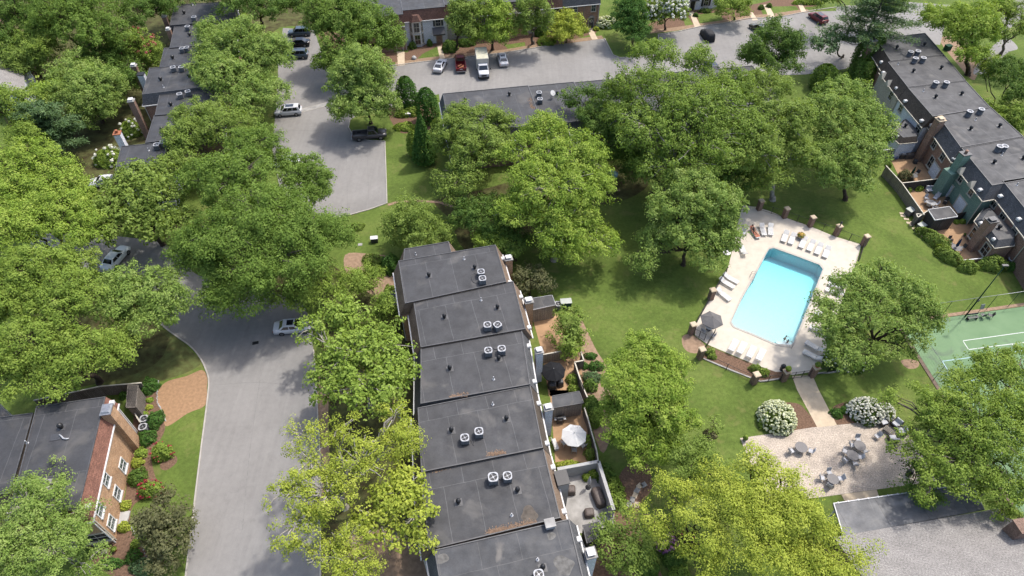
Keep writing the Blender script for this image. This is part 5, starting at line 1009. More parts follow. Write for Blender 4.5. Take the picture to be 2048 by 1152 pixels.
# before the far row
T('dark trunked tree before the cream far unit', [(925, 18, 34, 28, 9), (912, 48, 24, 26, 7), (935, 58, 22, 22, 6)], 'olive', base=(912, 100)); T('bright green tree behind the box truck', [(985, 25, 38, 34, 8), (1000, 60, 34, 32, 5.5), (965, 70, 28, 25, 4.5)], 'bright', rc=.85, base=(985, 100))
T('slim grey trunk tree before the dormer house', [(1065, 15, 35, 28, 9), (1045, 50, 22, 22, 6), (1085, 45, 20, 25, 6)], 'olive', 'bark_grey', base=(1066, 88)); T('small yellow-green tree before the red brick end house', [(1135, 42, 32, 22, 4), (1125, 65, 30, 16, 2.6), (1150, 60, 22, 18, 3)], 'yellow', rc=.7)
T('blue-green tree beside the white flowering tree', [(1260, 30, 34, 35, 6), (1262, 60, 38, 26, 4)], 'evergreen', rc=.8, base=(1265, 92)); T('white flowering crape myrtle by the parking road', [(1325, 15, 36, 28, 5), (1350, 25, 28, 26, 4.5), (1308, 30, 22, 22, 4)], 'mid', 'bark', white=('white', .9, .24), rc=.48, base=(1330, 60))
T('clipped rounded bush-tree before the white house', [(1466, 14, 40, 26, 3.6)], 'mid', rc=.7, base=(1468, 40))
# lawns
T('round maple between the lawn and the pool', [(1385, 375, 60, 42, 10), (1340, 420, 50, 42, 8.5), (1430, 410, 52, 48, 9), (1390, 455, 70, 45, 7), (1450, 480, 35, 40, 5.5), (1310, 480, 36, 35, 5), (1410, 510, 45, 28, 4.5), (1285, 520, 30, 28, 4), (1330, 370, 24, 20, 8)], 'maple', 'bark', base=(1366, 530))
T('spreading tree overhanging the right side of the pool', [(1760, 560, 48, 40, 8), (1700, 580, 45, 38, 8), (1820, 590, 46, 38, 7.5), (1740, 625, 60, 42, 7.5), (1660, 640, 50, 30, 7), (1820, 650, 45, 34, 6), (1700, 700, 60, 42, 5), (1845, 630, 40, 35, 6.5), (1795, 690, 38, 25, 4.5), (1640, 600, 20, 15, 7)], 'maple', 'bark', base=(1738, 712), bare=.1, dens=.95)
T('leafy green tree in the middle of the lower lawn', [(1290, 715, 55, 35, 8), (1250, 760, 50, 42, 8), (1345, 750, 50, 42, 7), (1300, 800, 75, 50, 7), (1350, 830, 45, 42, 5.5), (1250, 850, 52, 45, 5), (1300, 880, 60, 35, 4), (1215, 810, 24, 28, 5)], 'bright', fill=1.25, dens=1.15, rc=.62, bark='bark', base=(1283, 905))
T('small grey-green tree on the patio beside the second central house', [(1135, 650, 34, 30, 3.2), (1125, 680, 28, 25, 2.4), (1150, 630, 20, 16, 2.6)], 'olive', rc=.6, size=.14); T('bright leafy bush at the corner of the slatted patio fence', [(1138, 700, 24, 16, 1.6), (1150, 690, 18, 14, 1.6)], 'bright', rc=.5, size=.13)
T('brown-red leaved tree beside the far central houses', [(1062, 552, 34, 26, 3), (1045, 570, 26, 24, 2.4), (1080, 575, 20, 20, 2.2)], 'plum', rc=.6, size=.14)
T('small bright tree behind the first central roof', [(985, 478, 36, 25, 4.5), (1010, 495, 25, 20, 4)], 'bright', base=(990, 500)); T('young tree with thin crown on the lower lawn', [(1428, 848, 20, 18, 2.6)], 'olive', 'bark', dens=.45, rc=.5, size=.12, base=(1420, 872), cat='tree')
T('leafy tree right of the curved slab path', [(1395, 915, 50, 28, 6), (1370, 950, 40, 30, 5.5), (1430, 940, 40, 32, 6)], 'olive', base=(1400, 985)); T('feathery pale green tree by the lower road edge', [(670, 620, 38, 30, 7), (640, 660, 30, 26, 6), (700, 640, 50, 32, 7)], 'spring', 'bark_grey', base=(705, 690), bare=.15, size=.17)
T('low tangled tree with dead grey twigs above the white sedan', [(640, 560, 48, 26, 5), (600, 590, 40, 28, 5), (690, 570, 45, 30, 4.5), (560, 600, 22, 16, 5)], 'mid', 'bark_grey', base=(650, 610), bare=.3, rc=.8); T('shrubby tree beside the left gutter of the first central house', [(735, 560, 35, 35, 3.5), (770, 620, 30, 40, 3.5)], 'mid', 'bark_grey', bare=.2, rc=.75)
T('wide yellow-green tree with thin pale limbs, left of the third central roof', [(760, 690, 60, 38, 8), (700, 700, 50, 38, 8.5), (790, 740, 48, 42, 7.5), (730, 770, 75, 45, 8), (660, 740, 45, 30, 7), (785, 785, 40, 32, 6), (645, 790, 26, 20, 5.5), (624, 655, 32, 26, 7)], 'spring', 'bark_pale', base=(742, 815), bare=.15, size=.18)
T('tall birch with white limbs over the road at the bottom', [(600, 868, 34, 27, 9), (675, 860, 42, 35, 9), (790, 830, 38, 32, 9), (800, 885, 42, 42, 8.5), (620, 920, 50, 25, 10), (720, 925, 60, 38, 10.5), (560, 985, 40, 28, 10), (655, 985, 55, 38, 10), (590, 1045, 45, 40, 9), (640, 1010, 34, 40, 9)], 'yellow', 'bark_pale', base=(690, 1015), bare=.35, dens=.75, spread=.75, fill=.8)
T('yellow-green tree pressed against the fifth central roof', [(800, 985, 55, 38, 8.5), (830, 1030, 40, 40, 8), (760, 1040, 48, 42, 8), (820, 1080, 38, 25, 7)], 'yellow', 'bark_pale', base=(785, 1090), size=.16); T('bottom birch with bare white forks at the frame edge', [(690, 1080, 48, 40, 8), (640, 1110, 45, 35, 8), (700, 1140, 60, 30, 7), (590, 1090, 28, 22, 8)], 'yellow', 'bark_pale', base=(690, 1140), bare=.4, dens=.75, spread=.75, fill=.8)
T('soft green tree in the bottom left corner', [(60, 1010, 65, 40, 9), (100, 1090, 70, 50, 8.5), (20, 1100, 60, 60, 8.5), (150, 1050, 45, 38, 7), (90, 970, 45, 25, 7), (170, 1130, 40, 32, 6)], 'maple', 'bark_pale', base=(80, 1120), bare=.12)
T('brownish round crape myrtle beside the lower road kerb', [(328, 1030, 46, 38, 3.4), (345, 1075, 48, 40, 3.0), (310, 1060, 36, 40, 3), (335, 1110, 40, 24, 2.4)], 'plum', rc=.55, size=.12, dens=1.1); T('fine leaved olive tree at the bottom beside the dark shed', [(1240, 1050, 46, 34, 4.2), (1225, 1100, 45, 40, 3.8), (1265, 1110, 36, 38, 3.6)], 'olive', rc=.6, size=.11)
T('yellow-green maple at the bottom, left of the grey shingles', [(1500, 930, 40, 38, 9), (1560, 960, 48, 35, 9), (1480, 1000, 60, 45, 9.5), (1590, 1030, 60, 42, 9), (1530, 1080, 75, 50, 9), (1650, 1090, 50, 42, 7.5), (1440, 960, 40, 32, 8), (1690, 1130, 45, 28, 6.5), (1620, 1130, 60, 35, 7)], 'yellow', 'bark', base=(1505, 1100), rc=.95); T('second yellow-green maple at the bottom centre', [(1340, 985, 42, 38, 8), (1310, 1030, 36, 32, 7.5), (1390, 1040, 48, 38, 8.5), (1430, 1085, 50, 40, 8), (1350, 1080, 30, 28, 7), (1400, 1130, 50, 28, 6.5)], 'yellow', 'bark', base=(1385, 1105), rc=.95)
T('big green tree over the tennis court at the lower right', [(1990, 745, 60, 42, 9), (1930, 770, 45, 40, 9), (2040, 720, 40, 35, 9), (1880, 820, 60, 42, 9), (1960, 850, 75, 50, 9.5), (2030, 830, 50, 50, 9), (1850, 870, 45, 35, 8), (1920, 920, 60, 42, 8), (2010, 930, 50, 42, 7.5), (1800, 905, 24, 16, 7), (1780, 800, 24, 22, 8), (1870, 960, 45, 28, 7), (1985, 975, 42, 26, 6.5), (2040, 980, 30, 30, 6)], 'mid', 'bark_grey', base=(1945, 960), bare=.1)
T('green tree tucked between the clubhouse and the right edge', [(2010, 1000, 42, 28, 5), (1975, 985, 30, 22, 5)], 'mid', base=(2010, 1030)); T('darker tree behind the clubhouse porch corner', [(1850, 975, 40, 25, 4), (1830, 940, 30, 22, 4)], 'dark')
# shaped evergreens
conifer('teardrop evergreen by the parking road, leftmost of the clipped pair', 816, 213, 21.5, 5.6); conifer('teardrop evergreen right of its twin, beside the hidden row end', 857, 243, 23, 6.2)
conifer('tall pointed evergreen on the strip of lawn', 850, 325, 27, 9.0, shape='cone'); conifer('narrow light green column shrub left of the pointed evergreen', 829, 310, 13, 4.6, mt='mid', shape='col')
conifer('small upright shrub between the pointed evergreen and the hidden row', 876, 275, 12, 3.5, mt='mid', shape='col')
# shrubs
S = shrub
S('ball of white hydrangea left of the garden walk', 'E', 412, 215, 2.0, 2.1, 'mid', 2.0, ('cream', 520, .115), name='hydrangea', cat='hydrangea', size=.13); S('wide white hydrangea right of the garden walk', 'E', 1175, 165, 2.05, 1.9, 'dark', 1.6, ('white', 400, .105), name='hydrangea', cat='hydrangea', size=.13); S('smaller white hydrangea joined to the wide one on its right', 'E', 1330, 180, 1.0, 1.5, 'mid', 1.0, ('white', 120, .105), name='hydrangea', cat='hydrangea', size=.12)
S('cream hydrangea at the brick end house', 'G', 1925, 195, 2.4, 1.7, 'mid', 1.5, ('cream', 170, .2), name='hydrangea', cat='hydrangea', size=.15)
S('long clipped hedge beside the right brick patio, upper half', 'B', 455, 880, 1.05, 1.7, 'olive', 2.9, rot=.62, name='hedge', cat='hedge', size=.12); S('long clipped hedge beside the right brick patio, lower half', 'B', 575, 1020, 1.05, 1.7, 'olive', 2.3, rot=.62, name='hedge', cat='hedge', size=.12)
S('grey-green rounded shrub at the lower end of the hedge', 'B', 735, 1110, 1.3, 1.6, 'olive', 1.1, size=.12); S('broad grey-green shrub at the foot of the right brick wall', 'B', 940, 1080, 2.1, 1.9, 'olive', 1.4, size=.13)
for i, (x, y) in enumerate([(1080, 1115), (1130, 1120), (1178, 1118)]): S('dark upright shrub along the right brick wall, %s of three' % ['leftmost', 'middle', 'rightmost'][i], 'B', x, y, .65, 1.4, 'evergreen')
for l, c, x, y, rx, h, mt, ry in (('deep green kidney shaped bush beside the two ground air conditioners, upper half', 'F', 862, 270, .95, 1.3, 'evergreen', 1.25), ('deep green bush joined below the kidney shaped one', 'F', 815, 370, 1.0, 1.3, 'evergreen', 1.0), ('round dark green bush behind the tan brick corner house', 'F', 828, 80, 1.05, 1.4, 'evergreen', 1.2),
  ('light green hydrangea-like bush below the chimney shadow', 'F', 783, 458, .68, 1.0, 'bright', .65), ('yellow-green bush before the corner house wall', 'F', 762, 512, .7, .9, 'yellow', .6), ('dull green round bush before the corner house wall', 'F', 762, 590, 1.0, 1.3, 'dark', 1.1), ('golden bush above the pale doorstep', 'F', 692, 752, .62, .9, 'yellow', .6), ('golden bush below the pale doorstep', 'F', 687, 872, .62, .9, 'yellow', .6),
  ('small bright hosta near the lean-to shed', 'F', 835, 165, .42, .4, 'bright', .35), ('lower bright hosta near the straw bed', 'F', 832, 205, .42, .4, 'yellow', .35), ('pale hosta beside the ground air conditioners', 'F', 800, 245, .5, .45, 'bright', .4), ('green shrub under the fence behind the corner house', 'F', 688, 135, .55, .8, 'evergreen', .6),
  ('grey-blue shrub at the bottom of the mulch bed', 'F', 785, 1095, 1.15, 1.0, 'blue', .9), ('clipped low hedge curving under the corner house, left part', 'F', 620, 1075, 1.25, .9, 'evergreen', .55), ('clipped low hedge curving under the corner house, right part', 'F', 738, 1035, .75, .9, 'evergreen', .8), ('small green shrub at the bend of the clipped low hedge', 'F', 755, 968, .55, .6, 'mid', .5), ('dark green bush by the wide window', 'F', 490, 1015, .45, .7, 'evergreen', .45)):
    S(l, c, x, y, rx, h, mt, ry, size=.09)
S('small crape myrtle with red tips on the mulch ring', 'F', 898, 450, 1.15, 1.9, 'mid', 1.0, ('pink', 16, .09), size=.1); S('red flowering crape myrtle beside the corner house bed', 'F', 835, 660, 1.35, 1.7, 'mid', .95, ('pink', 38, .09), size=.1)
for l, c, x, y, rx, h, mt, ry, hd in (('white flowered glossy shrub beside the sixth left roof', 0, 780, 760, 1.8, 2.6, 'mid', 1.8, ('white', 22, .2)), ('white flowered glossy shrub near the white chimney', 0, 645, 930, 2.2, 2.4, 'mid', 2.2, ('white', 26, .2)),
  ('leafy clump around the white mailbox stand', 'I', 1170, 820, 1.4, 1.2, 'mid', 1.0, None), ('strappy green mound below the white box', 'I', 1195, 935, 2.0, 1.0, 'bright', 1.3, None), ('green mound between the clipped evergreens', 'I', 1260, 800, 1.6, 1.3, 'mid', 1.2, None),
  ('dark green shrub beside the end wall of the hidden row', 1, 1085, 780, 1.3, 1.8, 'evergreen', 1.2, None), ('dark round shrub behind the first central house', 5, 805, 420, 1.4, 2.4, 'evergreen', 1.6, None), ('pale shrub below the grey transformer box lawn', 5, 700, 400, 1.6, 1.0, 'olive', 1.2, None),
  ('round green shrub beside the white bay', 'G', 200, 395, .8, 1.5, 'dark', .8, None), ('cone shaped shrub right of the bay', 'G', 352, 375, .6, 1.4, 'dark', .6, None), ('green shrub under the awning side', 'G', 530, 400, 1.6, 2.2, 'dark', 1.4, None), ('low hedge behind the maroon pickup', 'G', 670, 370, 2.2, 1.4, 'dark', 1.0, None),
  ('hazy grey-green shrub before the dormer house', 'G', 1390, 355, 2.0, 1.5, 'mid', 1.3, None), ('dark shrub right of the grey trunk', 'G', 1345, 270, 1.4, 2.0, 'dark', 1.2, None), ('small golden shrub by the wreath door', 'G', 1835, 250, .7, .8, 'yellow', .6, None), ('low shrub left of the wreath door step', 'G', 1735, 265, 1.0, .8, 'mid', .7, None),
  ('small dark shrub by the walk of the white house', 'H', 622, 118, .6, .8, 'dark', .5, None), ('green shrub at the white house porch', 'H', 700, 82, 1.5, .9, 'dark', .7, None), ('round shrub beside the clipped bush-tree', 'H', 1158, 55, .7, 1.0, 'dark', .6, None), ('long low hedge at the top edge', 'H', 1540, 5, 3.4, 1.3, 'bright', 1.0, None), ('round shrub left of the long low top hedge', 'H', 1225, 40, .7, .9, 'dark', .6, None)):
    S(l, c, x, y, rx, h, mt, ry, hd, size=.13)
for l, c, x, y, rx, h, mt, ry, hd in (('small green mound beside the slatted fence, upper', 'C', 1490, 893, .85, .7, 'evergreen', .5, None), ('larger green mound with a pale gravel rim', 'C', 1535, 965, 1.1, .9, 'evergreen', .75, None), ('tiny green mound inside the fence corner', 'C', 1450, 968, .4, .6, 'evergreen', .5, None), ('grey lavender-like shrub below the green mounds', 'C', 1500, 1050, 1.2, 1.1, 'blue', .9, None),
  ('patio shrub below the black parasol fence', 'C', 1358, 1065, .75, 1.1, 'mid', .9, None), ('climbing shrub along the slatted fence foot', 'D', 965, 50, .8, 1.0, 'mid', .7, None), ('leafy climber on the fence right of the scuffed shed', 'D', 1075, 160, 1.1, 1.6, 'dark', 1.6, None), ('flower bed shrub inside the curved fence, upper', 'D', 1045, 350, .6, .9, 'mid', .9, None), ('flower bed shrub inside the curved fence, lower', 'D', 1060, 430, .7, .9, 'olive', .8, None),
  ('yellow-green hedge along the white stucco wall', 'D', 930, 495, 1.8, .8, 'yellow', .55, None), ('round green shrub in the stucco corner', 'D', 1075, 545, .55, 1.0, 'bright', .5, None), ('small bright shrub beside the round one in the stucco corner', 'D', 1038, 568, .45, .8, 'bright', .4, None), ('green shrub outside the stucco wall, upper', 'D', 1150, 540, 1.1, 1.4, 'dark', 1.2, None), ('green shrub outside the stucco wall, middle', 'D', 1200, 620, 1.1, 1.2, 'mid', 1.2, None), ('green shrub outside the stucco wall, lower', 'D', 1215, 695, 1.2, 1.2, 'mid', 1.0, None),
  ('dark tall shrub left of the leafy lawn tree', 10, 480, 120, 1.1, 2.0, 'dark', 1.3, None), ('dark climbing bush right of the curved fence', 10, 500, 190, 1.0, 1.6, 'mid', 1.2, None), ('bright low shrub at the bottom right of the white walled patio', 10, 470, 0, .9, 1.3, 'dark', .9, None),
  ('mauve flowering bush at the bottom centre', 10, 940, 960, 1.1, 1.5, 'mid', 1.0, ('mauve', 70, .12)), ('pale pink flowering bush beside the mauve one', 10, 1040, 930, 1.0, 1.3, 'mid', .9, ('coral', 30, .1)), ('dark green bush below the mauve flowers', 10, 985, 1040, 1.3, 1.5, 'dark', 1.2, None), ('dark green bush left of the bottom mulch path', 10, 810, 1060, 1.3, 1.8, 'dark', 1.5, None), ('green bush at the bottom right of the mulch path', 10, 1010, 1120, 1.0, 1.2, 'mid', 1.0, None),
  ('small reddish barberry under the young lawn tree', 10, 1190, 300, .8, .6, 'plum', .7, None), ('tall grass clump in the poolside bed, left', 'A', 245, 915, .75, .9, 'olive', .6, None), ('flowering perennials left in the poolside bed', 'A', 258, 945, .6, .6, 'mid', .4, None), ('tall grass clump in the poolside bed, right', 'A', 520, 1015, .75, 1.0, 'olive', .6, None), ('second grass clump beside the brick pillar in the poolside bed', 'A', 570, 1040, .75, .9, 'mid', .6, None),
  ('flowering bush under the tree by the pool gate', 'A', 1010, 960, 1.6, 1.5, 'dark', 1.4, ('white', 50, .1)), ('second white flowered bush under the poolside tree', 'A', 1110, 990, 1.5, 1.3, 'dark', 1.2, ('white', 36, .1)), ('small green shrub in the right mulch bed by the walk', 'E', 915, 190, .8, .7, 'evergreen', .7, None), ('tiny dark shrub beside the wide hydrangea', 'E', 985, 165, .5, .6, 'evergreen', .5, None),
  ('brown-red japanese maple on the top right patio', 'B', 215, 365, 1.2, 1.6, 'plum', 1.0, None), ('green shrub inside the dark patio fence, left', 'B', 240, 490, .45, .8, 'mid', .4, None), ('green shrub inside the dark patio fence, right', 'B', 325, 475, .7, .9, 'bright', .5, None), ('small round shrub beside the black shed', 'B', 632, 752, .4, .6, 'bright', .4, None), ('second small round shrub by the green wall', 'B', 682, 748, .45, .7, 'bright', .4, None), ('trailing shrub at the top corner of the right fence', 'B', 75, 275, .5, .9, 'olive', .6, None),
  ('grassy clump on the lawn by the parking end', 5, 610, 200, 1.0, .8, 'olive', .9, None), ('rough weedy clump left of the first central house', 5, 720, 460, 1.4, .8, 'olive', 1.4, None), ('green vine patch beside the first central house', 5, 800, 580, .8, 1.0, 'mid', .9, None)):
    S(l, c, x, y, rx, h, mt, ry, hd, size=.1)
# ---------------------------------------------------------------- things on the roofs and in the gardens
def b_ac():
    r = empty('air_conditioner', (0, 0, 0), '', 'air conditioner'); mb = MB()
    mb.box((0, 0, .39), (.8, .8, .66)); mb.build('louvred_casing', MT['acside'], r, bevel=.04)
    mb = MB(); mb.box((0, 0, .04), (.86, .86, .08)); mb.build('base_pan', MT['dgrey'], r)
    mb = MB(); n = 20; o = []; i_ = []
    for k in range(n):
        g = 2*math.pi*(k+.5)/n; c, s = math.cos(g), math.sin(g); m = max(abs(c), abs(s)); rr = min(.43/m, .5); o.append((c*rr, s*rr)); i_.append((c*.35, s*.35))
    vs = [(x, y, .72) for x, y in o]+[(x, y, .8) for x, y in o]+[(x, y, .8) for x, y in i_]+[(x, y, .72) for x, y in i_]
    fs = []
    for k in range(n):
        j = (k+1) % n
        for a in range(3): fs.append((a*n+k, a*n+j, (a+1)*n+j, (a+1)*n+k))
    mb.add(vs, fs); t = mb.build('top_cover', MT['actop'], r)
    mb = MB(); mb.cyl((0, 0, .725), (0, 0, .73), .36, n=20); mb.build('fan_well', MT['black'], r)
    mb = MB(); mb.cyl((0, 0, .74), (0, 0, .77), .09, n=12)
    for k in range(4): g = k*math.pi/2+.4; mb.box((math.cos(g)*.2, math.sin(g)*.2, .755), (.22, .07, .012), g)
    mb.build('fan', MT['steel'], r); mb = MB()
    for q in (.14, .2, .26): mb.tube([(math.cos(k*math.pi/8)*q, math.sin(k*math.pi/8)*q, .8) for k in range(17)], .006, 4)
    mb.build('grille', MT['dgrey'], t); return r
def b_acr():
    r = empty('air_conditioner', (0, 0, 0), '', 'air conditioner'); mb = MB(); mb.lathe((0, 0, 0), [(.46, 0), (.46, .1), (.44, .12), (.44, .8), (.47, .82)], 20); mb.build('louvred_casing', MT['acside'], r)
    mb = MB(); n = 20
    vs = [(math.cos(2*math.pi*k/n)*q, math.sin(2*math.pi*k/n)*q, z) for q, z in ((.47, .82), (.47, .9), (.3, .9), (.28, .82)) for k in range(n)]
    mb.add(vs, [(a*n+k, a*n+(k+1) % n, (a+1)*n+(k+1) % n, (a+1)*n+k) for a in range(3) for k in range(n)]); mb.build('top_cover', MT['actop'], r)
    mb = MB(); mb.cyl((0, 0, .82), (0, 0, .825), .3, n=20); mb.build('fan_well', MT['black'], r)
    mb = MB(); mb.cyl((0, 0, .84), (0, 0, .87), .08, n=12); [mb.box((math.cos(k*2.1)*.15, math.sin(k*2.1)*.15, .85), (.18, .1, .012), k*2.1) for k in range(3)]; mb.build('fan', MT['steel'], r); return r
GA = 'air conditioners on the flat roofs'
def ac(kind, c, x, y, zr, rz, lb, sc=None):
    h = .8 if kind == 'ac' else .9; p = W(c, x, y, zr+h); p.z = zr+.02; place(kind, b_ac if kind == 'ac' else b_acr, p, rz, lb, GA, sc)
U_ = {k: ROOFS[k]['zr']+.02 for k in ROOFS}
for k, c, x, y, rz, lb in (('u1', 'C', 676, 270, .1, 'far one of the two touching air conditioners on the farthest full central roof'), ('u1', 'C', 687, 320, .1, 'near one of the two touching air conditioners on the farthest full central roof'), ('u2', 'C', 724, 665, .1, 'square air conditioner, left of the slim pair on the second central roof'), ('u2', 'C', 799, 664, .65, 'air conditioner turned askew, right of the slim pair on the second central roof'),
  ('u3', 'C', 731, 855, .1, 'left air conditioner of the pair on the third central roof, above its domed vent'), ('u3', 'C', 830, 842, .1, 'right air conditioner of the pair on the third central roof, above its domed vent'), ('u4', 'D', 322, 338, .1, 'left lower air conditioner of the pair on the fourth central roof'), ('u4', 'D', 405, 300, .1, 'right upper air conditioner of the pair on the fourth central roof'),
  ('u5', 'D', 489, 572, .1, 'large left air conditioner of the pair on the fifth central roof'), ('u5', 'D', 573, 562, .1, 'smaller right air conditioner of the pair on the fifth central roof'), ('u6', 'D', 757, 1142, .2, 'air conditioner cut by the bottom edge on the nearest central roof'),
  ('l0', 0, 1162, 100, 0, 'single air conditioner on the farthest left roof'), ('l1', 0, 1123, 156, 0, 'left air conditioner of the pair on the second left roof'), ('l1', 0, 1197, 151, 0, 'right air conditioner of the pair on the second left roof'), ('l2', 0, 1090, 288, 0, 'left air conditioner of the pair on the third left roof'), ('l2', 0, 1118, 283, 0, 'right air conditioner of the pair on the third left roof, beside the maple'),
  ('l3', 0, 1036, 402, .4, 'left air conditioner of the pair on the fourth left roof'), ('l3', 0, 1086, 400, .1, 'right air conditioner of the pair on the fourth left roof'), ('l4', 0, 1075, 562, .5, 'left air conditioner at the leafy edge of the fifth left roof'), ('l4', 0, 1125, 546, .5, 'right air conditioner at the leafy edge of the fifth left roof'), ('l5', 0, 1085, 710, .1, 'lone air conditioner on the sixth left roof amid twigs'),
  ('l6', 0, 937, 866, .1, 'left air conditioner of the pair on the nearest left roof'), ('l6', 0, 975, 850, .3, 'right air conditioner of the pair on the nearest left roof'), ('e1', 2, 163, 553, 0, 'far air conditioner of the pair on the satellite dish roof'), ('e1', 2, 168, 592, 0, 'near air conditioner of the pair on the satellite dish roof')):
    ac('ac', c, x, y, U_[k], rz, lb, 1.12 if 'large left' in lb else None)
for k, c, x, y, lb in (('r2', 'J', 522, 182, 'round air conditioner, left rear of the cluster of four on the right row'), ('r2', 'J', 584, 178, 'round air conditioner, right rear of the cluster of four on the right row'), ('r2', 'J', 563, 238, 'round air conditioner, left front of the cluster of four on the right row'), ('r2', 'J', 631, 235, 'round air conditioner, right front of the cluster of four on the right row'),
  ('r3', 'J', 738, 443, 'larger round air conditioner at the far edge of the third right roof'), ('r3', 'J', 828, 443, 'smaller round air conditioner at the far edge of the third right roof'), ('r4', 'J', 1028, 692, 'left round air conditioner on the roof of the red brick right unit'), ('r4', 'J', 1126, 673, 'right round air conditioner on the roof of the red brick right unit'), ('r5', 'B', 990, 132, 'left of the two touching air conditioners on the green unit roof'), ('r5', 'B', 1032, 130, 'right of the two touching air conditioners on the green unit roof')):
    ac('acr', c, x, y, U_[k], 0, lb)
for x, y, lb in ((803, 270, 'upper air conditioner on the ground beside the kidney shaped bush'), (797, 316, 'lower air conditioner on the ground beside the kidney shaped bush')): ac('ac', 'F', x, y, 0, .2, lb)
for x, y, lb in ((1088, 1062, 'left ground air conditioner behind the near right brick house'), (1145, 1058, 'right ground air conditioner behind the near right brick house')): ac('acr', 'B', x, y, 0, 0, lb)
ac('ac', 'C', 1250, 510, 0, 0, 'green-grey air conditioner between the tan shed and the pale utility box')
# refrigerant hoses lying on the roofs
def hose(lb, k, c, pts, r=.035): z = U_[k]+.04; mb = MB(); mb.tube(smoothline([W(c, x, y, z) for x, y in pts], 5), r, 5); o = mb.build('hose', MT['dgrey'], None, lb, 'hose')
hose('looped hose beside the touching air conditioners on the farthest full central roof', 'u1', 'C', [(660, 300), (625, 285), (605, 310), (620, 350), (662, 360)]); hose('grey hose joining the slim air conditioner pair on the second central roof', 'u2', 'C', [(742, 690), (755, 655), (770, 680), (785, 655)]); hose('thick hose between the pair on the third central roof', 'u3', 'C', [(755, 832), (780, 848), (810, 850)], .05); hose('curled hose between the pair on the fourth central roof', 'u4', 'D', [(345, 345), (362, 360), (375, 385), (380, 355), (395, 335)]); hose('short hoses between the pair on the fifth central roof', 'u5', 'D', [(518, 570), (530, 585), (552, 575)], .05)
# orange leaf debris
def debris(lb, k, c, pts, n):
    z = U_[k]+.02; rng = np.random.default_rng(len(pts)*7+n); q = [W(c, x, y, z) for x, y in pts]; A = []; 
    for i in range(n): t = rng.random()*(len(q)-1); i0 = int(t); p = q[i0].lerp(q[i0+1], t-i0); A.append([p.x+rng.normal()*.18, p.y+abs(rng.normal())*.2, z+.01])
    A = np.array(A); nr = np.array([0, 0, 1.])+rng.normal(size=(n, 3))*.2; nr /= np.linalg.norm(nr, axis=1)[:, None]; a, b = leaves(A, nr, .07, rng, rng.random(n)); o = leafmesh('leaf_debris', a, b, LMX); tag(o, lb, 'leaf debris', None, 'stuff')
LMX = leafmat('dry_orange_debris', (.11, .07, .045), (.16, .105, .07), (.21, .145, .1), .05)
debris('orange leaf debris along the near edge of the fifth central roof', 'u5', 'D', [(460, 905), (540, 885), (640, 865), (735, 842)], 600); debris('orange leaf debris at the near edge of the fourth central roof', 'u4', 'D', [(462, 448), (545, 432)], 260); debris('orange leaf debris at the near edge of the third central roof', 'u3', 'D', [(245, 104), (335, 95)], 240)
debris('orange leaf debris at the far left edge of the fifth central roof', 'u5', 'D', [(130, 545), (215, 525)], 200); debris('orange leaf debris at the step of the hidden row roofs', 'e0', 2, [(108, 590), (118, 640), (130, 655)], 260); debris('orange leaf debris at the far edge of the fifth left roof', 'l4', 0, [(1000, 568), (1090, 552)], 260)
def stain(k, c, x, y, r, m):    # dried puddle rings
    z = U_[k]+.016; p = W(c, x, y, z); rng = random.Random(int(x)); o = [(p.x+r*math.cos(g)*(1+.2*math.sin(3*g+x)), p.y+r*math.sin(g)*(1+.2*math.sin(2*g+y))) for g in [i*math.pi/12 for i in range(24)]]; s = sheet('dried_puddle', [o], z, m); adopt(s, ROOFS[k]['root']); s.location = -ROOFS[k]['root'].location
MT['puddle'] = mat('dried_puddle_silt', (.17, .165, .155), .4, 2.5, .9, .1); MT['puddle2'] = mat('brown_puddle_silt', (.14, .12, .1), .3, 2, .9, .1)
stain('u6', 'D', 905, 1090, .85, MT['puddle']); stain('u6', 'D', 190, 1050, .5, MT['puddle']); stain('u6', 'D', 830, 918, .38, MT['puddle']); stain('u5', 'D', 700, 790, .75, MT['puddle2'])
# satellite dish
z = U_['e1']; p = W(2, 240, 590, z); r = empty('satellite_dish', p, 'white satellite dish on a tripod on the hidden row roof', 'satellite dish'); mb = MB(); mb.tube([(0, 0, 0), (0, 0, .8)], .03); [mb.tube([(math.cos(g)*.5, math.sin(g)*.5, 0), (0, 0, .7)], .02) for g in (0, 2.1, 4.2)]; mb.build('stand', MT['steel'], r)
mb = MB(); d_ = Vector((.5, -.6, .6)).normalized(); t = d_.orthogonal().normalized(); u_ = d_.cross(t); R_ = [(0, 0), (.2, .03), (.38, .1), (.45, .16)]
mb.loft([[Vector((0, 0, .95))+d_*b+t*(max(a, .01)*math.cos(k*math.pi/7))+u_*(max(a, .01)*math.sin(k*math.pi/7)) for k in range(14)] for a, b in R_]); mb.build('dish', MT['white'], r); mb = MB(); mb.tube([Vector((0, 0, .6)), Vector((0, 0, .8))+d_*.6], .02); mb.build('feed_arm', MT['steel'], r)
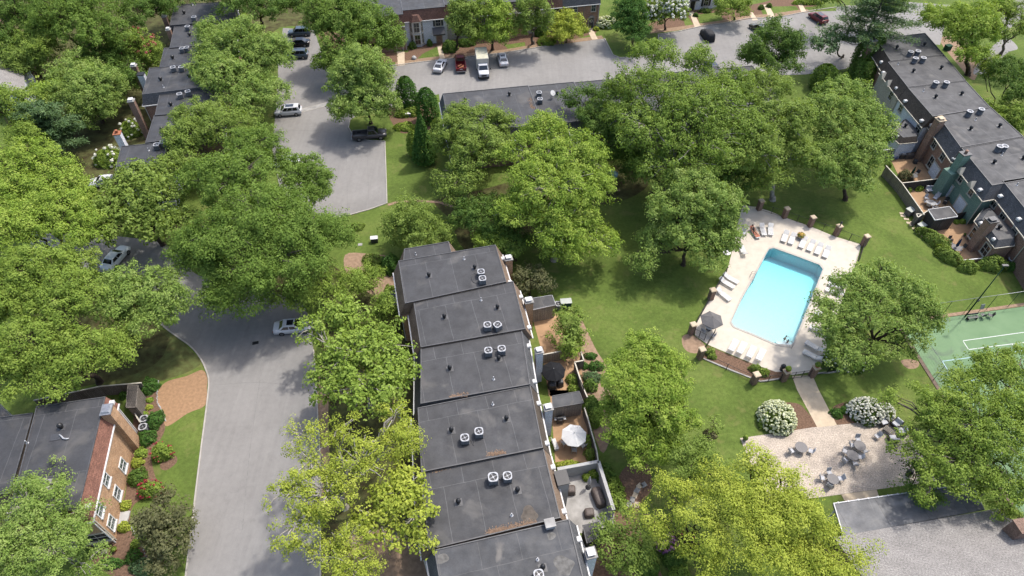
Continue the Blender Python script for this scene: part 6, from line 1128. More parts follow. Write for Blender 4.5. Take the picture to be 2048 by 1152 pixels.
# ---------------------------------------------------------------- fences and walls
def fence(name, lb, pts, h, m='wood_grey', cap='offwhite', th=.09, posts=True, cat='fence', capw=.14):
    a0 = sum(pts, Vector())/len(pts); r = empty(name, (a0.x, a0.y, 0), lb, cat)
    for a, b in zip(pts[:-1], pts[1:]):
        d = (b-a).xy.to_3d(); mid = (a+b)/2; g = math.atan2(d.y, d.x); mb = MB(); mb.box((mid.x, mid.y, h/2), (d.length-.02, th, h-.02), g); mb.build('panel', MT[m], r, world=True)
        if cap: mb = MB(); mb.box((mid.x, mid.y, h+.02), (d.length+.06, capw, .07), g); mb.build('top_rail', MT[cap], r, world=True)
    if posts:
        for a, b in zip(pts[:-1], pts[1:]):
            n = max(1, int((b-a).length/2.3))
            for k in range(n): p = a.lerp(b, (k+.5)/n); mb = MB(); mb.box((p.x, p.y, h/2), (.12, th+.08, h-.03), math.atan2((b-a).y, (b-a).x)); mb.build('post', MT[m], r, world=True)
    return r
def wz(c, l, z): return [W(c, x, y, z).xy.to_3d() for x, y in l]
fence('slat_fence', 'slatted tan fence between the second and third central patios', wz('C', [(1133, 890), (1322, 855)], 1.7), 1.7, 'wood_tan'); fence('slat_fence', 'stepped fence with pale cap along the black parasol patio', wz('C', [(1420, 870), (1440, 932), (1372, 945), (1440, 1150)], 1.6)+wz('D', [(998, 0), (1042, 100)], 1.6), 1.6, 'wood_grey')
fence('slat_fence', 'curving pale capped fence along the white parasol patio', wz('D', [(1025, 165), (1048, 235), (1065, 300), (1085, 370), (1098, 420), (1105, 470)], 1.5), 1.5, 'wood_grey'); fence('patio_wall', 'white stucco wall enclosing the grey concrete patio', wz('D', [(868, 524), (1108, 479), (1197, 762)], 2.0), 2.0, 'stucco', 'stucco', .3, False, 'garden wall', .34)
fence('patio_wall', 'short white wall below the covered furniture patio', wz('D', [(930, 842), (1000, 930), (1030, 1000)], 1.6), 1.6, 'stucco', 'stucco', .2, False, 'garden wall', .24)
fence('board_fence', 'long weathered board fence along the lawn of the right patios', wz('B', [(50, 295), (182, 440), (365, 698)], 1.8), 1.8, 'wood_tan'); fence('board_fence', 'short dark picket fence between the two upper right patios', wz('B', [(178, 438), (330, 420), (482, 402)], 1.7), 1.7, 'wood_dark'); fence('board_fence', 'white capped fence at the far end of the upper right patio', wz('J', [(212, 1038), (385, 1012)], 1.8), 1.8, 'wood_grey', 'white')
fence('board_fence', 'board fence running down from the long weathered fence to the black shed', wz('B', [(365, 698), (300, 690), (310, 720), (400, 660)], 1.75), 1.75); fence('board_fence', 'low dark gate fence beside the green wall', wz('B', [(638, 688), (718, 672)], 1.3), 1.3, 'wood_dark', None); fence('board_fence', 'low white capped wall at the foot of the right brick patio', wz('B', [(660, 1075), (850, 1055)], .8), .8, 'brick_red', 'white')
fence('board_fence', 'long grey picket fence behind the tan brick corner house', wz('F', [(190, 170), (380, 130), (560, 92), (790, 72)], 1.8), 1.8); fence('board_fence', 'short louvred screen beside the ground air conditioners', wz('F', [(752, 240), (780, 290)], 1.2), 1.2, 'offwhite', None)
fence('board_fence', 'wooden fence behind the central row on its far lawn side', wz(6, [(0, 395), (60, 440)], 1.7), 1.7, 'wood_dark', None) if 0 else None
# ---------------------------------------------------------------- pool surround
def pillar(lb, c, x, y, h=1.75, w_=.62, extra=None):
    p = W(c, x, y, h); r = empty('brick_pillar', (p.x, p.y, 0), lb, 'brick pillar', 'brick pillars of the pool fence', .3); mb = MB(); mb.box((0, 0, h/2), (w_, w_, h)); mb.build('shaft', MT['brick_old'], r); mb = MB(); mb.box((0, 0, h+.05), (w_+.14, w_+.14, .1)); mb.box((0, 0, h+.12), (w_+.02, w_+.02, .05)); mb.build('capstone', MT['walk'], r); return p
PP = {}
for k, x, y, lb in (('a', 556, 5, 'leftmost brick pillar on the far side of the pool'), ('b', 712, 52, 'second brick pillar on the far side of the pool'), ('c', 870, 105, 'third brick pillar on the far side, behind the loungers'), ('d', 1030, 158, 'brick pillar carrying a small lantern'), ('e', 1197, 220, 'brick pillar at the far right corner of the pool'), ('f', 262, 546, 'brick pillar beside the three left loungers'), ('g', 143, 755, 'brick pillar beside the grey pool umbrella'), ('h', 197, 905, 'brick pillar at the left end of the poolside bed'), ('i', 527, 1058, 'brick pillar at the right end of the poolside bed'), ('j', 710, 1040, 'brick pillar left of the pool gate with a potted shrub'), ('k', 888, 1015, 'brick pillar right of the pool gate with a potted shrub')): PP[k] = pillar(lb, 'A', x, y)
def railing(lb, a, b, h=1.25, gate=False):
    a, b = a.xy.to_3d(), b.xy.to_3d(); d = b-a; L = d.length; d.normalize(); a = a+d*.36; b = b-d*.36; L -= .72; r = empty('gate' if gate else 'pool_fence', (a+b)/2, lb, 'gate' if gate else 'fence'); mb = MB()
    for z in (.12, h-.02): mb.tube([a+Vector((0, 0, z)), b+Vector((0, 0, z))], .025, 5)
    mb.build('rail', MT['black'], r, world=True); mb = MB(); n = int(L/.16)
    for k in range(n+1): p = a+d*(L*k/max(n, 1)); mb.tube([p+Vector((0, 0, .1)), p+Vector((0, 0, h))], .009, 4)
    o = mb.build('pickets', MT['black'], r, world=True); mb = MB()
    for k in ((0, .333, .667, 1) if gate else (0, .5, 1)): p = a+d*(L*k); mb.box((p.x, p.y, h/2+.03), (.06, .06, h+.06))
    mb.build('posts', MT['black'], r, world=True)
for a, b, lb in (('a', 'b', 'thin black railing between the first two far pool pillars'), ('b', 'c', 'thin black railing between the second and third far pillars'), ('c', 'd', 'thin black railing between the third pillar and the lantern pillar'), ('d', 'e', 'thin black railing from the lantern pillar to the corner pillar'), ('f', 'g', 'black railing on the left side of the pool beside the umbrella'), ('h', 'i', 'thin railing along the poolside bed'), ('i', 'j', 'short railing between the poolside bed and the gate pillar')): railing(lb, PP[a], PP[b])
railing('thin railing from the three left loungers up under the maple', PP['f'], W('A', 345, 430)); railing('railing going down the right side from the corner pillar', PP['e'], W('A', 1130, 400)); railing('black railing closing the notch below the grey umbrella', PP['g'], W('A', 222, 862)); railing('railing between the notch and the poolside bed pillar', W('A', 270, 812), PP['h']); railing('black metal pool gate at the end of the buff walk', PP['j'], PP['k'], 1.3, True); railing('railing under the spreading tree right of the gate', PP['k'], W('A', 1040, 1030))
p = PP['d']; r = empty('lantern', (p.x, p.y, 1.92), 'small dark lantern on top of a pool pillar', 'lantern'); mb = MB(); mb.lathe((0, 0, 0), [(.1, 0), (.05, .08), (.05, .2), (.14, .25)], 8); mb.lathe((0, 0, .55), [(.17, 0), (.1, .1), (.02, .16)], 8); [mb.tube([(math.cos(g)*.13, math.sin(g)*.13, .25), (math.cos(g)*.13, math.sin(g)*.13, .55)], .012, 4) for g in (0.8, 2.4, 3.9, 5.5)]; mb.build('frame', MT['black'], r); mb = MB(); mb.cyl((0, 0, .26), (0, 0, .54), .11, n=8); mb.build('glass_pane', MT['glass_g'], r)
def pot(lb, p, r_, h, m, mt, hd=None, ph=.5, sz=.07):
    rt = empty('potted_plant', p, lb, 'potted plant'); mb = MB(); mb.lathe((0, 0, 0), [(r_*.65, 0), (r_*.8, h*.3), (r_, h*.9), (r_*1.08, h), (r_*.92, h), (r_*.88, h*.85)], 14); mb.build('pot', MT[m], rt)
    rng = np.random.default_rng(int(abs(p.x*7))); n = 420; d = rng.normal(size=(n, 3)); d /= np.linalg.norm(d, axis=1)[:, None]; d[:, 2] = np.abs(d[:, 2]); a, b = leaves(d*np.array([r_*1.25, r_*1.25, ph])*(1-.3*rng.random(n))[:, None]+np.array([0, 0, h]), d, sz, rng, rng.random(n)); leafmesh('foliage', a, b, LM[mt], rt)
    if hd: n = 130; d = rng.normal(size=(n, 3)); d /= np.linalg.norm(d, axis=1)[:, None]; d[:, 2] = np.abs(d[:, 2]); a, b = leaves(d*np.array([r_*1.3, r_*1.3, ph*1.05])+np.array([0, 0, h]), d, sz*.9, rng, rng.random(n)); leafmesh('blossom', a, b, LM[hd], rt)
pot('potted green shrub on the pillar left of the pool gate', Vector((PP['j'].x, PP['j'].y, 1.9)), .3, .35, 'terracotta', 'bright'); pot('potted green shrub on the pillar right of the pool gate', Vector((PP['k'].x, PP['k'].y, 1.9)), .3, .35, 'terracotta', 'mid')
LM['orange'] = leafmat('orange_blossom', (.5, .2, .05), (.6, .32, .08), (.6, .45, .1), .1); pot('round planter of orange flowers among the far loungers', W('A', 788, 232), .48, .55, 'conc_grey', 'olive', 'orange', .4); pot('small potted plant at the far left corner of the paved patio', W('E', 122, 430), .25, .5, 'conc_grey', 'mid'); pot('terracotta pot on the mulch below the corner house', W('F', 645, 1010), .24, .45, 'terracotta', 'soil' if 0 else 'mid', None, .08)
# loungers
def b_lounger():
    r = empty('sun_lounger', (0, 0, 0), '', 'sun lounger'); mb = MB()   # head towards +x
    for s in (-1, 1): mb.box((-.25, s*.31, .3), (1.5, .05, .07)); mb.tube([(.5, s*.31, .3), (1.05, s*.31, .62)], .03, 5)
    mb.box((-1.0, 0, .3), (.05, .66, .07)); mb.box((1.04, 0, .61), (.05, .66, .05)); mb.build('frame', MT['white'], r)
    mb = MB(); n = 13
    for k in range(n): x = -.95+k*.112; mb.box((x, 0, .325), (.085, .58, .03))
    mb.build('seat', MT['white'], r); mb = MB()
    for k in range(5): t = (k+.5)/5; mb.box((.5+.55*t, 0, .33+.32*t), (.1, .58, .03), 0, Matrix.Rotation(-.53, 3, 'Y'))
    mb.build('backrest', MT['white'], r)
    for x in (-.8, .45):
        for s in (-1, 1): mb = MB(); mb.box((x, s*.29, .14), (.06, .05, .28)); mb.build('leg', MT['white'], r)
    return r
def lounger(c, head, foot, lb, cc='A'):
    a, b = W(cc, *head, .5), W(cc, *foot, .3); d = a-b; p = (a+b)/2; p.z = .02; return place('lounger', b_lounger, p, math.atan2(d.y, d.x), lb, 'white sun loungers around the pool', 1.08), math.atan2(d.y, d.x), p
for hd, ft, lb in (((555, 148), (572, 212), 'white lounger right beside the sunbather'), ((611, 148), (610, 212), 'second white lounger right of the sunbather'), ((708, 192), (686, 250), 'first lounger in the row of six at the far end, left of the planter'), ((752, 205), (728, 265), 'second lounger of the far row, just left of the orange planter'), ((820, 228), (792, 288), 'third lounger of the far row, just right of the orange planter'), ((870, 245), (840, 308), 'fourth lounger of the far row'), ((916, 264), (888, 328), 'fifth lounger of the far row'), ((962, 284), (936, 348), 'sixth and rightmost lounger of the far row'),
  ((340, 455), (400, 495), 'uppermost of the three loungers left of the pool'), ((315, 480), (378, 525), 'middle one of the three loungers left of the pool'), ((297, 545), (358, 602), 'lowest of the three loungers left of the pool, beside the pillar'), ((372, 905), (398, 858), 'leftmost lounger below the shallow end'), ((422, 920), (448, 874), 'second lounger below the shallow end'), ((480, 945), (505, 898), 'third lounger below the shallow end, its seat bare and beige'), ((538, 962), (562, 916), 'rightmost lounger below the shallow end'),
  ((1055, 495), (995, 478), 'white lounger half hidden by leaves, uppermost on the right side'), ((1040, 520), (985, 512), 'white lounger under the tree edge, second on the right side'), ((1025, 560), (970, 548), 'white lounger under the tree edge, third on the right side'), ((930, 790), (878, 778), 'white lounger under leaves near the pool steps, upper'), ((905, 900), (845, 872), 'white lounger in tree shade near the pool gate'), ((890, 950), (835, 930), 'lowest shaded lounger near the pool gate'), ((960, 700), (910, 690), 'white lounger hidden under the overhanging tree, middle'), ((450, 315), (432, 285), 'lounger showing at the edge of the maple left of the pool')):
    lounger(None, hd, ft, lb)
lg, az, lp = lounger(None, (500, 172), (530, 222), 'lounger with a red towel under the sunbather')
tw_ = MB(); tw_.box((-.2, 0, .365), (1.4, .62, .03)); tw_.box((.78, 0, .5), (.62, .62, .03), 0, Matrix.Rotation(-.53, 3, 'Y')); o = tw_.build('towel', mat('red_striped_towel', (.5, .07, .05), .35, 9, .9, .1, kind='obj', c2=(.6, .3, .2)), None, 'red patterned towel spread on the lounger under the sunbather', 'towel'); o.location = lp; o.rotation_euler = (0, 0, az); o.scale = (1.08,)*3
# people
SKIN = mat('skin', (.5, .3, .21), .08, 5, .5, .3, kind='obj'); HAIRM = mat('dark_hair', (.03, .02, .015), .3, 20, .6, kind='obj'); SWIM = mat('black_swimwear', (.015, .015, .02), .2, 9, .7, kind='obj')
def body(root, J, E, name='body', m=SKIN):
    """J: name -> (x, y, z, radius); E: bones; one skinned surface"""
    ks = list(J); me = bpy.data.meshes.new(name); me.from_pydata([J[k][:3] for k in ks], [(ks.index(a), ks.index(b)) for a, b in E], []); o = bpy.data.objects.new(name, me); COL.objects.link(o); adopt(o, root)
    o.modifiers.new('skin', 'SKIN'); s = o.modifiers.new('sub', 'SUBSURF'); s.levels = s.render_levels = 2
    for k, sv_ in zip(ks, me.skin_vertices[0].data): r_ = J[k][3]; sv_.radius = (r_, r_) if not isinstance(r_, tuple) else r_; sv_.use_root = (k == 'pelvis')
    for md in ('skin',): o.modifiers[md].use_smooth_shade = True
    me.materials.append(m); return o
def human(root, pts, sc=1.0):
    """pts: joints; hands get five fingers"""
    R0 = dict(pelvis=.13, waist=.115, chest=.14, neck=.055, head=.085, crown=.07)
    J = {k: (*pts[k], R0[k]*sc) for k in ('pelvis', 'waist', 'chest', 'neck', 'head', 'crown')}; E = [('pelvis', 'waist'), ('waist', 'chest'), ('chest', 'neck'), ('neck', 'head'), ('head', 'crown')]
    for s in 'LR':
        for a, b, r_ in (('chest', 'sh', .06), ('sh', 'el', .042), ('el', 'wr', .028), ('wr', 'pm', .032)): J[b+s] = (*pts[b+s], r_*sc); E.append((a+s if a+s in J else a, b+s))
        w_, pm = Vector(pts['wr'+s]), Vector(pts['pm'+s]); d = (pm-w_).normalized(); t = d.cross(Vector((0, 0, 1))); t = t.normalized() if t.length > .1 else Vector((1, 0, 0)); b_ = pm
        for i, (o_, L) in enumerate(((-.03, .07), (-.01, .085), (.01, .08), (.03, .062))):
            k1, k2 = 'f%d%s' % (i, s), 'g%d%s' % (i, s); J[k1] = (*(pm+t*o_+d*L*.5-Vector((0, 0, .006))), .0095*sc); J[k2] = (*(pm+t*o_*1.15+d*L-Vector((0, 0, .022))), .008*sc); E += [('pm'+s, k1), (k1, k2)]
        J['th'+s] = (*(w_.lerp(pm, .4)+t*(-.05)+d*.03), .011*sc); E.append(('wr'+s, 'th'+s))
        for a, b, r_ in (('pelvis', 'hp', .085), ('hp', 'kn', .06), ('kn', 'an', .038), ('an', 'to', .035)):
            if b+s in pts: J[b+s] = (*pts[b+s], r_*sc); E.append((a+s if a+s in J else a, b+s))
    return body(root, J, E)
def face(root, h, fwd, up, sc=1):
    fwd, up = Vector(fwd).normalized(), Vector(up).normalized(); sd_ = fwd.cross(up); h = Vector(h); mb = MB()
    for s in (-1, 1): mb.lathe(h+fwd*.085*sc+sd_*s*.033*sc+up*.01, [(.002, -.009), (.011, 0), (.002, .009)], 8)
    mb.build('eyes', HAIRM, root); mb = MB(); mb.tube([h+fwd*.08+up*.005, h+fwd*.11-up*.03, h+fwd*.085-up*.036], [.01, .016, .01], 6); mb.build('nose', SKIN, root); mb = MB(); mb.tube([h+fwd*.083-up*.058-sd_*.022, h+fwd*.09-up*.06, h+fwd*.083-up*.058+sd_*.022], .007, 5); mb.build('mouth', mat('lips', (.4, .12, .1), .1, 5, kind='obj'), root)
# sunbather: local x towards the head, half reclined on the backrest
rt = empty('person', lp+Vector((0, 0, 0)), 'person in a black swimsuit lying on a red towel with one knee raised', 'person', None, az)
pts = dict(pelvis=(.28, 0, .52), waist=(.45, 0, .56), chest=(.68, 0, .72), neck=(.83, 0, .84), head=(.93, 0, .93), crown=(.99, 0, .98), hpL=(.2, .1, .5), knL=(-.22, .13, .78), anL=(-.5, .12, .44), toL=(-.62, .13, .42), hpR=(.2, -.1, .5), knR=(-.26, -.12, .46), anR=(-.68, -.13, .42), toR=(-.74, -.13, .52),
  shL=(.72, .18, .74), elL=(.52, .29, .56), wrL=(.3, .28, .52), pmL=(.22, .26, .5), shR=(.72, -.18, .74), elR=(.6, -.3, .58), wrR=(.36, -.27, .55), pmR=(.28, -.25, .53))
human(rt, pts); face(rt, (.94, 0, .94), (-.75, 0, .66), (.66, 0, .75)); mb = MB(); mb.lathe((.97, 0, .95), [(.11, -.08), (.115, 0), (.09, .07), (.02, .11)], 12); mb.build('hair', HAIRM, rt)
mb = MB(); mb.loft([[Vector(c_)+Vector((0, math.cos(g)*w_, 0))+Vector((-.5, 0, .86))*(math.sin(g)*h_) for g in [k*math.pi/6 for k in range(12)]] for c_, w_, h_ in (((.2, 0, .52), .175, .13), ((.32, 0, .53), .165, .14), ((.48, 0, .58), .14, .13), ((.7, 0, .73), .17, .145), ((.76, 0, .78), .12, .1))]); mb.build('swimsuit', SWIM, rt)
def swimmer(lb, c, x, y, hair, yaw, sc):
    p = W(c, x, y, -.1); rt = empty('person', (p.x, p.y, -1.0), lb, 'person', None, yaw); rt.scale = (sc,)*3; z0 = -.15
    pts = dict(pelvis=(0, 0, .62), waist=(.02, 0, .8), chest=(.05, 0, 1.02), neck=(.08, 0, 1.2), head=(.11, 0, 1.31), crown=(.12, 0, 1.38), hpL=(0, .09, .58), knL=(.12, .12, .32), anL=(-.02, .14, .06), toL=(.1, .15, .02), hpR=(0, -.09, .58), knR=(.1, -.12, .3), anR=(.0, -.14, .06), toR=(.12, -.15, .02), shL=(.06, .18, 1.08), elL=(.22, .38, 1.0), wrL=(.42, .42, .98), pmL=(.5, .42, .98), shR=(.06, -.18, 1.08), elR=(.2, -.38, 1.0), wrR=(.4, -.45, .99), pmR=(.48, -.46, .99))
    human(rt, pts, .92); face(rt, (.13, 0, 1.31), (1, 0, 0), (0, 0, 1)); mb = MB(); mb.lathe((.09, 0, 1.33), [(.09, -.09), (.11, 0), (.09, .07), (.02, .115)], 12); mb.build('hair', hair, rt); mb = MB(); mb.lathe((.0, 0, .5), [(.17, 0), (.18, .12), (.15, .25)], 14); mb.build('shorts', SWIM, rt)
swimmer('person standing in the shallow water near the steps, upper of the two bathers', 'A', 700, 828, mat('brown_hair', (.12, .06, .03), .2, 20, .6, kind='obj'), -.6, .8); swimmer('person in the water right at the pool steps, lower of the two bathers', 'A', 714, 856, HAIRM, .9, .8)
# ladder, umbrella, tables, bins
def uladder(lb, c, x, y, yaw, m='steel'):
    p = W(c, x, y); r = empty('pool_ladder', p, lb, 'pool ladder', None, yaw); mb = MB()
    for s in (-.26, .26): mb.tube(smoothline([(-.45, s, 0), (-.42, s, .6), (-.15, s, .85), (.12, s, .7), (.16, s, -.9)], 4), .028, 6)
    mb.build('handrail', MT[m], r); mb = MB(); [mb.box((.16, 0, z), (.09, .5, .03)) for z in (-.25, -.5, -.75)]; mb.build('tread', MT[m], r)
a_ = W('A', 520, 470)-W('A', 490, 460); uladder('curved steel pool ladder on the left edge of the deep half', 'A', 506, 468, math.atan2(a_.y, a_.x)); mb = MB()
p = W('A', 735, 900); q_ = W('A', 705, 850); r = empty('handrail', p, 'curved steel handrail at the pool steps', 'handrail'); d_ = (q_-p).normalized(); mb.tube(smoothline([p, p+Vector((0, 0, .75)), p+d_*.4+Vector((0, 0, .85)), p+d_*1.0+Vector((0, 0, .3)), p+d_*1.2+Vector((0, 0, -.4))], 5), .03, 6); mb.build('rail', MT['steel'], r, world=True)
def umbrella(lb, p, rad, h, m, n=8, closed=False, rz=0.2, pole='steel', top=None):
    r = empty('garden_umbrella', p, lb, 'umbrella', None, rz); mb = MB(); mb.cyl((0, 0, 0), (0, 0, h+.08), .03, n=8); mb.build('pole', MT[pole], r); mb = MB(); mb.lathe((0, 0, 0), [(.3, 0), (.3, .06), (.08, .12), (.05, .3)], 12); mb.build('foot', MT['dgrey'], r); mb = MB()
    if closed:
        pts = []; 
        rings = [[(math.cos(2*math.pi*k/16)*q*(1+.25*(k % 2)), math.sin(2*math.pi*k/16)*q*(1+.25*(k % 2)), z) for k in range(16)] for q, z in ((.08, h-1.5), (.17, h-1.2), (.13, h-.6), (.03, h))]; mb.loft(rings); mb.build('canopy', MT[m], r); return r
    rings = []; N = n*4
    for f, zz in ((.02, 0), (.35, -.17), (.7, -.36), (1, -.55), (.995, -.66)):
        rings.append([(math.cos(2*math.pi*k/N)*rad*f*(math.cos(math.pi/n)/math.cos((2*math.pi*k/N) % (2*math.pi/n)-math.pi/n)), math.sin(2*math.pi*k/N)*rad*f*(math.cos(math.pi/n)/math.cos((2*math.pi*k/N) % (2*math.pi/n)-math.pi/n)), h+zz-.04*f*math.sin(((k % 4)/4)*math.pi)) for k in range(N)])
    mb.loft(rings, smooth=False); mb.build('canopy', MT[m], r); mb = MB(); mb.lathe((0, 0, h), [(.04, 0), (.05, .06), (.01, .12)], 8); mb.build('finial', MT[top or m], r)
    for k in range(n): g = 2*math.pi*k/n; mb = MB(); mb.tube([(0, 0, h-.03), (math.cos(g)*rad*.98, math.sin(g)*rad*.98, h-.6)], .012, 4); mb.build('rib', MT[pole], r)
    return r
MT['um_grey'] = mat('grey_umbrella_fabric', (.17, .165, .165), .12, 3, .85, .1, kind='obj'); MT['um_black'] = mat('black_umbrella_fabric', (.02, .021, .024), .2, 3, .85, .1, kind='obj'); MT['um_white'] = mat('white_umbrella_fabric', (.82, .82, .8), .04, 3, .8, .1, kind='obj'); MT['um_blue'] = mat('blue_umbrella_fabric', (.04, .06, .12), .2, 3, .8, .1, kind='obj'); MT['um_green'] = mat('dark_green_fabric', (.03, .08, .05), .2, 3, .8, .1, kind='obj'); MT['cover'] = mat('brown_grey_vinyl_cover', (.125, .1, .088), .18, 3, .55, .3, kind='obj', bp=.4); MT['cushion'] = mat('pale_cushion', (.62, .63, .66), .08, 4, .9, .1, kind='obj'); MT['mesh'] = mat('dark_mesh_metal', (.19, .18, .18), .35, 22, .6, .3, kind='obj'); MT['ltblue'] = mat('light_blue_fabric', (.3, .5, .6), .1, 3, .8, .1, kind='obj')
def table(lb, p, rad, h=.72, m='mesh', sq=None):
    r = empty('garden_table', p, lb, 'table', None, .3); mb = MB()
    if sq: mb.box((0, 0, h), (sq[0], sq[1], .04))
    else: mb.lathe((0, 0, h), [(rad, 0), (rad, .03)], 24); 
    mb.build('table_top', MT[m], r)
    for k in range(4): g = k*math.pi/2+.78; q = (sq[0]*.42 if sq else rad*.6); w_ = (sq[1]*.42 if sq else rad*.6); mb = MB(); mb.tube([(math.cos(g)*q*1.2, math.sin(g)*w_*1.2, 0), (math.cos(g)*q*.9, math.sin(g)*w_*.9, h)], .02, 5); mb.build('leg', MT['dgrey' if m == 'mesh' else m], r)
    return r
A_ = lambda c, x, y, z=0: W(c, x, y, z)
p = A_('A', 240, 765, .72); p.z = .02; table('round white table under the grey pool umbrella', p, .6, .72, 'white'); umbrella('grey eight sided umbrella at the left corner of the pool', p, 1.45, 2.5, 'um_grey', 6, rz=.5)
def b_chair(seatm='cushion', frm='mesh'):
    def f():
        r = empty('patio_chair', (0, 0, 0), '', 'patio chair'); mb = MB(); mb.box((0, 0, .42), (.5, .5, .05)); mb.build('seat', MT[seatm], r, bevel=.015); mb = MB(); mb.box((-.27, 0, .68), (.04, .48, .48), 0, Matrix.Rotation(-.18, 3, 'Y')); mb.build('backrest', MT[seatm], r)
        mb = MB()
        for s in (-1, 1): mb.tube([(.25, s*.27, 0), (.25, s*.27, .62), (-.25, s*.27, .66), (-.33, s*.27, .95)], .018, 5); mb.tube([(-.2, s*.27, .62), (-.28, s*.27, 0)], .018, 5)
        mb.tube([(-.33, -.27, .95), (-.33, .27, .95)], .018, 5); mb.build('frame', MT[frm], r); return r
    return f
def chair(kind, c, x, y, to, lb, group=None, sc=None):
    p = W(c, x, y, .42); p.z = .02; q = W(c, *to, .42); d = q-p; bl = {'w': b_chair('cushion', 'white'), 'm': b_chair('cushion', 'actop'), 'd': b_chair('dgrey', 'black'), 'o': b_chair('offwhite', 'wood_dark')}[kind]
    return place('chair_'+kind, bl, p, math.atan2(d.y, d.x), lb, group, sc)
chair('w', 'A', 205, 792, (240, 765), 'white chair left of the round table under the grey pool umbrella'); chair('w', 'A', 215, 742, (240, 765), 'white chair behind the table under the grey pool umbrella'); chair('w', 'A', 262, 820, (200, 800), 'white chair beside the notch railing at the pool corner'); chair('w', 'A', 450, 200, (470, 240), 'small white chair left of the sunbather'); chair('w', 'A', 985, 520, (930, 500), 'white chair at the leaf edge on the right of the pool')
p = W('A', 345, 318, .72); p.z = .02; table('round white table glimpsed under the maple left of the pool', p, .55, .72, 'white'); 
rt = empty('litter_bin', W('A', 678, 1030), 'black litter bin beside the pool gate pillar', 'litter bin'); mb = MB(); mb.lathe((0, 0, 0), [(.28, 0), (.3, .7), (.33, .75), (.3, .8)], 14); mb.build('bin', MT['black'], rt); mb = MB(); mb.lathe((0, 0, .8), [(.3, 0), (.22, .16), (.05, .22)], 14); mb.build('lid', MT['black'], rt)
# communal patio
gC = 'chairs on the communal paved patio'
def setp(tx, ty, lb, chs, rad=.62):
    p = W('E', tx, ty, .72); p.z = .02; table(lb, p, rad)
    for x, y, l in chs: chair('m', 'E', x, y, (tx, ty), l, gC)
setp(608, 488, 'round dark mesh table with two chairs on the left of the paved patio', [(522, 520, 'pale seat chair left of the lone round mesh table'), (690, 520, 'pale seat chair right of the lone round mesh table')], .66)
setp(1108, 475, 'round mesh table, upper of the two touching tables', [(1038, 470, 'chair at the left of the upper touching table'), (1090, 418, 'chair behind the upper touching table'), (1150, 520, 'chair at the lower right of the upper touching table')]); setp(1045, 558, 'round mesh table, lower of the two touching tables', [(980, 522, 'chair at the upper left of the lower touching table'), (980, 600, 'chair at the lower left of the lower touching table'), (1070, 630, 'chair in front of the lower touching table'), (1108, 570, 'chair at the right of the lower touching table')])
setp(878, 760, 'round mesh table near the tree at the bottom of the paved patio', [(785, 750, 'chair left of the lowest round table'), (848, 705, 'chair behind the lowest round table'), (943, 755, 'chair right of the lowest round table'), (850, 808, 'chair in front of the lowest round table')], .6); chair('m', 'E', 1258, 392, (1200, 420), 'lone pale chair between the touching tables and the armchairs', gC)
def b_arm():
    r = empty('armchair', (0, 0, 0), '', 'armchair'); mb = MB(); mb.box((0, 0, .22), (.78, .8, .3)); [mb.box((0, s*.4, .38), (.78, .09, .42)) for s in (-1, 1)]; mb.box((-.38, 0, .5), (.08, .82, .62), 0, Matrix.Rotation(-.15, 3, 'Y')); mb.build('frame', MT['wood_dark'], r, bevel=.02); mb = MB(); mb.box((.03, 0, .43), (.66, .66, .16)); mb.build('seat_cushion', MT['cushion'], r, bevel=.05); mb = MB(); mb.box((-.27, 0, .68), (.16, .66, .46), 0, Matrix.Rotation(-.18, 3, 'Y')); mb.build('back_cushion', MT['cushion'], r, bevel=.05); return r
cc = (1390, 335)
for x, y, l in ((1305, 270, 'pale cushioned armchair beside the joined hydrangea'), (1420, 290, 'pale cushioned armchair right of the low square table'), (1465, 350, 'cushioned armchair half under the tree leaves'), (1390, 418, 'cushioned armchair below the low square table')): p = W('E', x, y, .4); p.z = .02; q = W('E', 1360, 340, .4); place('arm', b_arm, p, math.atan2((q-p).y, (q-p).x), l, 'armchairs around the low table', 1.12)
p = W('E', 1358, 345, .4); p.z = .02; r = table('low rectangular slatted table amid the armchairs', p, .5, .42, 'wood_grey', (1.15, .7)); r.rotation_euler.z = -.9
rt = empty('litter_bin', W('E', 1515, 725), 'dark litter bin at the shaded right edge of the paved patio', 'litter bin'); mb = MB(); mb.lathe((0, 0, 0), [(.26, 0), (.32, .8), (.28, .9), (.1, 1.0)], 14); mb.build('bin', MT['black'], rt); mb = MB(); mb.lathe((0, 0, .93), [(.2, 0), (.1, .1)], 12); mb.build('lid', MT['dgrey'], rt)
# central row patios
p = W('C', 1215, 1000, 2.3); p.z = .02; umbrella('black patio umbrella beside the third central house', p, 1.45, 2.5, 'um_black', 8, rz=.2, top='white')
def covered(lb, c, x, y, sx_, sy_, h, rz, name='covered_furniture', cat='covered furniture', m='cover'):
    p = W(c, x, y, h*.9); p.z = .02; r = empty(name, p, lb, cat, None, rz); mb = MB(); rng = random.Random(int(x+y)); rings = []
    for f, zz, wv in ((1.05, 0, .05), (1.0, h*.4, .03), (.96, h*.85, .01), (.88, h, 0), (.4, h*1.03, 0)):
        rings.append([(math.copysign(abs(math.cos(g))**.4, math.cos(g))*sx_/2*f*(1+wv*math.sin(9*g)), math.copysign(abs(math.sin(g))**.4, math.sin(g))*sy_/2*f*(1+wv*math.cos(11*g)), zz) for g in [k*2*math.pi/40 for k in range(40)]])
    mb.loft(rings); mb.build('cover', MT[m], r); mb = MB(); mb.tube([(math.copysign(abs(math.cos(g))**.4, math.cos(g))*sx_/2*1.03, math.copysign(abs(math.sin(g))**.4, math.sin(g))*sy_/2*1.03, .08) for g in [k*2*math.pi/40 for k in range(41)]], .015, 4); mb.build('hem_cord', MT['dgrey'], r); return r
